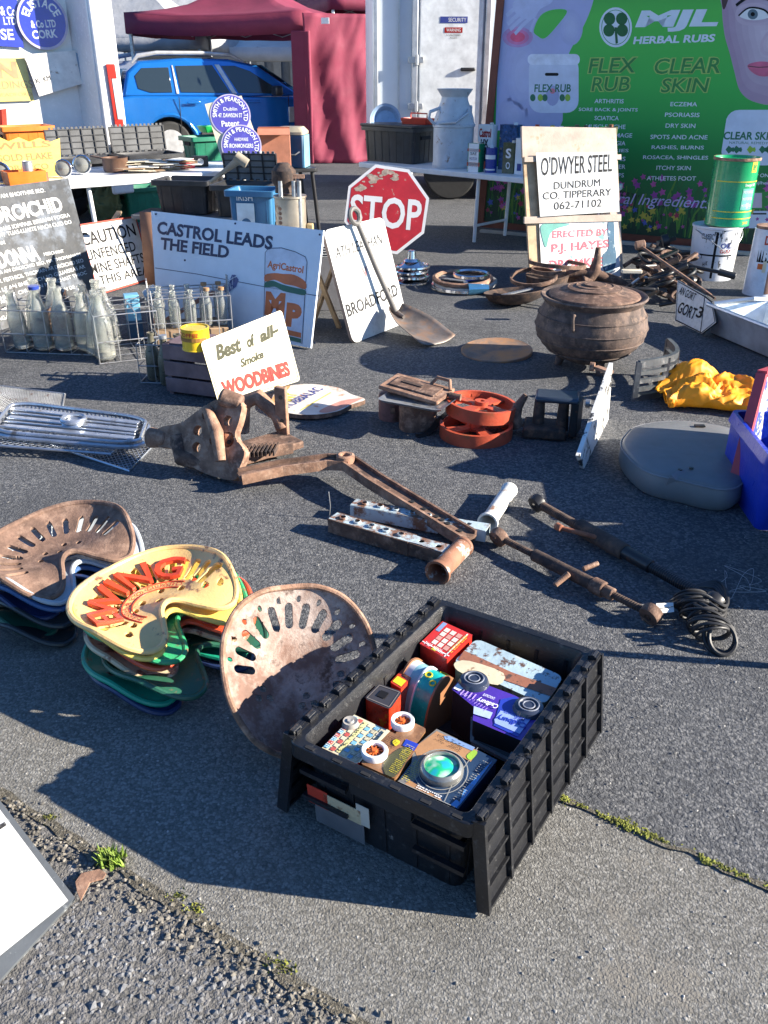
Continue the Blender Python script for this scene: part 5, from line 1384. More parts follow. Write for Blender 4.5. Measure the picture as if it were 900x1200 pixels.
MB().add([tuple(at(158, 345, 0.0) - s_ + Vector((0, .3, 0))), tuple(at(183, 345, 0.0) - s_ + Vector((0, .3, 0))), tuple(Vector((pX(181, 6.1, .5), 6.3, hz(0, 6.3, 250))) - s_), tuple(Vector((pX(155, 6.1, .5), 6.3, hz(0, 6.3, 248))) - s_)], [(0, 1, 2, 3)]).build('board', M('brown board', (.25, .13, .08), rough=.8), t, solid=.01)

# black road sign, white Irish lettering
BKE = M('weathered black enamel', (.022, .025, .03), rough=.35, var=.3, coat=.2, second=((.16, .19, .24), .6, 5, .1), third=((.4, .4, .4), .74, 16, .03))
s = Sign('road_sign', 'large black historical sign with white DROICHID lettering', 'sign', [(-125, 425), (117, 352), (80, 209), (-150, 238)], z=(.01, .01), lean=17, face=BKE)
W2 = M('dirty white ink', (.72, .72, .7), rough=.5, var=.08)
for (t_, x0, y0, x1, y1, h_, b_) in (('CONAS A TOGADH AN BHOITHRE SEO.', -60, 241, 53, 225, 4.6, 0), ('AN DROICHID', -40, 270, 75, 247, 18, .03), ('CONAS IOMPAIR EIREANN POGRA', -8, 273, 82, 254, 4.5, 0), ('OCHT TUAS-LUAITE NACH CUID DO', -10, 280, 84, 262, 4.5, 0), ('AN SEAN', -18, 290, 6, 286, 4, 0), ('PRIONNSA DONNA', -70, 330, 48, 305, 20, .035), ('MERCHANT', 52, 300, 75, 296, 3.6, 0), ('THA AN DROICHID SEO, MA THIOMANAIM', -8, 324, 95, 300, 4.4, 0), ('LTH. FEITHICIL THIOMAIN AR DROICHID SEO', -8, 334, 98, 307, 4.4, 0), ('GA LE AN BHEALACH SO GLUAISEAS AR', -8, 345, 100, 314, 4.4, 0), ('A CHUR A CHUIG AN MBEACHAIT THIOC', -10, 355, 102, 321, 4.2, 0), ('MAR SIN DE', 60, 346, 88, 338, 4, 0), ('AR AN', -8, 358, 9, 354, 4, 0), ('TA AN', -8, 367, 10, 363, 4, 0), ('BEAGA', -8, 378, 11, 373, 4.4, 0)):
    s.ptext(t_, x0, y0, x1, y1, h_, W2, b_)
legprop(s, .5, 1, .3); s.done()
# caution sign
s = Sign('caution_sign', 'white red bordered CAUTION unfenced shafts sign', 'sign', [(115, 346), (179, 327), (159, 253), (92, 263)], z=(.01, .01), lean=14, face=WHITE, rad=.015)
s.pr.border(.0, .012, REDP)
for (t_, x0, y0, x1, y1, h_, b_) in (('CAUTION', 97, 289, 160, 276, 15, .015), ('UNFENCED', 103, 306, 160, 294, 12, .01), ('MINE SHAFTS', 108, 322, 170, 307, 11.5, .01), ('THIS AREA', 118, 334, 175, 321, 10, .01)): s.ptext(t_, x0, y0, x1, y1, h_, INKB, b_)
legprop(s, .5, 1, .25); s.done()
# oil company sign
PB = M('pale blue white paint', (.72, .77, .84), rough=.35, var=.03, coat=.2, second=((.3, .25, .2), .76, 20, .02))
s = Sign('oil_sign', 'large white CASTROL LEADS THE FIELD sign with oil can picture', 'sign', [(184, 372), (364, 408), (379, 270), (177, 247)], z=(.01, .01), lean=14, th=.012, face=PB)
NVI = M('navy ink', (.015, .02, .07), rough=.4)
s.ptext('CASTROL LEADS', 184, 274, 319, 293, 15, NVI, .035, serif=True); s.ptext('THE FIELD', 188, 292, 268, 303, 14, NVI, .035, serif=True)
s.pline([(182, 314), (230, 321), (310, 336), (374, 347)], .004, NVI)
ORI = M('orange ink', (.62, .14, .03), rough=.4); GRI = M('dark green can ink', (.02, .13, .08), rough=.4)
s.ppoly([(311, 295), (314, 291), (330, 291), (346, 295), (358, 301), (360, 306), (353, 403), (309, 395)], M('can white', (.62, .66, .76), rough=.4), .0012)
s.pline([(309, 395), (311, 296), (315, 291), (330, 290.5), (346, 295), (358, 301), (360, 307), (354, 403)], .004, NVI, .0018)
s.ptext('AgriCastrol', 313, 316, 355, 323, 11, ORI, .03, serif=False)
s.ppoly(spline([(311, 322), (322, 320), (332, 321), (345, 322), (358, 330), (358, 339), (345, 335), (334, 333), (322, 328), (311, 330)], 3), ORI, .002)
s.ppoly(spline([(311, 331), (320, 329), (330, 333), (345, 337), (358, 340), (357, 346), (345, 344), (332, 341), (322, 336), (311, 337)], 3), GRI, .0026)
s.ptext('M', 310, 369, 333, 372, 28, ORI, .07); s.ptext('P', 334, 382, 352, 385, 28, ORI, .07)
s.ppoly([(309, 380), (353, 390), (353, 396), (309, 386)], ORI, .002); s.ppoly([(309, 387), (353, 397), (353, 402), (309, 392)], GRI, .002)
# bird-like jet of flame mark: engraved spring and arm
s.pline(spline([(190, 378), (210, 366), (240, 348), (262, 338), (272, 333)], 5, False), .028, M('arm brown ink', (.3, .12, .08), rough=.5), .0014)
s.ppoly([(262, 340), (268, 332), (272, 322), (276, 322), (280, 328), (277, 336), (266, 344)], M('sketch blue', (.12, .14, .3), rough=.5), .002)
rn = random.Random(9)
for k in range(14): s.pline([(rn.uniform(264, 279), rn.uniform(322, 341)), (rn.uniform(264, 279), rn.uniform(322, 341))], .003, INKW if k % 3 else NVI, .0026)
for (x_, y_) in ((183, 251), (276, 262), (375, 275), (369, 402), (217, 305)): s.pell(x_, y_, 1.2, 1.2, NVI, .003)
legprop(s, .25, 1, .3); legprop(s, .9, 1, .3); s.done()
# STOP sign
def octo(s_):
    pts = [(419, 294), (455, 301), (488, 272), (501, 240), (480, 198), (444, 191), (414, 211), (406, 252)]
    cx, cy = s_.loc(453, 246)
    # regular octagon of the measured size, rolled a little
    r_ = .35
    return [(cx + r_ * math.cos(R(22.5 + 45 * i - 8)), cy + r_ * math.sin(R(22.5 + 45 * i - 8))) for i in range(8)]
s = Sign('stop_sign', 'red octagonal STOP sign with peeling upper left corner', 'sign', [(408, 304), (500, 304), (500, 195), (408, 195)], z=(.0, .0), lean=10, th=.004, face=INKW, back=STEEL, shape=octo)
cx, cy = s.loc(453, 246)
RS = M('sign red', (.5, .02, .025), rough=.35, coat=.2, second=((.42, .32, .24), .64, 9, .02))
s.pr.poly([(cx + .325 * math.cos(R(22.5 + 45 * i - 8)), cy + .325 * math.sin(R(22.5 + 45 * i - 8))) for i in range(8)], RS, .0012, raw=True, name='red_field')
s.ptext('STOP', 409, 264, 492, 271, 37, INKW, .022, z=.0022)
rn = random.Random(4)
PEEL = M('peeled sheeting', (.42, .34, .27), rough=.8, var=.3, ns=30)
for k in range(26):
    bx_ = rn.uniform(0, 1); x_ = 417 + 48 * bx_ + rn.uniform(-3, 5); y_ = 222 - 22 * min(1, bx_ * 1.4) + rn.gauss(0, 4); r_ = rn.uniform(1.5, 6)
    if y_ < 200: y_ = 203
    s.ppoly([(x_ + r_ * rn.uniform(.6, 1.3) * math.cos(q * PI / 5), y_ + r_ * .6 * rn.uniform(.6, 1.3) * math.sin(q * PI / 5)) for q in range(10)], PEEL, .0015 + .00002 * k)
MB().beam((cx, cy + .28, -.012), (cx, cy - .33, -.012), .05, .014).build('mounting_channel', STEEL, s.e)
s.done()
# Broadford sign and shovel
s = Sign('place_name_sign', 'white rounded place name sign lettered BROADFORD behind the shovel', 'sign', [(414, 403), (478, 377), (449, 254), (379, 270)], z=(.003, .003), lean=15, th=.02, face=WHITE, back=M('rusty edge', (.3, .22, .18), rough=.8), rad=.05)
s.ptext('ATH LEATHAN', 394, 303, 449, 285, 12, INKG, 0, .25); s.ptext('BROADFORD', 408, 372, 467, 346, 15, INKG, .02)
s.ptext('V', 426, 326, 432, 324, 12, M('faded red ink', (.45, .15, .15), rough=.6), .03)
legprop(s, .3, 1, .25); s.done()
BF = s
SHM = M('worn shovel steel', (.15, .13, .12), rough=.5, metal=.3, var=.3, second=((.24, .15, .1), .57, 14, .08))
t = thing('shovel', 'long handled rusty shovel leaning on the white place name sign', 'shovel', at(490, 388))
o0 = t.location
nbf = BF.n
top = hit(413, 262, BF.m @ Vector((0, 0, 0)), BF.n) + BF.n * .04
bt = hit(462, 366, BF.m @ Vector((0, 0, 0)) + BF.n * .06, BF.n)
GS = M('dark grey shaft', (.12, .115, .11), rough=.6)
tip = at(514, 403, .012); bd_ = tip - bt; ln = bd_.length; bd_.normalize(); bs = Vector((0, 0, 1)).cross(bd_).normalized(); bu = bd_.cross(bs)
top = hit(412, 262, BF.m @ Vector((0, 0, 0)), BF.n) + BF.n * .04
MB().tube([top - o0, top.lerp(bt, .5) - o0, bt - o0 + bd_ * .02], [.014, .015, .017], 12).build('shaft', GS, t)
d_ = (top - bt).normalized(); sd = d_.cross(BF.n).normalized(); c0 = top + d_ * .035 - o0
MB().tube([c0 + (sd * math.cos(a) + d_ * math.sin(a)) * .042 for a in [2 * PI * i / 20 for i in range(20)]], .014, 8, closed=True).build('ring_grip', GS, t)
mb = MB(); nu, nv = 14, 14; vs = []
for i in range(nu + 1):
    q = i / nu
    for j in range(nv + 1):
        c_ = -1 + 2 * j / nv; hw = .05 + .08 * min(1, q * 2.2) ** .7
        p_ = bt - o0 + bd_ * (q * ln * (1 - .03 * c_ * c_)) + bs * (c_ * hw) + bu * (.05 * abs(c_) ** 3 * (1 - .5 * q)); vs.append((p_.x, p_.y, max(.004, p_.z)))
mb.add(vs, [(i * (nv + 1) + j, (i + 1) * (nv + 1) + j, (i + 1) * (nv + 1) + j + 1, i * (nv + 1) + j + 1) for i in range(nu) for j in range(nv)]); mb.build('blade', SHM, t, solid=.004)
MB().tube([bt - o0 + d_ * .04, bt - o0, bt - o0 + bd_ * .09 + bu * .012], [.02, .024, .01], 12).build('socket', SHM, t)

# wooden stand with the two steel erector signs
s = Sign('wooden_sign_stand', 'rough timber board stand carrying two painted steelwork signs', 'sign stand', [(622, 336), (730, 327), (722, 150), (611, 148)], z=(.0, .0), lean=7, th=.02, face=WOOD, part='plank', shape=lambda s_: [s_.loc(622, 334), s_.loc(645, 334), s_.loc(634, 180), s_.loc(613, 180)])
pl = M('pale planed wood', (.44, .36, .3), rough=.7, var=.18, ns=5, second=((.4, .26, .16), .63, 8, .05), bump=.3)
def plk(pts, z0, z1, mat=pl, nm='plank'): MB().prism([s.loc(*p) for p in pts], z0, z1).build(nm, mat, s.e, bevel=.003)
plk([(612, 185), (722, 183), (721, 150), (611, 148)], -.018, .006)
plk([(705, 334), (731, 334), (722, 150), (703, 150)], -.02, -.0005)
for (ya, yb) in ((190, 184), (262, 254)): plk([(613, ya), (726, ya - 3), (726, yb - 3), (613, yb)], .0005, .022, nm='batten')
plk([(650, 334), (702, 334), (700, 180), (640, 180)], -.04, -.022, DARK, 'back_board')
MB().beam((*s.loc(668, 160), -.03), (*s.loc(668, 160), -.03), .03, .03)
legprop(s, .5, 1, .35); s.done(); ST = s
s = Sign('painted_sign', "white sign reading O'DWYER STEEL DUNDRUM on the wooden stand", 'sign', [(633, 254), (726, 248), (722, 178), (628, 179)], plane=(ST.m @ Vector((0, 0, .032)), ST.n), face=FAD if False else WHITE, th=.003, group='steelwork signs on the wooden stand')
s.ptext("O'DWYER STEEL", 634, 206, 717, 201, 22, INKG, .005); s.ptext('DUNDRUM', 649, 222, 703, 218, 8.5, INKG, .0); s.ptext('CO. TIPPERARY', 636, 234, 716, 229, 8.5, INKG, .0); s.ptext('062-71102', 649, 246, 705, 242, 9, INKG, .0); s.done()
PEELG = M('chipped sign paint', (.74, .76, .76), rough=.5, second=((.2, .42, .38), .6, 5, .02), var=.05)
s = Sign('painted_sign', 'chipped white sign in red reading ERECTED BY P.J. HAYES below the first', 'sign', [(635, 326), (727, 324), (724, 257), (632, 262)], plane=(ST.m @ Vector((0, 0, .012)), ST.n), face=PEELG, th=.003, group='steelwork signs on the wooden stand')
PKI = M('pink red ink', (.6, .12, .16), rough=.5, second=((.75, .75, .75), .62, 30, .03))
s.ptext('ERECTED BY', 647, 279, 712, 276, 8.5, PKI, .02); s.ptext('P.J. HAYES', 646, 299, 713, 293, 13, PKI, .03); s.ptext('DROMKEEN', 643, 316, 716, 311, 11, PKI, .03)
s.ppoly(spline([(712, 262), (719, 260), (720, 285), (722, 300), (719, 316), (708, 318), (706, 300), (713, 290)], 4), M('dark chipped patch', (.04, .12, .2), rough=.6, second=((.4, .5, .55), .6, 20)), .003)
s.ppoly(spline([(634, 264), (650, 262), (668, 263), (652, 268), (644, 275), (640, 290), (636, 282)], 4), M('green chipped patch', (.12, .35, .3), rough=.6), .003)
s.done()

# ================================================================ DRUMS AT RIGHT
BPc = Vector((2.42, 6.62, 0))
t = thing('paint_bucket', 'white printed bucket under the green oil drum', 'bucket', BPc, R(10))
q1 = hz(BPc.x, BPc.y - .12, 266); r1 = 27.5 / 1030 * (BPc.y * math.cos(CP) + .45); r0 = r1 * .9
PBK = M('white printed tin', (.72, .74, .78), rough=.35, var=.04, second=((.06, .07, .1), .66, 24, .02))
mb = MB(); mb.lathe([(0, 0), (r0, 0), (r0, .01), (r1, q1 - .02), (r1 * 1.04, q1 - .015), (r1 * 1.04, q1), (r1 * .97, q1), (r1 * .93, q1 - .01), (0, q1 - .012)], 36); mb.build('bucket_body', PBK, t)
mb = MB(); mb.tube([(r1 * 1.03 * math.cos(a), r1 * 1.0 * math.sin(a) - .01, q1 - .03 - .14 * (1 - abs(math.cos(a))) ** .8) for a in [R(-180 + 6 * i) for i in range(31)]], .003, 6); mb.build('wire_handle', STEEL, t)
def wrap(t, s_, a0, a1, z0, z1, r0_, mat, bold=0.0, tap=0.0, nm='lettering'):
    v, f, _ = text_geo(s_, bold); vs = []
    for x, y in v:
        a = R(a0 + (a1 - a0) * x); z = z0 + (z1 - z0) * y; r_ = r0_ + tap * z + .0018; vs.append((r_ * math.cos(a), r_ * math.sin(a), z))
    MB().add(vs, f).build(nm, mat, t, smooth=False)
def band(t, a0, a1, z0, z1, r0_, mat, tap=0.0, nm='printed_band', n=24, off=.001):
    vs = []
    for i in range(n + 1):
        a = R(a0 + (a1 - a0) * i / n)
        for z in (z0, z1):
            r_ = r0_ + tap * z + off; vs.append((r_ * math.cos(a), r_ * math.sin(a), z))
    MB().add(vs, [(2 * i, 2 * i + 2, 2 * i + 3, 2 * i + 1) for i in range(n)]).build(nm, mat, t, smooth=False)
tp = (r1 - r0) / q1
band(t, 240, 246, .02, q1 - .03, r0, INKB, tp); band(t, 205, 290, q1 * .47, q1 * .5, r0, INKB, tp, off=.0014)
wrap(t, 'CLASSIC', 205, 236, q1 * .78, q1 * .88, r0, INKG, .01, tp); wrap(t, 'OIL', 255, 285, q1 * .62, q1 * .72, r0, M('blue ink', (.03, .05, .25)), .02, tp); wrap(t, 'GULF', 255, 285, q1 * .53, q1 * .6, r0, REDP, .02, tp)
rn = random.Random(2)
for k in range(22): a = rn.uniform(200, 300); z = rn.uniform(.05, q1 * .9); wrap(t, rn.choice('KXEFHT'), a, a + 5, z, z + .03, r0, INKG, .02, tp, 'faded_mark')
band(t, 300, 335, .02, q1 - .04, r0, WHITE, tp, off=.0006)
h2 = hz(BPc.x, BPc.y, 184) - q1; r2 = 25.5 / 1030 * (BPc.y * math.cos(CP) + .35)
t = thing('oil_drum', 'bright green oil drum with yellow shield stacked on the white bucket', 'oil drum', BPc + Vector((.06, 0, q1 + .002)), R(10))
mb = MB(); mb.lathe([(0, 0), (r2, 0), (r2, .01), (r2 * .985, .015), (r2 * .985, h2 - .02), (r2 * 1.02, h2 - .015), (r2 * 1.02, h2), (r2 * .96, h2), (r2 * .94, h2 - .015), (0, h2 - .016)], 44); mb.build('drum_body', M('bp green', (.0, .3, .1), rough=.25, coat=.5, var=.06, second=((.02, .2, .09), .68, 16)), t)
mb = MB(); mb.lathe([(r2 * 1.025, h2 - .018), (r2 * 1.035, h2 - .009), (r2 * 1.025, h2 + .001)], 44); mb.build('rim', RUSTL, t)
YB = M('yellow ink', (.75, .62, .03), rough=.4)
for zf in (.66, .22, .12): band(t, 195, 345, h2 * zf, h2 * zf + .006, r2 * .985, YB)
band(t, 284, 302, h2 * .8, h2 * .95, r2 * .985, YB, n=8); wrap(t, 'BP', 287, 300, h2 * .835, h2 * .91, r2 * .987, GRN, .03)
wrap(t, '20W/50', 282, 302, h2 * .04, h2 * .08, r2 * .985, YB, .01)
wrap(t, 'Energol HD', 272, 306, h2 * .59, h2 * .64, r2 * .985, INKW, .01)
band(t, 268, 306, h2 * .26, h2 * .57, r2 * .985, M('pale green print', (.15, .5, .4), rough=.4)); 
for k in range(3): wrap(t, 'MOTOR OIL', 270, 304, h2 * (.5 - k * .1), h2 * (.54 - k * .1), r2 * .987, INKW, 0)
wrap(t, 'W', 284, 292, h2 * .27, h2 * .36, r2 * .987, INKW, .02)
# tall can at the right edge
c_ = Vector((2.72, 6.33, 0)); c_ = at(890, 344)
t = thing('additive_can', 'tall can with red and black lettering at the right edge', 'can', c_, R(0))
r3 = 20 / 1030 * (c_.y * math.cos(CP) + .5); h3 = hz(c_.x, c_.y, 264)
mb = MB(); mb.lathe([(0, 0), (r3, 0), (r3, .01), (r3 * .97, .015), (r3 * .9, h3 - .04), (r3 * .9, h3 - .02), (r3 * .8, h3 - .015)], 36); mb.build('can_body', M('white can', (.7, .72, .76), rough=.3, coat=.3, second=((.4, .3, .25), .68, 12)), t)
mb = MB(); mb.lathe([(r3 * .8, h3 - .03), (r3 * .86, h3 - .02), (r3 * .86, h3), (0, h3)], 30); mb.build('lid', RUSTL, t)
tpc = (-.1 * r3) / h3
band(t, 215, 330, h3 * .5, h3 * .7, r3 * .97, INKB, tpc, off=.0015); wrap(t, 'R', 236, 262, h3 * .53, h3 * .67, r3 * .98, INKW, .05, tpc); wrap(t, 'Dbl', 232, 275, h3 * .75, h3 * .88, r3 * .985, REDP, .03, tpc); wrap(t, 'EDEX', 263, 320, h3 * .53, h3 * .67, r3 * .98, INKW, .05, tpc)
band(t, 260, 330, .02, h3 * .5, r3 * .97, M('bleached brown print', (.3, .17, .12), rough=.6), tpc, off=.0012); band(t, 222, 240, h3 * .4, h3 * .48, r3 * .97, M('orange ink', (.62, .14, .03)), tpc, off=.002); band(t, 240, 252, h3 * .36, h3 * .52, r3 * .97, CRM, tpc, off=.0025)

# ================================================================ GORT sign, trough, scrap
def gort(s_): return [s_.loc(791, 376), s_.loc(822, 391), s_.loc(839, 378), s_.loc(835, 354), s_.loc(826, 346), s_.loc(794, 328)]
s = Sign('finger_post_sign', 'white black edged pointed road sign reading GORT 3', 'sign', [(791, 376), (822, 391), (827, 346), (794, 328)], z=(.02, .02), lean=16, th=.012, face=WHITE, back=BLKM, shape=gort, group='old fingerpost signs')
P5 = [(791, 376), (822, 391), (839, 378), (835, 354), (826, 346), (794, 328), (791, 376)]
s.pline([(792, 375), (822, 390), (838, 377), (834, 354), (826, 347.5), (795, 330), (792, 375)], .007, INKB); s.pline([(821, 389), (826, 348)], .006, INKB)
s.ptext('AN GORT', 795, 344, 813, 353, 8, INKB, .01); s.ptext('GORT', 793, 366, 813, 375, 12, INKB, .02); s.ptext('3', 815, 371, 821, 374, 12, INKB, .02); s.done()
SC = s
t = thing('galvanised_trough', 'long shallow galvanised trough running out at the right edge', 'trough', (0, 0, 0))
a = at(836, 372, .1); b = at(985, 432, .1); u1 = (b - a).normalized(); sd_ = Vector((-u1.y, u1.x, 0))
if sd_.y < 0: sd_ = -sd_
ln_ = (b - a).length; wd_ = .34; hh_ = .12
t.location = a; t.location.z = 0; t.rotation_euler = (0, 0, math.atan2(u1.y, u1.x))
GAL = M('bright galvanised', (.62, .66, .7), rough=.35, metal=.6, var=.2, ns=5)
mb = MB(); mb.loops([[(0, 0, .01), (ln_, 0, .01), (ln_, wd_, .01), (0, wd_, .01)], [(-.02, -.04, hh_ + .05), (ln_, -.04, hh_ + .05), (ln_, wd_ + .04, hh_ + .05), (-.02, wd_ + .04, hh_ + .05)], [(0, -.02, hh_ + .05), (ln_, -.02, hh_ + .05), (ln_, wd_ + .02, hh_ + .05), (0, wd_ + .02, hh_ + .05)], [(.02, .01, .03), (ln_, .01, .03), (ln_, wd_ - .01, .03), (.02, wd_ - .01, .03)]], cap0=True); mb.build('trough_body', GAL, t, bevel=.003)
mb = MB(); mb.tube([(-.02, -.04, hh_ + .055), (ln_, -.04, hh_ + .055)], .012, 8); mb.tube([(-.02, -.04, hh_ + .055), (.1, wd_ * .5, hh_ + .1), (-.02, wd_ + .04, hh_ + .055)], .012, 8); mb.build('rolled_rim', GAL, t)
MB().box((ln_ * .35, wd_ * .55, .045), (.35, .18, .02)).build('wooden_slat', M('grey wood', (.3, .26, .2)), t, bevel=.004)
MB().box((ln_ * .3, wd_ * .5, .036), (ln_ * .55, wd_ * .8, .01)).build('gravel_bed', GRAV, t)
# dark scrap pile: iron odds and ends, each a piece
rn = random.Random(21)
t = thing('scrap_iron_heap', 'dark heap of twisted scrap iron behind the iron pot', 'scrap heap', at(775, 362))
for k in range(78):
    px_ = rn.uniform(736, 812); py_ = rn.uniform(318, 366); c = at(px_, py_) - t.location; z = rn.uniform(.02, .26) * (1 - abs(px_ - 772) / 60)
    a = rn.uniform(-.6, .8); l = rn.uniform(.08, .28); d_ = Vector((math.cos(a), math.sin(a), rn.uniform(-.5, .5))) * l * .5; c.z = max(.03, z) + abs(d_.z)
    ty = k % 4; m_ = rn.choice((BLKM, RUSTD, RUSTD, RUST, STEEL if k % 9 == 0 else BLKM))
    mb = MB()
    if ty == 0: mb.tube([c - d_, c + Vector((0, 0, .03)), c + d_], rn.uniform(.008, .018), 8)
    elif ty == 1: mb.beam(c - d_, c + d_, rn.uniform(.03, .07), rn.uniform(.01, .03))
    elif ty == 2: mb.tube([c + Vector((math.cos(g), math.sin(g), .4 * math.sin(g + k))) * .07 for g in [2 * PI * i / 14 for i in range(14)]], .012, 6, closed=True)
    else: mb.cyl(c - d_ * .4, c + d_ * .4, rn.uniform(.02, .05), n=12)
    mb.build('iron_piece', m_, t, bevel=.002)
def rod(name, label, pts, r_, mat, cat='rod', knob=None):
    t = thing(name, label, cat, pts[0]); o_ = Vector(pts[0])
    MB().tube([Vector(p) - o_ for p in pts], r_, 10).build('shaft', mat, t)
    if knob: MB().cyl(Vector(pts[0]) - o_ - Vector((.03, 0, 0)), Vector(pts[0]) - o_ + Vector((.03, 0, .01)), knob, n=14).build('eye', mat, t, bevel=.005)
    return t
def air(px, py, D_): z = hz(0, D_, py); return Vector((pX(px, D_, z), D_, z))
rod('iron_rod', 'long thin rusty rod lying across the scrap heap', [air(750, 288, 5.75), air(790, 316, 5.5), air(833, 346, 5.25)], .009, RUSTL, knob=.028)
rod('iron_rod', 'second rusty rod lying beside the long thin rod', [air(768, 300, 5.7), air(800, 322, 5.5), air(838, 350, 5.2)], .007, RUST)
t_ = rod('grease_gun', 'black lever with rubber grip over the scrap heap', [air(790, 308, 5.9), air(848, 320, 5.75)], .012, BLKM, 'lever')
MB().cyl(air(842, 318.5, 5.76) - t_.location, air(862, 324, 5.72) - t_.location, .022, n=12).build('grip', BLK, t_, bevel=.004)

# ================================================================ IRON POT
pc = Vector((1.08, 4.45, 0)); 
PC = at(691, 437); PC.y += .0
RP = rust('pot iron', (.115, .08, .066), (.045, .036, .034), (.2, .135, .1))
PC = Vector((pX(692, 4.44, .2), 4.44, 0))
t = thing('iron_pot', 'big round bellied cast iron pot with ringed lid', 'pot', PC, R(-15))
mb = MB(); mb.lathe([(0, .035), (.1, .04), (.18, .075), (.245, .13), (.278, .19), (.282, .23), (.27, .285), (.247, .325), (.243, .34), (.262, .365), (.268, .372), (.262, .38), (.235, .372), (.22, .36), (.0, .36)], 64); mb.build('belly', RP, t)
for z, r_ in ((.285, .271), (.225, .283), (.165, .268), (.1, .214)):
    mb = MB(); mb.tube([(r_ * math.cos(a), r_ * math.sin(a), z) for a in [2 * PI * i / 64 for i in range(64)]], .0035, 6, closed=True); mb.build('cast_ring', RP, t)
for k in range(3):
    a = R(60 + 120 * k); mb = MB(); mb.cyl((.13 * math.cos(a), .13 * math.sin(a), .07), (.15 * math.cos(a), .15 * math.sin(a), 0), .028, .018, 12); mb.build('foot', RP, t)
for a in (R(-105), R(75)):
    mb = MB(); mb.tube([((r_) * math.cos(a + da), (r_) * math.sin(a + da), z) for (r_, z, da) in ((.272, .33, 0), (.3, .335, 0), (.305, .31, 0), (.3, .27, .01), (.276, .255, 0))], .008, 8); mb.build('ear', RP, t)
lid = thing('pot_lid', 'rusty cast iron lid with concentric rings on the big pot', 'lid', PC + Vector((0, 0, .373)), 0)
mb = MB(); mb.lathe([(0, .058), (.05, .056), (.055, .05), (.09, .048), (.13, .04), (.135, .034), (.18, .024), (.225, .008), (.23, .0), (.0, -.004)], 56); mb.build('lid_plate', RUST, lid)
for r_, z in ((.052, .054), (.092, .048), (.133, .038)):
    mb = MB(); mb.tube([(r_ * math.cos(a), r_ * math.sin(a), z) for a in [2 * PI * i / 48 for i in range(48)]], .0035, 6, closed=True); mb.build('cast_ring', RUST, lid)
# tall curved spur behind the pot
t = thing('iron_spur', 'upright tapering rusty spur with flared base behind the pot', 'casting', at(698, 352) + Vector((0, .35, 0)))
o_ = t.location; D_ = o_.y
pts = [air(672, 335, D_), air(686, 330, D_), air(697, 318, D_), air(700, 303, D_), air(701, 290, D_)]
MB().tube([p - o_ for p in pts], [.028, .05, .045, .026, .018], 12).build('spur_body', RUST, t); MB().cyl((pts[0] - o_) , (pts[0] - o_) + Vector((.05, .03, -(pts[0].z))), .1, .13, 20).build('hub', RUST, t, bevel=.01)
MB().tube([air(661, 322, D_) - o_, air(680, 318, D_) - o_, air(700, 322, D_) - o_, air(724, 330, D_) - o_, air(745, 345, D_) - o_], .035, 10).build('arm', RUST, t)

# ================================================================ fireplace grate, disc, hubcaps, rings
def ring(mb, c, r_, tr, n=40, tilt=None, sy=1.0):
    M_ = tilt if tilt is not None else Matrix.Identity(3)
    mb.tube([Vector(c) + M_ @ Vector((r_ * math.cos(a), r_ * sy * math.sin(a), 0)) for a in [2 * PI * i / n for i in range(n)]], tr, 8, closed=True)
IR = M('grey cast iron', (.12, .13, .14), rough=.45, metal=.4, var=.25, second=((.3, .3, .3), .62, 30, .05))
ga = at(743, 470); gb = at(777, 441)
t = thing('fire_grate', 'curved grey cast iron fire grate front standing by the pot', 'fire grate', (ga + gb) / 2)
o_ = t.location
ax = (gb - ga); gl = ax.length; ax.normalize(); az = Vector((ax.y, -ax.x, 0)); H_g = .19
arcp = lambda s_, z, dz=0: ga - o_ + ax * gl * s_ + az * (.10 * math.sin(PI * s_)) + Vector((0, 0, z))
for k, z in enumerate((.012, .055, .095, .135, .18)):
    mb = MB(); pts = [arcp(i / 14, z) for i in range(15)]
    for i in range(14): mb.beam(pts[i], pts[i + 1], .02, .034 if k in (0, 4) else .018)
    mb.build('bar', IR, t)
for s_ in (0, .33, .66, 1): mb = MB(); mb.beam(arcp(s_, .0), arcp(s_, .19), .024, .02); mb.build('upright', IR, t)
# round rusty disc leaning flat
dc = at(582, 413)
t = thing('rusty_disc', 'flat round rusty disc lying on the asphalt left of the pot', 'disc', dc + Vector((0, 0, .0)))
rd = .195
mb = MB(); mb.lathe([(0, .014), (rd * .9, .016), (rd * .97, .02), (rd, .016), (rd, .004), (rd * .96, .0)], 56); mb.build('disc_plate', M('disc rust', (.2, .15, .12), rough=.8, var=.2, second=((.42, .2, .08), .52, 5, .1), bump=.3), t); t.rotation_euler = (R(3), R(-2), 0)
def hub(label, c, r_, mats, n, extra=None, name='hubcap_stack'):
    for k in range(n):
        t = thing('hubcap', label[k], 'hubcap', Vector(c) + Vector((random.uniform(-.01, .01), random.uniform(-.01, .01), .001 + k * .034)), R(20 * k), 'hubcaps on the ground')
        t.rotation_euler = (R(random.uniform(-3, 3)), R(random.uniform(-3, 3)), 0)
        mb = MB(); mb.lathe([(r_, 0), (r_ * .99, .012), (r_ * .9, .02), (r_ * .86, .012), (r_ * .6, .024), (r_ * .45, .045), (r_ * .3, .05), (0, .052)], 40); mb.build('cap_shell', mats[k % len(mats)], t)
hub(['chrome hubcap at the bottom of the stack beside the stop sign', 'middle chrome hubcap of the stack beside the stop sign', 'chrome hubcap third up in the stack beside the stop sign', 'top chrome hubcap with tall centre beside the stop sign'], at(484, 334) + Vector((0, .1, 0)), .125, [CHROME], 4)
t = thing('chrome_boss', 'small chrome cone on top of the hubcap stack', 'hubcap', at(484, 334) + Vector((-.01, .1, .15)))
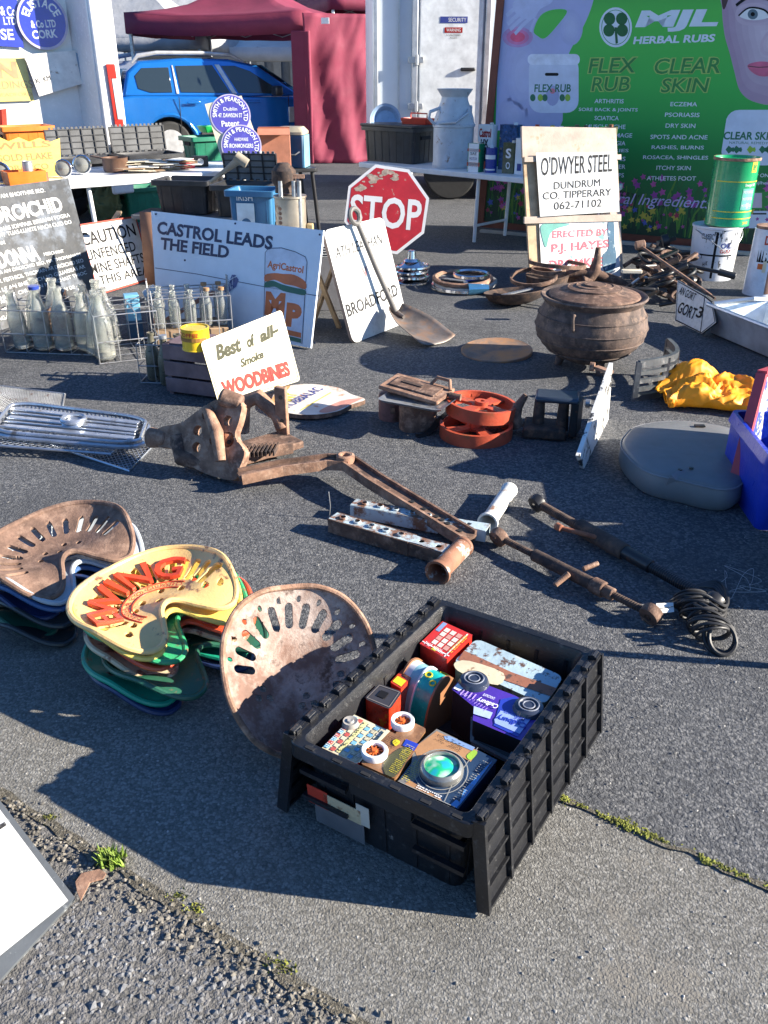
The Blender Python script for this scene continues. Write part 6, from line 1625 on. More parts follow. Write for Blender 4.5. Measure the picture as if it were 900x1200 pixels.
mb = MB(); mb.lathe([(.06, 0), (.05, .012), (.035, .018), (.028, .07), (.02, .075), (0, .075)], 24); mb.build('cone', CHROME, t)
c = at(545, 342) + Vector((0, .12, 0))
for k, (lb, m_, r_, dx_) in enumerate((('wide chrome wheel trim at the base of the ring stack', CHROME, .23, 0), ('bright trim ring lying in the ring stack', STEEL, .225, .01), ('rusty trim ring near the top of the ring stack', RUSTL, .215, -.01), ('chrome beaded ring on top of the ring stack', CHROME, .13, .05))):
    t = thing('trim_ring', lb, 'wheel trim', c + Vector((dx_, 0, .01 + k * .025)), 0, 'trim rings beside the wooden stand')
    mb = MB(); mb.lathe([(r_, 0), (r_ * .99, .018), (r_ * .9, .024), (r_ * .8, .014), (r_ * .8, .008), (r_ * .9, .012), (r_ * .97, 0)], 48); mb.build('ring_body', m_, t)
    if k in (1, 2):
        t.rotation_euler = (R(2), R(-2), R(30))
    if k == 1:
        for g in range(3):
            a = 2 * PI * g / 3; mb = MB(); mb.beam((0, 0, .012), (r_ * .85 * math.cos(a), r_ * .85 * math.sin(a), .012), .03, .006); mb.build('spoke', BLP if g == 0 else STEEL, t)
t = thing('blue_can', 'small blue and chrome lamp body in front of the ring stack', 'lamp', at(560, 346))
mb = MB(); mb.cyl((-.07, 0, .04), (.07, .02, .04), .04, .03, 18); mb.build('lamp_body', M('blue chrome', (.1, .3, .5), rough=.2, metal=.7), t)
# dark bowl, brown dish and rings next to the pot
t = thing('iron_dish', 'wide shallow dark iron dish left of the pot', 'dish', at(606, 362) + Vector((0, .1, 0)))
mb = MB(); mb.lathe([(0, .01), (.1, .014), (.17, .04), (.2, .085), (.205, .09), (.2, .095), (.16, .06), (.09, .035), (0, .03)], 40, sy=.85); mb.build('dish_body', RUSTD, t); t.rotation_euler = (R(-6), R(-5), 0)
mb = MB(); mb.beam((-.08, 0, .07), (.12, .06, .09), .05, .008); mb.build('bright_strip', STEEL, t)
for k, (px_, py_, r_, lb) in enumerate(((628, 350, .16, 'large plain rusty iron hoop on the pile left of the pot'), (645, 346, .12, 'small rusty hoop inside the larger ones left of the pot'), (655, 344, .2, 'widest rusty hoop resting against the pot lid'))):
    t = thing('iron_hoop', lb, 'hoop', at(px_, py_) + Vector((0, .15, .1 + .03 * k)), 0, 'rusty hoops left of the pot'); mb = MB()
    mb.lathe([(r_, 0), (r_, .025), (r_ - .012, .025), (r_ - .012, 0), (r_, 0)], 44); mb.build('hoop_body', RUST, t); t.rotation_euler = (R(8 - 6 * k), R(-6 + 5 * k), 0)
t = thing('iron_block', 'rusty iron drum supporting the hoops behind the dish', 'drum', at(645, 346) + Vector((0, .18, 0)))
mb = MB(); mb.lathe([(0, 0), (.15, 0), (.14, .05), (.15, .1), (0, .1)], 30); mb.build('drum_body', RUSTD, t)
t = thing('white_card', 'scrap of white card sticking out of the scrap by the pot lid', 'card', air(740, 318, 5.3)); MB().box((0, 0, 0), (.12, .04, .02)).build('card_body', PAP[0], t, bevel=.004)

# ================================================================ edge-on fingerpost with brackets
A_ = at(682, 549); B_ = at(711, 491)
u1 = (B_ - A_).normalized()
t = thing('finger_post_sign', 'chipped black and white fingerpost standing edge on beside the fire grate', 'sign', mat=frame_from(A_, u1, (0, 0, 1)), group='old fingerpost signs')
inv = t.matrix_world.inverted(); n_ = Vector((u1.y, -u1.x, 0))
lc = lambda px, py: tuple((inv @ hit(px, py, A_, n_))[:2])
poly = [(0, .0), (B_ - A_).length and ((B_ - A_).length, 0), lc(716, 425), lc(677, 534)]
print('FINGER', poly)
bwm = M('chipped black on white', (.7, .7, .68), rough=.5, var=.05, second=((.03, .03, .03), .54, 13, .015))
MB().prism(poly, -.008, .008).build('panel', bwm, t, smooth=False)
for f_ in (.2, .8):
    x_ = poly[1][0] * .93; z_ = poly[2][1] * f_
    for sg in (1,):
        mb = MB(); mb.beam((x_, z_, 0), (x_ + .05, z_, sg * -.075), .03, .012, up=(0, 1, 0)); mb.cyl((x_ + .05, z_ - .0, sg * -.08), (x_ + .05, z_, sg * -.1), .02, n=14); mb.build('bracket', RUSTL if f_ > .5 else STEEL, t)
# ================================================================ BOTTLES AND WIRE CRATES
GLS = M('dusty milk glass', (.82, .84, .8), rough=.18, trans=.86, var=.06, ns=20, bump=.1)
GLD = M('dark dusty glass', (.16, .15, .11), rough=.3, trans=.3, var=.3, ns=20)
def wirecrate(name, label, c, rz, L_, W_, H_, nx, ny, group='wire bottle crates', rows=(.02, .45, .98), hand=False):
    t = thing(name, label, 'bottle crate', c, rz, group)
    r_ = .0026
    for z in rows:
        mb = MB(); zz = H_ * z; mb.tube([(-L_ / 2, -W_ / 2, zz), (L_ / 2, -W_ / 2, zz), (L_ / 2, W_ / 2, zz), (-L_ / 2, W_ / 2, zz)], r_ * 1.3, 6, closed=True); mb.build('rim_wire', WIREM, t)
    for i in range(nx + 1):
        x = -L_ / 2 + L_ * i / nx
        mb = MB(); mb.tube([(x, -W_ / 2, H_ * rows[-1]), (x, -W_ / 2, 0.01), (x, W_ / 2, 0.01), (x, W_ / 2, H_ * rows[-1])], r_, 6); mb.build('upright_wire', WIREM, t)
        if 0 < i < nx: mb = MB(); mb.tube([(x, -W_ / 2, H_ * rows[-1]), (x, W_ / 2, H_ * rows[-1])], r_, 6); mb.build('divider_wire', WIREM, t)
    for j in range(1, ny):
        y = -W_ / 2 + W_ * j / ny
        mb = MB(); mb.tube([(-L_ / 2, y, H_ * rows[-1]), (-L_ / 2, y, .01), (L_ / 2, y, .01), (L_ / 2, y, H_ * rows[-1])], r_, 6); mb.build('upright_wire', WIREM, t)
        mb = MB(); mb.tube([(-L_ / 2, y, H_ * rows[-1]), (L_ / 2, y, H_ * rows[-1])], r_, 6); mb.build('divider_wire', WIREM, t)
    if hand:
        for sx in (-1, 1):
            mb = MB(); mb.tube([(sx * L_ / 2, -.06, H_), (sx * L_ / 2, -.04, H_ + .07), (sx * L_ / 2, .04, H_ + .07), (sx * L_ / 2, .06, H_)], r_ * 1.3, 6); mb.build('handle', WIREM, t)
    return t
BOT = {}
def bottle(kind, label, loc, tilt=(0, 0), group='glass bottles in the wire crates', cap=None, printm=None):
    H_, r_ = {'milk': (.34, .052), 'small': (.2, .031), 'dark': (.24, .036), 'clear': (.31, .046)}[kind]
    m_ = GLD if kind == 'dark' else GLS
    if kind not in BOT:
        t = thing('glass_bottle', label, 'bottle', loc, 0, group)
        mb = MB(); p_ = [(0, .004), (r_ * .8, .0), (r_, .01), (r_, H_ * .52), (r_ * .93, H_ * .6), (r_ * .5, H_ * .8), (r_ * .4, H_ * .9), (r_ * .42, H_ * .95), (r_ * .52, H_ * .955), (r_ * .52, H_), (r_ * .38, H_), (r_ * .34, H_ * .9), (r_ * .42, H_ * .8), (r_ * .86, H_ * .6), (r_ * .92, H_ * .5), (r_ * .92, .02), (0, .014)]
        mb.lathe(p_, 20); mb.build('bottle_glass', m_, t)
        mb = MB(); mb.lathe([(r_ * .9, .02), (r_ * .905, H_ * .12), (0, H_ * .1)], 16); mb.build('dust', M('bottle dust', (.5, .47, .4), rough=.9, var=.3), t)
        BOT[kind] = t
    else: t = dup(BOT[kind], label, loc, group=group)
    t.location = loc; t.rotation_euler = (R(tilt[0]), R(tilt[1]), R(random.uniform(0, 360)))
    if cap: MB().lathe([(0, H_ + .008), (r_ * .55, H_ + .006), (r_ * .56, H_ - .01)], 14).build('bottle_cap', cap, t)
    if printm:
        w = thing  # printed milk label as a band on the belly
        band(t, 0, 120, H_ * .2, H_ * .42, r_, printm, nm='printed_label', n=10)
    return t
ca = at(74, 405); A1 = R(-6)
wirecrate('wire_bottle_crate', 'rusty wire crate at the far left holding cloudy milk bottles', ca, A1, .5, .34, .24, 4, 3, hand=True)
wh = ['nearest the left corner', 'second along the front', 'third along the front', 'at the right front', 'behind the left corner', 'in the middle of the back row', 'at the right back', 'by the blue cap']
k = 0
for i in range(4):
    for j in range(2):
        if (i, j) in ((2, 1),): continue
        x = -.18 + i * .12; y = -.1 + j * .17
        l_ = ca + Vector((x * math.cos(A1) - y * math.sin(A1), x * math.sin(A1) + y * math.cos(A1), .014))
        bottle('milk' if (i + j) % 3 else 'clear', 'cloudy bottle %s of the left wire crate' % wh[k], l_, (random.uniform(-4, 4), random.uniform(-5, 5)), cap=BLP if (i, j) == (1, 0) else None); k += 1
t = thing('wire_coil', 'tangle of rusty wire lying in the left bottle crate', 'wire', ca + Vector((-.02, .02, .13)))
mb = MB(); rn = random.Random(6)
mb.tube([(rn.gauss(0, .05), rn.gauss(0, .04), rn.gauss(.0, .05)) for k in range(60)], .003, 5); mb.build('wire_strand', RUST, t)
cb = at(148, 414)
wirecrate('wire_bottle_crate', 'middle bright wire crate whose corner points at the viewer', cb, R(24), .32, .32, .26, 3, 3, hand=True)
for k, (px_, py_, kd, tl, lb, c_) in enumerate(((112, 418, 'milk', (3, -6), 'leaning slightly left', None), (124, 424, 'milk', (0, 4), 'with printed red mark', REDP), (101, 402, 'clear', (0, -3), 'behind the printed one', None), (134, 405, 'clear', (-3, 5), 'tall and clear at the back', None))):
    b_ = bottle(kd, 'milk bottle in the middle wire crate, %s' % lb, at(px_, py_) + Vector((0, .02, .012)), tl)
    if c_: band(b_, 200, 330, .12, .135, .046, INKG, nm='printed_label', n=8); band(b_, 255, 275, .155, .175, .046, c_, nm='printed_mark', n=4)
t = thing('blue_carton', 'pale blue carton standing in the middle wire crate', 'carton', at(160, 398) + Vector((0, 0, .02)), R(20)); MB().box((0, 0, .12), (.08, .08, .24)).build('carton_body', M('light blue carton', (.15, .4, .6), rough=.5), t, bevel=.003); MB().box((0, 0, .05), (.083, .083, .1)).build('carton_base', M('dark blue paint', (.02, .08, .16)), t)
t = thing('white_cup', 'small white cup lying beside the blue carton', 'cup', at(173, 380) + Vector((0, 0, .17)), R(20)); mb = MB(); mb.lathe([(0, 0), (.03, 0), (.042, .08), (.038, .08), (.028, .008), (0, .008)], 20); mb.xf(Matrix.Rotation(R(70), 4, 'Y')); mb.build('cup_body', WHITE, t)
cc_ = at(226, 398); A3 = R(14)
wirecrate('wire_bottle_crate', 'right hand wire crate of small clear bottles in front of the oil sign', cc_, A3, .44, .3, .28, 6, 4, rows=(.02, .5, .98), hand=True)
pos = ['front left', 'front second', 'front third', 'front fourth', 'front right', 'back left', 'back second', 'back middle', 'back fourth', 'back right']
k = 0
for j in range(2):
    for i in range(5):
        x = -.17 + i * .085; y = -.07 + j * .14
        bottle('small', 'small clear bottle at the %s of the right wire crate' % pos[k], cc_ + Vector((x * math.cos(A3) - y * math.sin(A3), x * math.sin(A3) + y * math.cos(A3), .1)), (random.uniform(-3, 3), random.uniform(-3, 3)), cap=(M('cork', (.35, .2, .1), rough=.9) if i > 2 else None)); k += 1
t = thing('card_tray', 'cardboard tray raising the small bottles in the right wire crate', 'tray', cc_ + Vector((0, 0, .012)), A3); MB().box((0, 0, .04), (.4, .26, .08)).build('tray_body', M('brown card', (.3, .2, .12)), t, bevel=.004)
for k, (px_, py_, lb) in enumerate(((181, 447, 'left'), (196, 452, 'middle'), (211, 449, 'right'))): bottle('dark', '%s one of three dark dusty bottles before the right wire crate' % lb, at(px_, py_) + Vector((0, .02, .002)), (0, k - 1), cap=STEEL if k == 1 else None)
wirecrate('wire_bottle_crate', 'small wire carrier round the three dark bottles', at(196, 447) + Vector((0, .02, 0)), R(-4), .24, .12, .2, 3, 1)
# wooden crate with yellow tin
wc = at(240, 462)
t = thing('wooden_crate', 'weathered mauve slatted crate under the yellow tin', 'crate', wc + Vector((0, .06, 0)), R(-20))
WDM = M('mauve weathered plastic', (.16, .11, .12), rough=.7, var=.25)
for z in (.05, .13, .21): 
    for sy in (-1, 1): MB().box((0, sy * .11, z), (.3, .014, .07)).build('slat', WDM, t, bevel=.003)
    for sx in (-1, 1): MB().box((sx * .143, 0, z), (.014, .205, .07)).build('end_slat', WDM, t, bevel=.003)
for sx in (-1, 1):
    for sy in (-1, 1): MB().box((sx * .13, sy * .095, .125), (.02, .02, .25)).build('corner_post', WDM, t)
MB().box((0, 0, .02), (.28, .2, .01)).build('base_board', WDM, t)
YT = M('yellow tin', (.78, .5, .02), rough=.3, coat=.3, var=.06)
p = at(228, 412, .25) + Vector((0, .05, 0)); tt_ = tin('yellow_tin', 'round yellow tin with dark band sitting on the mauve crate', p, R(-20), .13, .13, .1, YT, None, ((.05, .45, .95, .62, M('brown ink', (.3, .14, .03))),), (('HOTWHEELS'[:0] or 'TOFFEE', .25, .68, .75, .85, REDP, .02),), round_=True, spout=False, group=None)
t = thing('crate_lid_board', 'thin board lying on top of the mauve crate', 'board', wc + Vector((0, .06, .247)), R(-20)); MB().box((0, 0, .0), (.28, .2, .006)).build('board_body', WDM, t)

# ================================================================ WOODBINES SIGN, OVAL SIGN
s = Sign('tobacco_sign', 'cream enamel Best of all Smoke WOODBINES sign propped on the rusty casting', 'sign', [(257, 476), (352, 446), (330, 363), (235, 401)], z=(.01, .01), lean=16, th=.004, face=M('cream enamel', (.6, .55, .4), rough=.3, var=.03, coat=.3), back=YT, rad=.02)
s.pr.border(.008, .005, M('amber border ink', (.5, .3, .02), rough=.4))
OLI = M('olive script ink', (.022, .024, .003), rough=.5, spec=.2)
s.ptext('Best', 255, 423, 285, 411, 18, OLI, .045, .3); s.ptext('of', 291, 408, 301, 404, 14, OLI, .045, .3); s.ptext('all-', 306, 402, 328, 391, 14, OLI, .045, .3)
s.ptext('Smoke', 283, 431, 310, 419, 10, OLI, .04, .3); s.ptext('WOODBINES', 263, 466, 341, 440, 19, INKR, .06)
s.done()
s = Sign('oval_sign', 'oval painted sign with tapering tail lying flat beyond the casting', 'sign', [(318, 487), (428, 487), (428, 450), (318, 450)], plane=(Vector((0, 0, .03)), Vector((0, 0, 1))), th=.02, face=M('flaked white paint', (.68, .62, .55), rough=.6, second=((.5, .25, .15), .6, 12, .04)), back=RUST, shape=lambda s_: [s_.loc(*p) for p in spline([(318, 470), (330, 455), (360, 450), (395, 454), (412, 462), (428, 468), (412, 474), (395, 482), (365, 486), (335, 483)], 5)])
s.ppoly(spline([(317.5, 470), (328, 456), (340, 452), (336, 458), (327, 466), (330, 478), (322, 477)], 4), M('ochre patch', (.5, .28, .1), rough=.6), .0012); s.ppoly(spline([(375, 481), (400, 470), (424, 467), (410, 474), (395, 481), (380, 484)], 4), M('pink patch', (.55, .25, .2), rough=.6), .0012)
s.ptext('ROBBIALAC', 340, 478, 380, 456, 5, M('blue ink', (.03, .05, .25)), .01); s.ptext('PAINT', 336, 476, 350, 462, 5, YB, .02); s.pline([(352, 481), (388, 460)], .006, YB); s.done()

# ================================================================ MIDDLE GROUP
def px2m(px, y, x=450, z=0):
    p = at(x, y, z); return px / CF * (p.y * math.cos(CP) - (z - CH) * math.sin(CP))
p = at(460, 494); t = thing('rusty_tin', 'squat round rusty tin on the left under the iron plate', 'tin', p + Vector((0, .05, 0)), 0, 'rusty tins under the iron plate')
mb = MB(); r_ = px2m(16, 490); mb.lathe([(0, 0), (r_, 0), (r_ * 1.02, .01), (r_, .09), (r_ * 1.03, .1), (r_ * .97, .115), (r_ * .6, .125), (0, .125)], 30); mb.build('tin_body', M('old mauve tin', (.2, .1, .09), rough=.7, second=((.09, .05, .04), .55, 12, .08)), t); MB().box((0, -r_ - .006, .06), (.02, .012, .03)).build('clasp', RUST, t)
p = at(490, 507); t = thing('rusty_tin', 'oval rusty tin on the right under the iron plate', 'tin', p + Vector((0, .06, 0)), R(12), 'rusty tins under the iron plate')
mb = MB(); mb.loops([rr(.16, .12, .05, 0, 5), rr(.16, .12, .05, .12, 5), rr(.17, .13, .055, .122, 5), rr(.17, .13, .055, .13, 5), rr(.14, .1, .04, .133, 5)], cap0=True); mb.build('tin_body', RUST, t)
t = thing('metal_tray', 'dull metal tray between the rusty tins and the iron plate', 'tray', at(490, 470, .135) + Vector((0, 0, .0)), R(-28)); mb = MB(); mb.loops([rr(.27, .17, .02, 0), rr(.3, .2, .03, .014), rr(.29, .19, .03, .014), rr(.26, .16, .02, .003)], cap0=True); mb.build('tray_body', STEEL, t)
t = thing('iron_plate', 'embossed rusty iron oven door with a wire handle on the tins', 'iron plate', at(488, 458, .155), R(-30)); t.rotation_euler = (R(5), R(4), R(-32))
MB().box((0, 0, .01), (.29, .16, .018)).build('plate_body', RUSTL, t, bevel=.005); MB().box((0, 0, .022), (.22, .1, .008)).build('raised_panel', RUST, t, bevel=.003); MB().box((-.02, 0, .028), (.1, .02, .006)).build('raised_letters', RUSTD, t, bevel=.002)
mb = MB(); mb.tube([(.04, .05, .02), (.06, .075, .05), (.12, .075, .05), (.14, .045, .02)], .008, 8); mb.build('handle', RUSTL, t); MB().cyl((.15, .02, .01), (.2, .03, .01), .015, n=12).build('hinge_pin', RUST, t)
t = thing('leather_strap', 'black leather strap curling from the tins to the orange wheels', 'strap', at(500, 510)); o_ = t.location
pts = spline([tuple(at(488, 511, .004) - o_), tuple(at(503, 507, .01) - o_), tuple(at(515, 492, .05) - o_), tuple(at(528, 480, .09) - o_)], 5, False); mb = MB()
for a, b in zip(pts, pts[1:]): mb.beam(a, b, .03, .005)
mb.build('strap_body', BLKM, t)
ORW = M('orange red paint', (.43, .07, .032), rough=.5, var=.15, second=((.25, .07, .03), .6, 14, .05), bump=.3)
def wheel(label, c, rz, r_, h_, tl=(0, 0)):
    t = thing('flywheel', label, 'wheel', c, rz, 'stacked orange iron wheels'); t.rotation_euler = (R(tl[0]), R(tl[1]), rz)
    mb = MB(); mb.lathe([(r_, 0), (r_, h_), (r_ - .014, h_), (r_ - .014, 0), (r_, 0)], 48); mb.build('rim', ORW, t)
    hs = []
    for k in range(4):
        a0 = 90 * k + 14; pts = [(r_ * .9 * math.cos(R(a0 + i * 62 / 6)), r_ * .9 * math.sin(R(a0 + i * 62 / 6))) for i in range(7)] + [(r_ * .3 * math.cos(R(a0 + 50)), r_ * .3 * math.sin(R(a0 + 50))), (r_ * .3 * math.cos(R(a0 + 12)), r_ * .3 * math.sin(R(a0 + 12)))]
        hs.append(('p', pts))
    mb = plate([((r_ - .007) * math.cos(2 * PI * i / 40), (r_ - .007) * math.sin(2 * PI * i / 40)) for i in range(40)], hs, cell=.006, th=.012); mb.xf(Matrix.Translation((0, 0, h_ * .75))); mb.build('spokes', ORW, t)
    MB().lathe([(.012, h_ * .5), (.03, h_ * .5), (.03, h_ * 1.05), (.012, h_ * 1.05), (.012, h_ * .5)], 20).build('hub', ORW, t)
wheel('lower orange iron wheel with open spokes', at(559, 516) + Vector((0, .06, 0)), R(20), .155, .055)
wheel('upper orange iron wheel resting tilted on the lower one', at(563, 488, .07) + Vector((0, .02, .006)), R(50), .15, .055, (3, 4))
t = thing('iron_stove_part', 'dark rusty iron bracket with two posts and horn right of the orange wheels', 'casting', at(640, 515) + Vector((0, .05, 0)), R(-12))
MB().box((.0, 0, .03), (.18, .14, .05)).build('base', RUSTD, t, bevel=.01)
mb = MB(); mb.tube([(-.11, 0, .03), (-.13, 0, .07), (-.12, 0, .12), (-.09, .01, .17)], [.03, .028, .022, .012], 10); mb.build('horn', RUST, t)
for x in (-.03, .07): MB().cyl((x, 0, .03), (x, 0, .16), .028, .022, 12).build('post', RUSTD, t)
MB().box((.04, 0, .175), (.18, .12, .025)).build('top_plate', M('blue grey iron', (.05, .07, .1), rough=.35, metal=.5), t, bevel=.01)
mb = MB(); mb.prism([(.1, -.06), (.13, -.05), (.15, .05), (.1, .06)], .02, .165); mb.build('side_plate', BLKM, t, bevel=.004)
# yellow oilskin
def cloth(name, label, cat, c, rz, L_, mat, seed, n=120):
    t = thing(name, label, cat, c, rz)
    for (path, x0, x1, sc, sd_) in (([(-.06, .05), (-.13, .02), (-.165, .022), (-.175, .05), (-.15, .078), (-.1, .085), (-.05, .07), (-.02, .062), (.0, .075), (.04, .11), (.09, .125), (.14, .105), (.165, .06), (.16, .015), (.1, .01)], -.5, .5, 1, 0), ([(.1, .03), (-.02, .045), (-.09, .05), (-.12, .06), (-.1, .07), (-.02, .09), (.06, .1), (.12, .07)], -.4, .47, .93, 4)):
        cs = spline(path, 7, False); m_ = len(cs); vs = []
        for i in range(n + 1):
            u = i / n; x = L_ * (x0 + (x1 - x0) * u)
            pk = 1 + .38 * math.exp(-((u - .3) / .13) ** 2) - .22 * u - .25 * max(0, .12 - u) / .12
            sw = .03 * math.sin(u * 4.5 + sd_) + .02 * noise.noise(Vector((u * 5, seed + sd_, 0)))
            for k, (y, z) in enumerate(cs):
                f_ = k / m_; cr_ = abs(noise.noise(Vector((u * 5 + f_ * 3, f_ * 9 - u * 4, seed + sd_)))) * .045 + abs(noise.noise(Vector((u * 13 - f_ * 9, f_ * 16, seed + 3)))) * .016
                zz = max(.003, z * sc * (pk if z > .055 else 1) - cr_ * (z > .03) + .012 * (z > .03))
                vs.append((x + .02 * noise.noise(Vector((f_ * 6, u * 3, seed))) + (.03 * math.sin(f_ * 9) if u < .05 else 0), y * (1 + .1 * noise.noise(Vector((u * 4, f_ * 2, seed)))) + sw, zz))
        MB().add(vs, [(i * m_ + k, (i + 1) * m_ + k, (i + 1) * m_ + k + 1, i * m_ + k + 1) for i in range(n) for k in range(m_ - 1)]).build('folded_cloth', mat, t, solid=.003)
    return t
OIL = M('yellow oilskin', (.85, .32, .004), rough=.55, var=.06, bump=.15, bs=22, bd=.006)
yc = at(838, 472)
t = cloth('yellow_oilskin', 'bright yellow folded oilskin lying behind the grey cushion', 'oilskin', yc, R(-12), .5, OIL, 3)
# grey cushion
CUM = M('grey vinyl', (.17, .175, .18), rough=.5, var=.06, bump=.15, bs=150)
s_pts = spline([(729, 524), (733, 508), (750, 497), (790, 492), (835, 496), (868, 505), (884, 522), (874, 560), (850, 572), (800, 562), (756, 550)], 4)
c0 = at(800, 530, .1); loc_ = [at(*p, .1) for p in s_pts]
t = thing('grey_cushion', 'grey vinyl rounded seat cushion lying flat on the asphalt', 'cushion', (c0.x, c0.y, 0))
ls = []
for (z, sc) in ((.004, .95), (.02, .995), (.05, 1.01), (.085, 1.0), (.098, .975), (.104, .93), (.108, .7), (.11, .3)): ls.append([((p.x - c0.x) * sc, (p.y - c0.y) * sc, z) for p in loc_])
MB().loops(ls, cap0=True).build('cushion_body', CUM, t)
for z in (.093,): mb = MB(); mb.tube([((p.x - c0.x) * 1.0, (p.y - c0.y) * 1.0, z) for p in loc_], .0035, 6, closed=True); mb.build('piping', M('grey piping', (.2, .2, .21), rough=.5), t)
mb = MB(); a = at(802, 552, .11) - t.location; b = at(789, 560, .1) - t.location; c = at(781, 578, .03) - t.location; d = at(797, 586, .004) - t.location
for p_, q_ in ((a, b), (b, c), (c, d)): mb.beam(p_, q_, .028, .004, up=(0, -.6, .8))
mb.build('strap', M('grey piping', (.2, .2, .21)), t, bevel=.001)
for pp_ in ((797, 551), (810, 549)): q_ = at(*pp_, .112) - t.location; MB().cyl(q_, q_ + Vector((0, 0, .004)), .008, n=12).build('snap_button', BLKM, t)
MB().box((at(820, 499, .112) - t.location), (.04, .02, .006)).build('buckle', BLKM, t)
# red backed sign, nearly edge on
FBW = M('blue white pattern', (.06, .1, .4), rough=.4, second=((.65, .62, .65), .5, 14, .02), third=((.5, .2, .15), .66, 12, .02))
s = Sign('red_sign', 'red framed blue and white sign standing almost edge on at the right', 'sign', [(854, 590), (906, 548), (932, 424), (893, 438)], z=(.003, .003), lean=5, th=.014, face=FBW, back=M('sign red', (.5, .02, .025)))
mb = MB(); q_ = s.q
for a, b in ((0, 1), (1, 2), (2, 3), (3, 0)): mb.beam((*q_[a], .0), (*q_[b], .0), .022, .035)
mb.build('frame', M('red painted wood', (.42, .05, .07), rough=.6), s.e); s.done()
BB = M('blue bag plastic', (.01, .04, .42), rough=.32, var=.08, bump=.5, bs=14, bd=.015)
c0 = at(862, 622); t = thing('blue_bag', 'deep blue plastic bag standing at the right edge', 'bag', c0 + Vector((.27, .2, 0)), R(-4))
hb = hz(c0.x, c0.y + .03, 520) * .9
def bl(l, w, z, s_): return [(x + .012 * noise.noise(Vector((x * 9, y * 9, z * 9 + s_))), y + .012 * noise.noise(Vector((x * 9, y * 9, z * 9 + s_ + 9))), z) for x, y, z in rr(l, w, .03, z, 5)]
MB().loops([bl(.38, .42, 0, 1), bl(.4, .44, hb * .3, 2), bl(.4, .44, hb * .6, 3), bl(.39, .43, hb * .86, 4), bl(.41, .45, hb * .87, 4), bl(.4, .44, hb, 5), bl(.37, .41, hb, 6), bl(.35, .4, hb * .5, 7)], cap0=True).build('bag_body', BB, t)
# ================================================================ GRILLES
GRM = M('dull chrome', (.5, .53, .58), rough=.3, metal=.8, var=.15, second=((.25, .22, .2), .62, 14, .05))
def grille(name, label, q, z, mat, kind, th=.014):
    s = Sign(name, label, 'grille', q, plane=(at(92, 500, z), Vector((.02, -.03, 1)).normalized()), th=.001, face=mat)
    bpy.data.objects.remove(s.panel)
    o_ = s.q; w_ = (Vector(o_[1]) - Vector(o_[0])).length; h_ = (Vector(o_[3]) - Vector(o_[0])).length
    P = s.pr.P
    def pt(a, b, zz=0): return (*P(a, b), zz)
    if kind == 'bars':
        pts = [pt(x + .5, y + .5) for x, y in rr2(1, 1, .2, 6)]
        for sc, zz, r_ in ((1, 0, .011), (.97, .018, .008)):
            mb = MB(); cx, cy, _ = pt(.5, .5); mb.tube([((x - cx) * sc + cx, (y - cy) * sc + cy, zz) for x, y, _ in pts], r_, 8, closed=True); mb.build('frame_rim', mat, s.e)
        for b in (.22, .36, .5, .64, .78):
            mb = MB(); mb.beam(pt(.06, b, .012), pt(.94, b, .012), .03 if b in (.22, .5, .78) else .012, .014); mb.build('bar', mat, s.e, bevel=.003)
        for b0, b1 in ((.02, .14), (.86, .98)):
            for k in range(30):
                a = .08 + .84 * k / 29
                mb = MB(); mb.beam(pt(a, b0, .006), pt(a + .008, b1, .006), .006, .008); mb.build('slat', mat, s.e, smooth=False)
        mb = MB(); mb.box(pt(.52, .5, .02), (.08, .09, .03)); mb.build('badge_block', mat, s.e, bevel=.02)
        mb = MB(); c_ = pt(.52, .5, .038); mb.tube([(c_[0] + .045 * math.cos(a), c_[1] + .045 * math.sin(a), c_[2]) for a in [2 * PI * i / 20 for i in range(20)]], .01, 8, closed=True); mb.build('badge_ring', mat, s.e)
    else:
        mb = MB()
        for a, b in ((0, 0), (1, 0), (1, 1), (0, 1)): pass
        mb.tube([pt(0, 0), pt(1, 0), pt(1, 1), pt(0, 1)], .006, 6, closed=True); mb.build('frame_rim', mat, s.e)
        n = 26 if kind == 'mesh' else 18; mb = MB(); r_ = .0022
        asp = w_ / h_; ny = int(n / asp)
        for i in range(-ny, n + 1):
            a0, b0, a1, b1 = i / n, 0, (i + ny) / n, 1
            if a0 < 0: b0 = -a0 * n / ny; a0 = 0
            if a1 > 1: b1 = 1 - (a1 - 1) * n / ny; a1 = 1
            if a0 < 1 and b0 < 1: mb.tube([pt(a0, b0), pt(a1, b1)], r_, 4); mb.tube([pt(a0, 1 - b0), pt(a1, 1 - b1)], r_, 4)
        struct(mb.build('mesh_wires', mat, s.e, smooth=False), 'stuff')
    return s
grille('radiator_grille', 'oblong chrome car grille with central badge lying on the mesh panels', [(-14, 510), (166, 526), (176, 494), (14, 474)], .06, GRM, 'bars')
grille('mesh_grille', 'lower perforated metal grille poking out under the chrome one', [(60, 522), (152, 552), (178, 524), (80, 500)], .02, GRM, 'diag')
grille('wire_mesh', 'flat expanded metal mesh panel behind the chrome grille', [(-70, 496), (70, 496), (76, 462), (-20, 450)], .03, WIREM, 'mesh')
grille('mesh_grille', 'middle wire grille between the chrome one and the ground', [(-30, 520), (130, 532), (170, 500), (0, 484)], .045, GRM, 'diag')

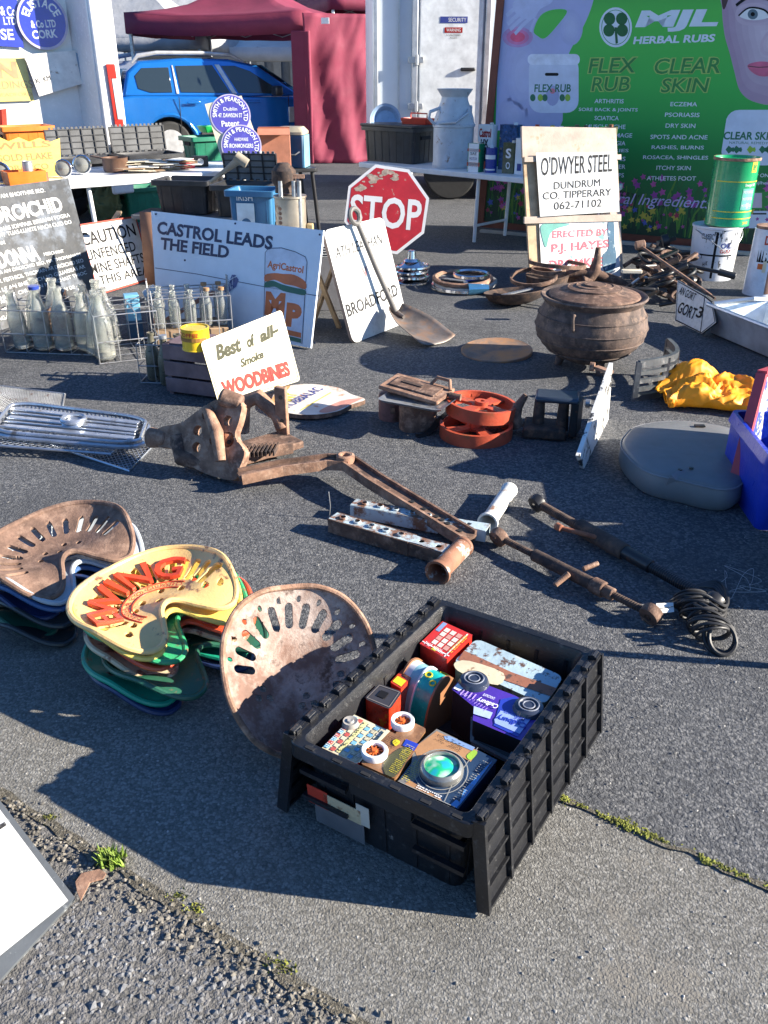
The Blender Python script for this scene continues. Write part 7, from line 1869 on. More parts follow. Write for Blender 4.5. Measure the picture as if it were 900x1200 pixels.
# ================================================================ RUSTY CASTING, ARM, FRAMES
def flatpart(s_, pxs, holes, z0, th, mat, name, cell=.005, bevel=0):
    o_ = [s_.loc(*p) for p in pxs]
    hs = []
    for h in holes:
        c_ = s_.loc(h[0], h[1]); e_ = s_.loc(h[0], h[1] - h[2]); hs.append(('c', c_, (c_[0] + (h[3] if len(h) > 3 else 0), c_[1] + .0001), (Vector(e_) - Vector(c_)).length))
    mb = plate(o_, hs, cell=cell, th=th); mb.xf(Matrix.Translation((0, 0, z0))); return mb.build(name, mat, s_.e)
ZZ = lambda a, b: (a / 2.571, 400 + b / 2.571)
s = Sign('rusty_casting', 'big rusty cast iron implement body with round holes and upright lugs', 'casting', [(205, 548), (290, 570), (290, 470), (205, 470)], z=(0.0, .0), lean=28, th=.001, face=RUSTL)
bpy.data.objects.remove(s.panel)
flatpart(s, spline([ZZ(478, 285), ZZ(500, 262), ZZ(560, 248), ZZ(620, 205), ZZ(665, 180), ZZ(700, 170), ZZ(740, 192), ZZ(735, 240), ZZ(722, 290), ZZ(750, 335), ZZ(735, 385), ZZ(720, 420), ZZ(660, 410), ZZ(600, 385), ZZ(560, 350), ZZ(530, 325), ZZ(490, 320)], 4), [(*ZZ(636, 226), 6), (*ZZ(610, 272), 6), (*ZZ(606, 322), 6), (*ZZ(700, 243), 6), (*ZZ(660, 300), 7), (*ZZ(700, 300), 9)], .03, .035, RUSTL, 'side_casting')
k1 = s.loc(*ZZ(478, 296)); MB().cyl((k1[0] - .03, k1[1], .02), (k1[0] + .05, k1[1] + .01, .01), .042, .032, 18).build('trunnion', RUSTL, s.e, bevel=.008)
b1 = s.loc(*ZZ(700, 175)); MB().cyl((b1[0] - .03, b1[1], .04), (b1[0] + .05, b1[1] - .01, .0), .035, n=14).build('top_boss', RUST, s.e, bevel=.012)
b2 = s.loc(*ZZ(690, 300)); mb = MB(); mb.tube([(b2[0] - .1, b2[1] + .1, .045), (b2[0] - .02, b2[1] + .02, .06), (b2[0] + .02, b2[1] - .08, .05)], [.02, .026, .02], 10); mb.build('stiffening_rib', RUSTL, s.e)
def world_part(name, mat, fn, bevel=.004, t=None):
    mb = MB(); fn(mb); inv_ = (t or s.e).matrix_world.inverted() if False else s.m.inverted(); mb.xf(inv_); return mb.build(name, mat, s.e, bevel=bevel)
lugA = at(272, 556); world_part('upright_lug', RUSTO, lambda m: m.box((lugA.x, lugA.y, .085), (.035, .02, .17), rz=.3))
lugB = at(326, 545); 
lb_ = Vector((pX(329, 3.3, .12), 3.36, 0)); world_part('upright_lug', RUSTL, lambda m: m.box((lb_.x, lb_.y, .15), (.05, .025, .22), rz=-.3))
for p_, zz in ((lb_, .22), (lb_, .12), (lugA, .14), (lugA, .09)): world_part('bolt_hole', DARK, lambda m: m.cyl((p_.x, p_.y - .017, zz), (p_.x, p_.y - .01, zz), .008, n=10), bevel=0)
world_part('bed_plate', RUST, lambda m: (m.beam((lugA.x - .02, lugA.y + .06, .045), (lb_.x + .04, lb_.y - .02, .045), .16, .03), m.beam((lugA.x - .02, lugA.y, .06), (lb_.x + .05, lb_.y - .12, .05), .02, .05)))
world_part('ribbed_track', RUSTD, lambda m: [m.beam((lugA.x + .015 * k + .01, lugA.y + .0 + .003 * k, .075), (lugA.x + .015 * k + .02, lugA.y + .09 + .003 * k, .075), .006, .02) for k in range(11)], bevel=0)
world_part('yoke', RUSTL, lambda m: m.tube([(lb_.x - .19, lb_.y + .05, .05), (lb_.x - .17, lb_.y + .06, .17), (lb_.x - .1, lb_.y + .05, .2), (lb_.x - .02, lb_.y + .02, .13), (lb_.x + .0, lb_.y, .08)], [.045, .04, .035, .03, .03], 12))
world_part('rear_foot', RUST, lambda m: m.tube([(lugA.x - .22, lugA.y + .1, .12), (lugA.x - .2, lugA.y + .05, .05), (lugA.x - .06, lugA.y + .0, .03), (lugA.x + .02, lugA.y - .02, .03)], [.03, .035, .03, .022], 10))
# long arm
t = thing('drawbar_arm', 'long cranked rusty steel arm reaching from the casting to the frames', 'steel arm', at(404, 548)); o_ = t.location
AP = [at(283, 558, .06), at(330, 548, .07), at(383, 541, .08), at(408, 542, .08), at(440, 564, .075), at(548, 630, .04)]
mb = MB()
for a, b in zip(AP, AP[1:]):
    e_ = (b - a).normalized() * .01
    mb.beam(a - o_ - e_, b - o_ + e_, .062, .012)
mb.build('web', RUST, t)
for sg in (-1, 1):
    mb = MB()
    for a, b in zip(AP, AP[1:]):
        d_ = (b - a).normalized(); n_ = Vector((-d_.y, d_.x, 0)).normalized() * sg * .031
        mb.beam(a - o_ + n_ - d_ * .005, b - o_ + n_ + d_ * .005, .009, .038)
    mb.build('flange', RUSTL if sg < 0 else RUST, t)
c_ = AP[3] - o_ - Vector((.01, 0, 0)); mb = MB(); mb.lathe([(.016, .005), (.036, .005), (.034, .03), (.026, .034), (.018, .032), (.016, .005)], 24, c_); mb.build('boss', RUSTL, t)
d_ = AP[5] - AP[4]
for f_ in (.42, .55, .68, .74, .8, .92):
    q_ = AP[4] + d_ * f_ - o_; MB().cyl(q_ + Vector((0, 0, .006)), q_ + Vector((0, 0, .0095)), .009, n=12).build('bolt_hole', DARK, t)
# perforated tube frames
FRB = M('flaked pale blue paint', (.42, .52, .56), rough=.55, var=.08, second=((.2, .1, .06), .54, 10, .04), third=((.03, .03, .03), .66, 22, .03), bump=.4)
FRR = M('rust with pale paint', (.26, .12, .07), rough=.7, var=.25, second=((.62, .6, .55), .58, 13, .03), bump=.4)
def frame_piece(label, a, b, z, tb0, tb1, r_, wd, hh, m_top, m_side, m_tube):
    t = thing('perforated_frame', label, 'steel frame', at(*a), 0, 'perforated steel frames with tube ends'); o_ = t.location
    A_ = at(*a, z); B_ = at(*b, z); u = (B_ - A_); ln = u.length; u.normalize(); v = Vector((-u.y, u.x, 0))
    m = frame_from(A_ - o_, u, v)
    ol = [(0, -wd / 2), (ln * .62, -wd / 2), (ln * .72, -wd * .38), (ln, -wd * .55), (ln, wd * .55), (ln * .72, wd * .38), (ln * .62, wd / 2), (0, wd / 2)]
    hs = [('c', (ln * f_, 0), (ln * f_ + .002, 0), wd * .17) for f_ in (.09, .21, .33, .45, .57, .73, .86)]
    mb = plate(ol, hs, cell=.004, th=.004); mb.xf(m); mb.build('perforated_top', m_top, t)
    for f_ in (.09, .21, .33, .45, .57):
        mb = MB(); mb.lathe([(wd * .17, .0), (wd * .25, .001), (wd * .24, .006), (wd * .18, .007)], 16, (ln * f_, 0, .0)); mb.xf(m); mb.build('pressed_collar', WHITE if False else m_top, t)
    for sg in (-1, 1): mb = MB(); mb.beam((0, sg * wd / 2, -hh / 2), (ln * .66, sg * wd / 2, -hh / 2), .005, hh); mb.beam((ln * .66, sg * wd / 2 * .9, -hh / 2), (ln, sg * wd / 2 * .95, -hh / 2), .005, hh * .9); mb.xf(m); mb.build('side_flange', m_side, t)
    T0 = at(*tb0, r_) - o_; T1 = at(*tb1, r_) - o_; d_ = (T1 - T0).normalized()
    ml = MB(); 
    sgm = [(r_ * 1.12, 0), (r_ * 1.12, .012), (r_, .018)]
    L_ = (T1 - T0).length
    ml.lathe([(r_ * 1.05, .0), (r_ * 1.28, 0), (r_ * 1.28, .012), (r_, .03), (r_, L_ - .014), (r_ * 1.1, L_ - .01), (r_ * 1.1, L_), (r_ * .86, L_), (r_ * .86, .03), (r_ * 1.05, 0)], 28)
    z_ = d_; x_ = z_.orthogonal().normalized(); y_ = z_.cross(x_); M4 = Matrix.Identity(4)
    for i in range(3): M4[i][0] = x_[i]; M4[i][1] = y_[i]; M4[i][2] = z_[i]; M4[i][3] = T0[i]
    ml.xf(M4); ml.build('tube', m_tube, t)
frame_piece('front perforated frame with rusty tube pointing at the viewer', (390, 604), (535, 646), .055, (512, 672), (543, 640), .032, .055, .05, FRB, RUST, FRR)
frame_piece('rear perforated frame with chipped white tube', (414, 588), (572, 618), .055, (571, 613), (597, 574), .028, .05, .045, FRB, FRB, M('chipped white tube', (.66, .66, .62), rough=.5, second=((.3, .16, .1), .56, 11, .04), third=((.1, .25, .45), .7, 6, .04)))
mb = MB(); a = at(386, 608, .0); o = None
t = thing('wire_tie', 'thin bent wire standing at the end of the front frame', 'wire', a); MB().tube([(0, 0, 0), (.005, 0, .05), (.0, .01, .1)], .0015, 5).build('wire_strand', WIREM, t)

# ================================================================ TOP LINKS AND CABLE
def link(label, P_, rads, mat, bars=(), z=.035):
    t = thing('threaded_link', label, 'linkage', at(*P_[0]), 0, 'threaded tractor links'); o_ = t.location
    pts = [at(*p, z) - o_ for p in P_]; n = len(pts)
    d_ = (pts[-1] - pts[0]).normalized(); nn = Vector((-d_.y, d_.x, 0))
    tot = (pts[-1] - pts[0]).length
    segs = rads
    for (f0, f1, r_, nm, m_) in segs:
        a = pts[0].lerp(pts[-1], f0); b = pts[0].lerp(pts[-1], f1)
        if nm == 'threaded_rod':
            prof = []; k = int((f1 - f0) * tot / .004)
            for i in range(k): prof += [(r_ * (1 if i % 2 else .86), i * .004)]
            mb = MB(); mb.lathe([(0, 0)] + prof + [(0, k * .004)], 12)
            x_ = nn; y_ = d_.cross(x_); M4 = Matrix.Identity(4)
            for i in range(3): M4[i][0] = x_[i]; M4[i][1] = y_[i]; M4[i][2] = d_[i]; M4[i][3] = a[i]
            mb.xf(M4); mb.build(nm, m_, t)
        else: MB().cyl(a, b, r_, n=18).build(nm, m_, t, bevel=r_ * .15)
    for e_, sg in ((pts[0], -1), (pts[-1], 1)):
        mb = MB(); mb.lathe([(.012, -.017), (.03, -.015), (.033, 0), (.03, .015), (.012, .017), (.012, -.017)], 20)
        mb.xf(Matrix.Translation(e_ + d_ * sg * .02 + Vector((0, 0, .0))) @ Matrix.Rotation(math.atan2(nn.y, nn.x), 4, 'Z') @ Matrix.Rotation(R(70), 4, 'Y')); mb.build('eye', mat, t)
    for (pa, pb, za, zb, r_, m_) in bars: MB().cyl(at(*pa, za) - o_, at(*pb, zb) - o_, r_, n=12).build('tommy_bar', m_, t, bevel=.003)
    return t
link('rusty turnbuckle link nearer the viewer with cross bar', [(590, 632), (756, 716)], [(0, .24, .012, 'threaded_rod', RUSTD), (.24, .7, .02, 'barrel', RUSTD), (.66, .74, .025, 'collar', RUST), (.74, .8, .019, 'lock_nut', RUST), (.78, 1, .012, 'threaded_rod', RUSTD)], RUST, bars=(((650, 686), (667, 672), .02, .05, .009, RUSTL), ((683, 667), (701, 660), .05, .06, .008, RUSTL)))
link('dark greasy turnbuckle link further from the viewer', [(634, 592), (830, 702)], [(0, .26, .016, 'threaded_rod', RUSTD), (.26, .55, .028, 'barrel', RUSTD), (.52, .7, .022, 'barrel', BLKM), (.7, .98, .018, 'threaded_rod', BLKM)], BLKM, bars=(((655, 618), (700, 630), .05, .045, .008, RUSTO), ((652, 616), (658, 620), .05, .05, .013, RUSTO)))
t = thing('cable_coil', 'coil of black cable wound round the end of the dark link', 'cable', at(835, 730)); o_ = t.location
CBL = M('black rubber cable', (.02, .02, .022), rough=.55, bump=.1)
rn = random.Random(8)
a = at(808, 700, .04) - o_; b = at(838, 748, .04) - o_; d_ = (b - a).normalized(); nn = Vector((-d_.y, d_.x, 0)); pts = []
for i in range(420):
    f_ = i / 419; g = f_ * 2 * PI * 14; q_ = noise.noise(Vector((f_ * 9, 1, 0))); r_ = .04 + .016 * q_
    c_ = a.lerp(b, .5 + .5 * math.sin(f_ * 11 + 1.3) * (.55 + .45 * f_)) + Vector((.012 * noise.noise(Vector((f_ * 14, 4, 0))), .012 * noise.noise(Vector((f_ * 12, 9, 0))), .01 * q_))
    pts.append(c_ + nn * math.cos(g) * r_ * 1.15 + d_ * .018 * math.sin(g * 1.0 + 3 * q_) + Vector((0, 0, max(-.034, math.sin(g) * r_ * .85))))
MB().tube(pts, .0042, 7).build('cable_windings', CBL, t)
for k in range(4):
    q = [at(770, 713 + k * .8, .03), at(800, 706 - k * 3, .05), at(822 + k * 2, 712 - k * 4, .07), at(842 + k * 3, 728 - 6 * k, .05), at(850, 715 - 8 * k, .03), at(838, 690 - 3 * k, .03), at(812, 688, .04)]
    MB().tube([tuple(Vector(p_) - o_) for p_ in spline([tuple(x) for x in q], 8, False)], .005, 7).build('cable_loop', CBL, t)
mb = MB(); c_ = at(843, 746, .035) - o_; mb.tube([c_ + Vector((.042 * math.cos(g), .03 * math.sin(g), .034 * math.sin(g))) for g in [2 * PI * i / 24 for i in range(24)]], .006, 7, closed=True); mb.tube([c_ + Vector((.004 + .036 * math.cos(g), -.012 + .03 * math.sin(g), .03 * math.sin(g))) for g in [2 * PI * i / 24 for i in range(24)]], .006, 7, closed=True); mb.build('cable_end', CBL, t)
s = Sign('paper_tag', 'small white paper tag tied between the rusty link and cable', 'tag', [(769, 719), (790, 717), (789, 706), (769, 707)], plane=(at(780, 713, .045), Vector((.1, -.25, 1)).normalized()), th=.001, face=PAP[1]); s.pline([(770, 714), (789, 711)], .002, INKG); s.done()
mb = MB(); t = thing('fishing_line', 'faint tangle of thin clear line beside the cable coil', 'line', at(865, 690)); rn = random.Random(12)
mb.tube(spline([(rn.gauss(0, .04), rn.gauss(0, .05), abs(rn.gauss(.01, .01)) + .002) for k in range(16)], 6, False), .0009, 4); mb.build('line_strand', M('nylon line', (.3, .3, .3), rough=.3), t)
# ================================================================ TRACTOR SEATS
def seat_outline(w=.215, sc=1.0):
    h = [(0, .178), (.075, .172), (.14, .145), (.188, .09), (.208, .02), (.2, -.05), (.17, -.115), (.125, -.15), (.085, -.145), (.055, -.105), (.03, -.065), (0, -.05)]
    pts = h + [(-x, y) for x, y in h[-2:0:-1]]
    return [(x * sc, y * sc) for x, y in spline(pts, 5)]
def dish(X, Y, k=1.0):
    e = (X / .205) ** 2
    return k * (.045 * e ** 1.2 + .055 * np.clip(Y / .18, 0, 1) ** 2.2 - .035 * np.clip((-Y - .04) / .11, 0, 1) ** 1.5 * (np.abs(X) / .12) + .018 * np.exp(-(X / .04) ** 2 - ((Y + .06) / .045) ** 2))
def rayslots(n, a0, a1, r0, r1, w, c=(0, -.03), ey=1.0):
    out = []
    for i in range(n):
        a = R(a0 + (a1 - a0) * i / (n - 1)); out.append(('c', (c[0] + r0 * math.cos(a), c[1] + r0 * math.sin(a) * ey), (c[0] + r1 * math.cos(a), c[1] + r1 * math.sin(a) * ey), w))
    return out
SEATM = {}
def make_seat(kind, mat, name, label, group, rimm=None):
    t = thing('tractor_seat', label, 'tractor seat', (0, 0, 0), 0, group)
    ol = seat_outline()
    if kind not in SEATM:
        if kind == 'slots': hs = rayslots(13, -5, 185, .125, .168, .0085) + [('c', (x, y), (x, y + .002), .008) for x, y in ((-.03, .03), (.03, .03), (0, .0), (-.06, .0), (.06, 0))]
        elif kind == 'letters': hs = rayslots(17, -2, 182, .118, .172, .0105) + [('c', (x, y), (x + .004, y + .004), .009) for x, y in ((-.03, .02), (.035, .03), (0, -.015), (-.065, .0), (.07, -.01), (-.11, -.06), (.11, -.06), (.14, -.085), (-.14, -.085))] + [('c', (-.155, -.03), (-.175, -.045), .009), ('c', (.155, -.03), (.175, -.045), .009)]
        else: hs = rayslots(9, 10, 170, .12, .165, .012) + [('c', (x, y), (x, y), .009) for x, y in ((-.03, .03), (.03, .03), (0, .0))]
        mb = plate(ol, hs, lambda X, Y: dish(X, Y), cell=.0045 if kind == 'letters' else .005, th=.007)
        o = mb.build('seat_pan', mat, t); SEATM[kind] = o.data
        o2 = MB().tube([(x * .985, y * .985, float(dish(np.array(x), np.array(y))) - .003) for x, y in ol], .0075, 8, closed=True).build('rolled_rim', rimm or mat, t); SEATM[kind + 'r'] = o2.data
    else:
        for nm, k_ in (('seat_pan', kind), ('rolled_rim', kind + 'r')):
            me = SEATM[k_].copy(); me.materials.clear(); me.materials.append((rimm or mat) if nm == 'rolled_rim' else mat)
            o = bpy.data.objects.new(nm, me); COL.objects.link(o); o.parent = t
    return t
def paintm(n, c, w=.62, rustc=(.2, .1, .06), rough=.4): return M(n, c, rough=rough, var=.1, coat=.15, second=(rustc, w, 16, .03), bump=.35, bs=90)
CR = paintm('cream seat paint', (.74, .48, .19)); YEs = paintm('yellow seat paint', (.75, .55, .12)); GRs_ = paintm('green seat paint', (.03, .3, .12)); REs = paintm('red seat paint', (.62, .08, .03)); DGs = paintm('dark green seat paint', (.02, .1, .06)); TEs = paintm('teal seat paint', (.01, .3, .18)); NVs = paintm('navy seat paint', (.015, .03, .1)); GYs = paintm('pale grey seat paint', (.42, .47, .52), .68); BLs = paintm('black seat paint', (.025, .028, .03)); BRs = rust('brown seat iron', (.2, .12, .085), (.1, .06, .045), (.28, .18, .13)); BGs = paintm('blue seat paint', (.04, .1, .25)); CRd = paintm('dirty cream seat paint', (.5, .42, .27), .55)
g2 = 'colourful stack of iron tractor seats'; g1 = 'dark stack of iron tractor seats'
c2 = at(184, 707, .19); rz2 = R(49)
st2 = [('open', NVs, 'navy tractor seat at the very bottom of the colourful stack', (.03, -.02)), ('open', TEs, 'teal green tractor seat second from the bottom of the colourful stack', (.02, -.015)), ('open', DGs, 'dark green tractor seat sticking out to the right in the colourful stack', (.075, -.03)), ('open', CRd, 'dirty cream tractor seat low in the colourful stack', (.025, .012)), ('open', REs, 'red tractor seat in the middle of the colourful stack', (.035, .018)), ('open', GRs_, 'mid green tractor seat under the yellow one', (.022, .012)), ('open', YEs, 'thin yellow tractor seat just under the cream top one', (.006, .0))]
for k, (kd, m_, lb, (dx_, dy_)) in enumerate(st2):
    s_ = make_seat(kd, m_, 'tractor_seat', lb, g2); s_.location = (c2.x + dx_, c2.y + dy_, .03 + .0235 * k); s_.rotation_euler = (R(random.uniform(-2, 2) - 6), R(random.uniform(-2, 2)), rz2 + R(random.uniform(-9, 9)) + (R(14) if k == 2 else 0))
top = make_seat('letters', CR, 'tractor_seat', 'cream tractor seat with raised red letters topping the colourful stack', g2)
top.location = (c2.x, c2.y, .03 + .0235 * 7 + .002); top.rotation_euler = (R(-6), R(-3), rz2)
LR = M('letter red', (.62, .06, .02), rough=.4, coat=.2)
v, f, _ = text_geo('EWING', .012); vs = []; vb = []
for x, y in v:
    a = R(180 - 148 * x); r_ = .108 + .068 * y; X_, Y_ = r_ * 1.04 * math.cos(a), -.03 + r_ * math.sin(a) * 1.02; z = float(dish(np.array(X_), np.array(Y_))); vs.append((X_, Y_, z + .011)); vb.append((X_, Y_, z + .001))
mb = MB(); mb.add(vs, f)
ed = set()
for q in f:
    for a, b in zip(q, q[1:] + q[:1]): ed.add((a, b))
n_ = len(vs); mb.add(vs + vb, [(b, a, a + n_, b + n_) for a, b in ed if (b, a) not in ed]); mb.build('raised_letters', LR, top, smooth=False)
v, f, _ = text_geo('KENNA & CO GUARD', .0); vs = []
for x, y in v:
    a = R(205 - 190 * x); r_ = .078 + .014 * y; X_, Y_ = r_ * math.cos(a), -.02 + r_ * math.sin(a) * .95; vs.append((X_, Y_, float(dish(np.array(X_), np.array(Y_))) + .003))
MB().add(vs, f).build('small_lettering', LR, top, smooth=False)
for r0_ in (.073, .098):
    MB().tube([(r0_ * math.cos(a), -.02 + r0_ * .95 * math.sin(a), float(dish(np.array(r0_ * math.cos(a)), np.array(-.02 + r0_ * .95 * math.sin(a)))) + .002) for a in [R(208 - 8 * i) for i in range(25)]], .0018, 6).build('letter_ring', LR, top)
c1 = at(70, 643, .19); rz1 = R(52)
st1 = [('open', BLs, 'black tractor seat at the bottom of the dark stack', (.0, -.03)), ('open', DGs, 'dark green tractor seat second from the bottom of the dark stack', (-.02, -.015)), ('open', BLs, 'black tractor seat in the middle of the dark stack', (.02, -.01)), ('open', NVs, 'navy tractor seat under the grey one of the dark stack', (.0, .0)), ('open', BGs, 'dull blue tractor seat below the grey one of the dark stack', (.015, .0)), ('open', GYs, 'pale grey tractor seat right under the brown top one', (.02, -.0))]
for k, (kd, m_, lb, (dx_, dy_)) in enumerate(st1):
    s_ = make_seat(kd, m_, 'tractor_seat', lb, g1); s_.location = (c1.x + dx_, c1.y + dy_, .03 + .0235 * k); s_.rotation_euler = (R(random.uniform(-2, 2) - 5), R(random.uniform(-2, 2)), rz1 + R(random.uniform(-10, 6)))
s_ = make_seat('slots', BRs, 'tractor_seat', 'bare brown iron tractor seat on top of the dark stack', g1); s_.location = (c1.x, c1.y, .03 + .0235 * 6 + .006); s_.rotation_euler = (R(-4), R(-5), rz1 - R(4)); s_.scale = (1, 1, 1.15)
# single seat leaning by the crate
def big_outline():
    h = [(0, .215), (.08, .205), (.15, .165), (.196, .095), (.212, .01), (.205, -.09), (.16, -.18), (.1, -.225), (.04, -.24), (0, -.242)]
    return spline(h + [(-x, y) for x, y in h[-2:0:-1]], 5)
t = thing('tractor_seat', 'large rusty pierced tractor seat lying tilted against the black crate', 'tractor seat', at(345, 786, .125)); t.rotation_euler = (R(38), R(6), R(20)); t.scale = (.86, .86, .95)
hs = rayslots(11, 3, 177, .125, .165, .0115, (0, 0)) + rayslots(10, 10, 170, .186, .19, .006, (0, 0), .98)
for cx_, cy_ in ((-.1, -.06), (.02, -.09), (.12, -.05)): hs += [('c', (cx_ + dx_, cy_ + dy_), (cx_ + dx_ + .002, cy_ + dy_), .0095) for dx_, dy_ in ((0, .016), (-.017, -.01), (.017, -.01))]
bz = lambda X, Y: .085 * (X / .21) ** 2 + .085 * np.clip(Y / .21, 0, 1) ** 2 + .02 * np.clip(-Y / .22, 0, 1) ** 2
SM = M('worn sunlit seat iron', (.2, .115, .085), rough=.75, var=.2, second=((.5, .42, .37), .55, 8, .12), third=((.1, .06, .045), .6, 17, .06), bump=.5, bs=110)  # pale patches mix wear with sunlight put into the colour
plate(big_outline(), hs, bz, cell=.0045, th=.007).build('seat_pan', SM, t)
MB().tube([(x * .985, y * .985, float(bz(np.array(x), np.array(y))) - .002) for x, y in big_outline()], .0085, 8, closed=True).build('rolled_rim', RUSTL, t)

# ================================================================ THE BLACK CRATE OF TINS
Hc = .225
cp = Vector((.147, 1.484, 0)); rzc = R(57.6)
BK = M('scuffed black plastic', (.013, .0135, .016), rough=.36, var=.3, bump=.25, bs=200, second=((.2, .19, .18), .7, 20, .03), third=((.05, .05, .05), .62, 60, .05))
mc = crate('tin_crate', 'black lidded plastic crate full of old tins in the foreground', cp, rzc, .615, .41, Hc, mat=BK, lids=(264, 262), fr=.03)
# flange slots on the near rim, stickers on the near end (local -x end)
for k in range(6):
    MB().box((-.3, -.17 + .065 * k, Hc + .0005), (.007, .02, .002)).build('flange_slot', DARK, mc)
for (y_, z_, w_, h_, m_) in ((.15, .09, .05, .05, REDP), (.09, .09, .09, .04, CRd), (.04, .1, .03, .055, M('dirty label', (.45, .42, .36), rough=.8)), (.1, .045, .12, .06, M('ghost grey label', (.12, .12, .13), rough=.7))):
    x_ = -.307 + .03 * (1 - z_ / Hc) * .52 + .012
    MB().box((x_ - .0015 - (.0007 if h_ < .056 else 0), y_, z_), (.0012, w_, h_), rot=Matrix.Rotation(R(-4), 3, 'Y')).build('sticker', m_, mc)
for sy in (-1, 1):
    for z in (.06, .13): MB().box((-.298 + .014 * (1 - z / Hc), sy * .13, z + .02), (.012, .11, .01)).build('end_ledge', BK, mc)
UP = Vector((0, 0, 1))
def inside(px, py, z):
    w = at(px, py, z) - cp; a = -rzc; x = w.x * math.cos(a) - w.y * math.sin(a); y = w.x * math.sin(a) + w.y * math.cos(a)
    x = max(-.268, min(.268, x)); y = max(-.167, min(.167, y))
    return Vector((cp.x + x * math.cos(rzc) - y * math.sin(rzc), cp.y + x * math.sin(rzc) + y * math.cos(rzc), z))
def pix(p):
    d = p.y * math.cos(CP) - (p.z - CH) * math.sin(CP); v = -((p.z - CH) * math.cos(CP) + p.y * math.sin(CP)); return (450 + CF * p.x / d, 600 + CF * v / d)
def item(name, label, cat, q, zt_, face, side, zb=.012, bevel=.004, group='old tins in the black crate', part='tin_body', tiltn=None, shape=None, rad=0.0):
    n_ = (tiltn or UP).normalized()
    q = [pix(inside(*p, zt_)) for p in q]
    c_ = at(sum(p[0] for p in q) / 4, sum(p[1] for p in q) / 4, zt_)
    s = Sign(name, label, cat, q, plane=(c_, n_), th=max(.02, zt_ - zb), face=face, back=side, group=group, part=part, rad=rad, shape=shape)
    l0 = s.loc; s.loc = lambda px, py: l0(*pix(inside(px, py, zt_)))
    if bevel: md = s.panel.modifiers.new('b', 'BEVEL'); md.width = bevel; md.segments = 2; md.limit_method = 'ANGLE'; md.angle_limit = R(40)
    return s
V = lambda a, b: (370 + a / 3.0, 720 + b / 3.0)
def fineprint(s, a0, b0, a1, b1, rows, mat, seed=1, z=.0027, h=.5):
    r = random.Random(seed); st = (b1 - b0) / rows; mb = s.pr._mb(mat, 'fine_print')
    for k in range(rows):
        a = a0
        while a < a1:
            w = r.uniform(.01, .045)
            if r.random() < .8:
                b = b0 + k * st; e = min(a1, a + w); mb.add([(*s.pr.P(a, b), z), (*s.pr.P(e, b), z), (*s.pr.P(e, b + st * h), z), (*s.pr.P(a, b + st * h), z)], [(0, 1, 2, 3)])
            a += w + r.uniform(.006, .02)
RT_ = M('red printed tin', (.55, .03, .02), rough=.25, coat=.4, var=.06)
s = item('red_tin', 'red printed tea tin at the back corner of the black crate', 'tin', [V(462, 158), V(552, 72), V(440, 22), V(345, 95)], .2, RT_, RT_)
for i in range(4):
    for j in range(3):
        a, b = .2 + i * .17, .2 + j * .2; s.pr.rect(a, b, a + .14, b + .15, M('printed cream', (.7, .64, .55), rough=.4) if (i + j) % 3 else M('printed pink', (.6, .3, .25), rough=.4))
s.pr.rect(.62, .82, .98, .95, M('printed blue grey', (.2, .3, .5), rough=.4)); s.pr.rect(.02, .45, .14, .6, YB); s.pr.line([s.pr.P(.02, .12), s.pr.P(.95, .12)], .003, INKW, raw=True); s.pr.line([s.pr.P(.1, .02), s.pr.P(.1, .98)], .003, INKW, raw=True)
fineprint(s, .2, .03, .9, .16, 3, YB, 3); fineprint(s, .04, .2, .15, .9, 14, INKW, 4); s.done()
LTM = M('flaked blue white tin', (.38, .5, .56), rough=.45, var=.12, second=((.12, .07, .05), .56, 34, .03), third=((.62, .6, .52), .6, 7, .05), bump=.3)
s = item('long_tin', 'long round cornered tin with flaking blue and white paint', 'tin', [V(805, 318), V(872, 218), V(565, 84), V(482, 170)], .195, LTM, CRd, rad=.022)
s.ppoly([V(522, 128), V(690, 205), V(850, 262), V(830, 290), V(670, 235), V(500, 160)], M('rust stripe', (.3, .12, .07), rough=.6, second=((.08, .05, .04), .58, 30)), .0012); s.ppoly(spline([V(488, 172), V(540, 165), V(660, 208), V(640, 250), V(560, 225), V(500, 200)], 3), M('cream worn print', (.62, .55, .38), rough=.5, second=((.3, .2, .12), .6, 30)), .0014); s.done()
PU = M('purple printed tin', (.07, .03, .33), rough=.22, coat=.5, var=.08)
CHB = M('deep blue printed tin', (.025, .05, .4), rough=.22, coat=.5, var=.08)
s = item('chocolate_tin', 'purple van shaped chocolate tin with two round dark wheels', 'tin', [V(742, 452), V(800, 340), V(560, 232), V(478, 262)], .21, PU, INKB, zb=.1, shape=lambda s_: [s_.loc(*p) for p in (V(742, 452), V(552, 372), V(556, 325), V(478, 262), V(500, 238), V(560, 232), V(700, 285), V(798, 335))])
s.ppoly([V(745, 446), V(625, 392), V(650, 300), V(700, 290), V(795, 338)], CHB, .0012)
s.ppoly([V(628, 372), V(650, 340), V(770, 378), V(748, 425), V(730, 428), V(630, 385)], M('pale blue panel', (.28, .38, .75), rough=.3), .002)
s.ptext('Cadbury', *V(765, 390), *V(642, 352), -9, CHB, .03, z=.003); s.ptext('MILK', *V(735, 372), *V(700, 360), -3.5, CHB, .01, z=.003); s.ptext('CHOCOLATE', *V(755, 369), *V(665, 341), -3, CHB, .01, z=.003)
s.ptext('Cadbury', *V(648, 318), *V(575, 292), -7, INKW, .02, z=.003); s.ptext('CHOCOLATE', *V(632, 296), *V(592, 281), -3, INKW, .01, z=.003)
s.ppoly([V(556, 325), V(622, 348), V(612, 370), V(554, 352)], M('window print', (.4, .5, .75), rough=.3), .0022)
s.ppoly([V(484, 262), V(500, 244), V(520, 262), V(505, 272)], INKW, .002)
fineprint(s, .05, .5, .2, .95, 12, M('lilac ink', (.5, .35, .75), rough=.4), 14, h=.25)
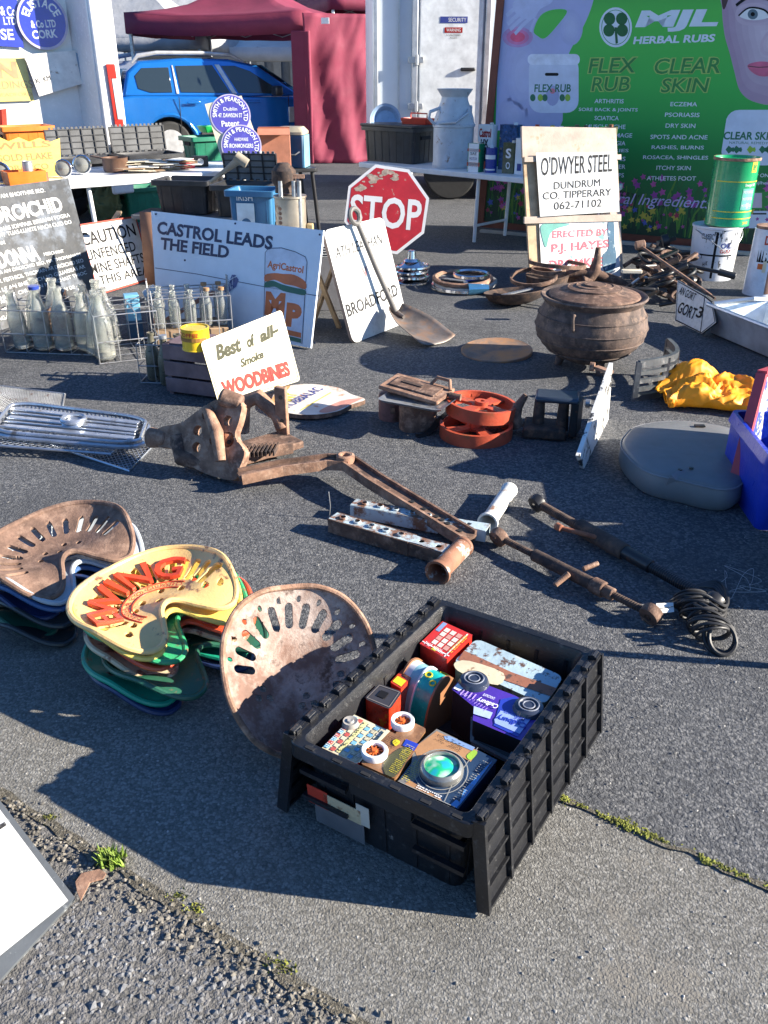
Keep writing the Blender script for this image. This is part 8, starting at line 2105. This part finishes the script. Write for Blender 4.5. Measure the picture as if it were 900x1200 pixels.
for k in range(4): s.pline([V(508 + k * 14, 285 + k * 5), V(522 + k * 14, 268 + k * 5)], .003, M('lilac ink', (.5, .35, .75), rough=.4), .002)
for cx_, cy_ in ((556, 240), (748, 334)):
    l_ = s.loc(*V(cx_, cy_)); mb = MB(); mb.lathe([(0, .012), (.012, .012), (.014, .008), (.02, .01), (.022, .013), (.03, .01), (.034, .0)], 28, (*l_, 0)); mb.build('wheel', M('dark blue wheel', (.03, .04, .07), rough=.3, coat=.4), s.e)
    mb = MB()
    for r_, z_ in ((.021, .0135), (.012, .0125)): mb.tube([(l_[0] + r_ * math.cos(a), l_[1] + r_ * math.sin(a), z_) for a in [2 * PI * i / 26 for i in range(26)]], .0014, 5, closed=True)
    mb.build('wheel_ring', M('grey blue ring', (.25, .27, .32), rough=.3), s.e)
s.done()
# wire frame stand under chocolate tin
t = thing('display_frame', 'black framed glass box in front of the purple tin', 'box', at(*V(620, 440), .1)); o_ = t.location
q = [at(*V(552, 362), .185), at(*V(722, 440), .185), at(*V(680, 515), .16), at(*V(549, 448), .16)]
mb = MB()
for a, b in zip(q, q[1:] + q[:1]): mb.beam(a - o_, b - o_, .008, .008)
mb.build('frame_bar', M('worn grey metal', (.2, .2, .2), rough=.5, metal=.4), t); MB().add([tuple(p - o_ - Vector((0, 0, .002))) for p in q] + [(p.x - o_.x, p.y - o_.y, .012 - o_.z) for p in q], [(0, 1, 2, 3), (0, 4, 5, 1), (1, 5, 6, 2), (2, 6, 7, 3), (3, 7, 4, 0)]).build('dark_panel', M('glossy black', (.008, .008, .01), rough=.15), t)
# teal and white half round tin
TW = M('white printed tin', (.62, .72, .74), rough=.25, coat=.4, var=.05); TL = M('teal printed tin', (.01, .4, .36), rough=.25, coat=.4, var=.2, ns=30)
t = thing('arched_tin', 'arched teal and white tin with brown ends lying lengthwise', 'tin', (0, 0, 0), group='old tins in the black crate')
a = at(*V(345, 290), .02); b = at(*V(440, 240), .02)
pL = at(*V(312, 322), .1); pR = at(*V(425, 388), .1); pT = at(*V(385, 188), .13)
ctr = at(*V(392, 292), .12); ax = (at(*V(455, 325), .12) - at(*V(350, 262), .12)); ax.z = 0; ax.normalize()
m4 = frame_from(Vector((ctr.x, ctr.y, .012)), ax, Vector((-ax.y, ax.x, 0))); t.matrix_world = m4
def arch_pts(w, h, x, n=18): return [(x, w / 2 * math.cos(PI * i / n), h * (.25 + .75 * math.sin(PI * i / n)) if 0 < i < n else h * .0) for i in range(n + 1)]
wv, hv = .125, .185
BRM = M('brown rim tin', (.3, .14, .07), rough=.35)
seg_m = [(-.05, -.045, BRM), (-.045, -.028, TW), (-.028, -.004, M('pale blue printed tin', (.3, .55, .62), rough=.25, coat=.4)), (-.004, .0, TW), (.0, .045, TL), (.045, .05, BRM)]
for x0, x1, m_ in seg_m:
    k_ = 1.03 if x1 - x0 < .01 else 1
    MB().loops([arch_pts(wv * k_, hv * k_, x0), arch_pts(wv * k_, hv * k_, x1)], cap0=True).build('printed_section', m_, t)
mb = MB()
for (x_, an, r_) in ((.025, 60, .013), (.012, 100, .008), (.033, 110, .007), (.02, 30, .009)):
    a_ = R(an); c_ = Vector((x_, wv / 2 * math.cos(a_), hv * (.25 + .75 * math.sin(a_)))); mb.tube([c_ + Vector((r_ * math.cos(g), r_ * math.sin(g) * .9 * math.sin(a_), -r_ * math.sin(g) * math.cos(a_) + .002)) for g in [2 * PI * i / 18 for i in range(18)]], .0018, 5, closed=True)
mb.build('printed_ring', YB, t)
# red and black small tin
RBT = M('red black printed tin', (.5, .04, .015), rough=.3, coat=.4, var=.3, ns=40, second=((.6, .35, .03), .63, 30))
s = item('small_tin', 'small red tin with black lid near the left side of the crate', 'tin', [V(262, 335), V(305, 272), V(208, 238), V(162, 292)], .2, M('smoky black lid', (.05, .045, .045), rough=.25, coat=.5), RBT, rad=.012)
s.pr.rect(.35, .4, .7, .72, INKB, .0015); s.pr.line([s.pr.P(*p) for p in ((.08, .08), (.92, .08), (.92, .92), (.08, .92), (.08, .08))], .002, M('smoky edge', (.25, .22, .2), rough=.3), raw=True); s.done()
s = item('little_tin', 'tiny red and yellow tin behind the black lidded one', 'tin', [V(300, 262), V(345, 212), V(305, 192), V(262, 238)], .18, RBT, RBT, rad=.004); s.pr.rect(.1, .1, .5, .9, YB); s.done()
t = thing('wooden_spatula', 'curved yellow wooden piece standing at the crate side', 'wooden piece', at(*V(275, 190), .1)); o_ = t.location
pts = spline([V(208, 240), V(225, 195), V(265, 155), V(310, 130), V(337, 128), V(335, 150), V(300, 175), V(262, 215), V(240, 245)], 4)
vs = [at(*p, .15) - o_ for p in pts]; MB().prism([(v.x, v.y) for v in vs], vs[0].z - .012, vs[0].z).build('wood_body', M('yellow wood', (.62, .42, .17), rough=.5, var=.12), t, bevel=.003); MB().box((vs[0].x + .01, vs[0].y + .04, (vs[0].z - .012 + .015 - o_.z) / 2 - .0), (.02, .01, vs[0].z - .02 + o_.z - .012)).build('prop', M('yellow wood', (.62, .42, .17)), t)
t = thing('bottle_stopper', 'small black bottle stopper beside the red tin', 'stopper', at(*V(330, 195), .1)); MB().lathe([(0, 0), (.014, 0), (.01, .04), (.013, .05), (.013, .06), (0, .062)], 16).build('stopper_body', BLK, t)
# bus tin
BUS = M('bus cream print', (.66, .6, .42), rough=.3, coat=.3)
s = item('bus_tin', 'flat bus shaped tin with red and blue checks at the left corner', 'tin', [V(5, 485), V(108, 565), V(255, 408), V(135, 352)], .205, BUS, RT_, zb=.12)
BLp = M('sky blue print', (.2, .45, .65), rough=.35); REp = M('brick red print', (.5, .1, .08), rough=.35)
s.pr.rect(.0, .0, .2, 1, BLp, .001) if False else None
for i in range(9):
    for a0, m0, m1 in ((.02, REp, BLp), (.2, BUS, REp), (.5, BLp, BUS), (.68, BUS, BLp), (.84, M('printed cream', (.7, .64, .55)), BUS)):
        s.pr.rect(a0, .03 + i * .105, a0 + .12, .03 + i * .105 + .085, m0 if i % 2 else m1, .0014)
s.pr.rect(.36, .05, .46, .95, M('pale yellow print', (.7, .66, .3), rough=.35), .0014); fineprint(s, .37, .08, .45, .92, 16, INKB, 5); fineprint(s, .03, .04, .13, .96, 22, INKW, 6, h=.35); fineprint(s, .69, .05, .95, .95, 26, INKB, 7, h=.2); s.done()
def spoked(s, cx_, cy_, r_, z0, rim=INKW, hub=ORI, n=10, name='toy_wheel'):
    l_ = s.loc(*V(cx_, cy_)); mb = MB(); mb.lathe([(r_ * .68, z0 - .012), (r_, z0 - .012), (r_ * 1.02, z0), (r_ * .95, z0 + .003), (r_ * .72, z0 + .002), (r_ * .68, z0 - .006)], 32, (*l_, 0)); w = mb.build(name, rim, s.e)
    mb = MB(); mb.lathe([(0, z0 - .012), (r_ * .7, z0 - .012), (r_ * .7, z0 - .01), (0, z0 - .01)], 24, (*l_, 0)); mb.build('wheel_back', M('wheel well brown', (.05, .03, .02), rough=.6), s.e)
    mb = MB()
    for k in range(n): a = 2 * PI * k / n; mb.beam((*l_, z0 - .004), (l_[0] + r_ * .7 * math.cos(a), l_[1] + r_ * .7 * math.sin(a), z0 - .004), .003, .003)
    mb.cyl((*l_, z0 - .008), (*l_, z0 + .002), r_ * .2, n=12); mb.build('wheel_spokes', hub, s.e)
SG = M('grey knob', (.32, .3, .27), rough=.4, coat=.2)
l_ = s.loc(*V(122, 388)); MB().lathe([(0, .012), (.006, .013), (.008, .009), (.015, .011), (.018, .0)], 20, (*l_, 0)).build('grey_wheel', SG, s.e)
BRT = M('brown printed tin', (.26, .13, .06), rough=.28, coat=.4, var=.25, ns=35, second=((.45, .3, .1), .62, 22, .04))
s = item('truck_tin', 'brown truck shaped tin with white spoked wheel near the front corner', 'tin', [V(130, 552), V(252, 612), V(362, 458), V(255, 408)], .21, BRT, BRT, rad=.008, zb=.12)
s.ppoly([V(112, 560), V(128, 550), V(262, 412), V(250, 405)], BUS, .0012); s.ppoly([V(318, 440), V(362, 458), V(345, 482), V(305, 462)], CHB, .0014); s.ppoly(spline([V(240, 520), V(300, 470), V(335, 480), V(290, 560), V(250, 580)], 3), M('dark olive print', (.08, .08, .04), rough=.3, second=((.35, .3, .08), .6, 60)), .0014); s.ppoly(spline([V(270, 450), V(285, 440), V(297, 452), V(280, 465)], 3), YB, .002); spoked(s, 207, 492, .026, .011); fineprint(s, .72, .1, .97, .9, 18, YB, 8, h=.25); fineprint(s, .1, .6, .5, .95, 9, INKB, 9, h=.25); s.done()
s = item('cart_tin', 'small brown tin with white spoked wheel behind the truck tin', 'tin', [V(275, 425), V(352, 462), V(390, 402), V(320, 368)], .205, BRT, BRT, rad=.008); spoked(s, 305, 386, .024, .011); s.done()
# large radio tin with round lens
s = item('camera_tin', 'large navy and bronze tin with round green glass lens', 'tin', [V(258, 622), V(462, 736), V(638, 512), V(425, 402)], .207, M('navy printed tin', (.025, .05, .1), rough=.25, coat=.5, var=.15), M('navy side tin', (.02, .04, .09), rough=.3, coat=.4), zb=.12)
BZ = M('bronze print', (.42, .22, .1), rough=.3, coat=.3, var=.12); GYp = M('grey line print', (.3, .3, .28), rough=.35)
s.ppoly([V(260, 620), V(330, 560), V(345, 470), V(425, 404), V(500, 440), V(420, 490), V(370, 560), V(300, 640)], M('grey printed band', (.2, .19, .17), rough=.3), .001)
s.ppoly([V(345, 470), V(425, 412), V(570, 480), V(545, 520), V(470, 480), V(400, 480), V(362, 520)], BZ, .0014); s.ppoly([V(300, 612), V(330, 585), V(440, 650), V(412, 700), V(285, 632)], BZ, .0014)
s.ppoly([V(500, 680), V(520, 620), V(596, 540), V(622, 516), V(545, 622), V(498, 682)], M('blue stripe print', (.1, .3, .62), rough=.3), .0014); s.ppoly([V(440, 715), V(494, 652), V(508, 664), V(460, 730)], M('blue stripe print', (.1, .3, .62)), .0014)
s.ppoly([V(450, 430), V(470, 430), V(560, 470), V(550, 482), V(455, 442)], M('printed blue grey', (.2, .3, .5)), .002); s.ppoly(spline([V(530, 500), V(555, 480), V(568, 490), V(545, 515)], 3), M('printed lime', (.3, .5, .05)), .0022)
s.ppoly([V(308, 632), V(316, 628), V(402, 676), V(396, 684)], YB, .002); s.ppoly([V(314, 634), V(318, 632), V(396, 677), V(392, 681)], INKB, .0026)
for r_ in (95, 78): s.pline([V(440 + r_ * math.cos(a), 555 + r_ * .82 * math.sin(a)) for a in [2 * PI * i / 40 for i in range(41)]], .0018, GYp, .002)
for pts in ([V(275, 618), V(430, 700), V(455, 725)], [V(570, 470), V(480, 600), V(430, 690)]): s.pline(pts, .0016, GYp, .0018)
fineprint(s, .03, .05, .2, .4, 12, YB, 10, h=.22); fineprint(s, .08, .82, .5, .97, 5, INKB, 11, h=.25); fineprint(s, .85, .1, .97, .9, 20, GYp, 12, h=.25); fineprint(s, .3, .02, .7, .08, 2, INKW, 13)
l_ = s.loc(*V(442, 552)); rL = px2m(20, 904, z=.2)
MB().lathe([(rL * 1.28, .0), (rL * 1.3, .008), (rL * 1.2, .015), (rL * 1.05, .018), (rL, .014), (rL, .004)], 40, (*l_, 0)).build('lens_ring', M('pewter ring', (.3, .3, .28), rough=.3, metal=.6), s.e)
LNS = bpy.data.materials.new('iridescent lens'); LNS.use_nodes = True; nt = LNS.node_tree; pb = nt.nodes['Principled BSDF']
pb.inputs['Roughness'].default_value = .12; pb.inputs['Coat Weight'].default_value = .8; tcn = nt.nodes.new('ShaderNodeTexCoord'); nn_ = nt.nodes.new('ShaderNodeTexNoise'); nn_.inputs['Scale'].default_value = 28; rp = nt.nodes.new('ShaderNodeValToRGB'); nt.links.new(tcn.outputs['Object'], nn_.inputs['Vector']); nt.links.new(nn_.outputs[0], rp.inputs[0]); nt.links.new(rp.outputs[0], pb.inputs['Base Color'])
rp.color_ramp.elements[0].position = .38; rp.color_ramp.elements[0].color = (.02, .35, .5, 1); rp.color_ramp.elements[1].position = .65; rp.color_ramp.elements[1].color = (.75, .9, .8, 1); e = rp.color_ramp.elements.new(.5); e.color = (.02, .5, .2, 1)
MB().lathe([(rL, .01), (rL * .6, .014), (0, .016)], 32, (*l_, 0)).build('lens', LNS, s.e)
s.done()
s = item('paper_book', 'small orange and blue booklet wedged by the right wall of the crate', 'booklet', [V(640, 572), V(662, 585), V(690, 540), V(668, 530)], .12, ORI, CHB, group=None); s.done()
# packing at the bottom: darker tins fill the floor of the crate
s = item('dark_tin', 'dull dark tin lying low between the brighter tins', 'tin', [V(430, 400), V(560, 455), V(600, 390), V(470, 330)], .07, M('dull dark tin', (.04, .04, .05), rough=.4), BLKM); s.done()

# ================================================================ WHITE SIGN AT THE LOWER LEFT
s = Sign('white_board', 'glaring white board in a worn grey frame at the lower left corner', 'board', [(-70, 1225), (88, 1052), (-10, 925), (-190, 1010)], plane=(at(88, 1052, .012), Vector((.2, -.1, 1)).normalized()), th=.012, face=M('dark scuffed frame', (.09, .1, .11), rough=.6, second=((.3, .32, .33), .62, 20, .04)))
s.ppoly([(-80, 1185), (80, 1056), (-10, 936), (-170, 1020)], WHITE, .0015, 'white_face'); s.ppoly([(-4, 970), (6, 964), (8, 968), (-4, 976)], INKG, .003); s.done()
# unseen box and post added past the right edge to cast shadows into view
t = thing('shadow_box', 'grey plastic box added unseen beyond the right edge to cast shade', 'box', (1.66, 2.32, 0), R(8))
MB().loops([rr(.42, .4, .03, 0), rr(.46, .44, .03, .35), rr(.48, .46, .03, .36), rr(.46, .44, .03, .38)], cap0=True).build('box_body', GRYP, t)
t = thing('iron_post', 'thin iron post on a round foot, unseen beyond the right edge, for its shadow line', 'post', (1.36, 1.83, 0))
MB().cyl((0, 0, 0), (0, 0, .03), .1, n=24).build('foot', RUSTD, t); MB().cyl((0, 0, .03), (0, 0, .72), .014, n=10).build('shaft', RUSTD, t)
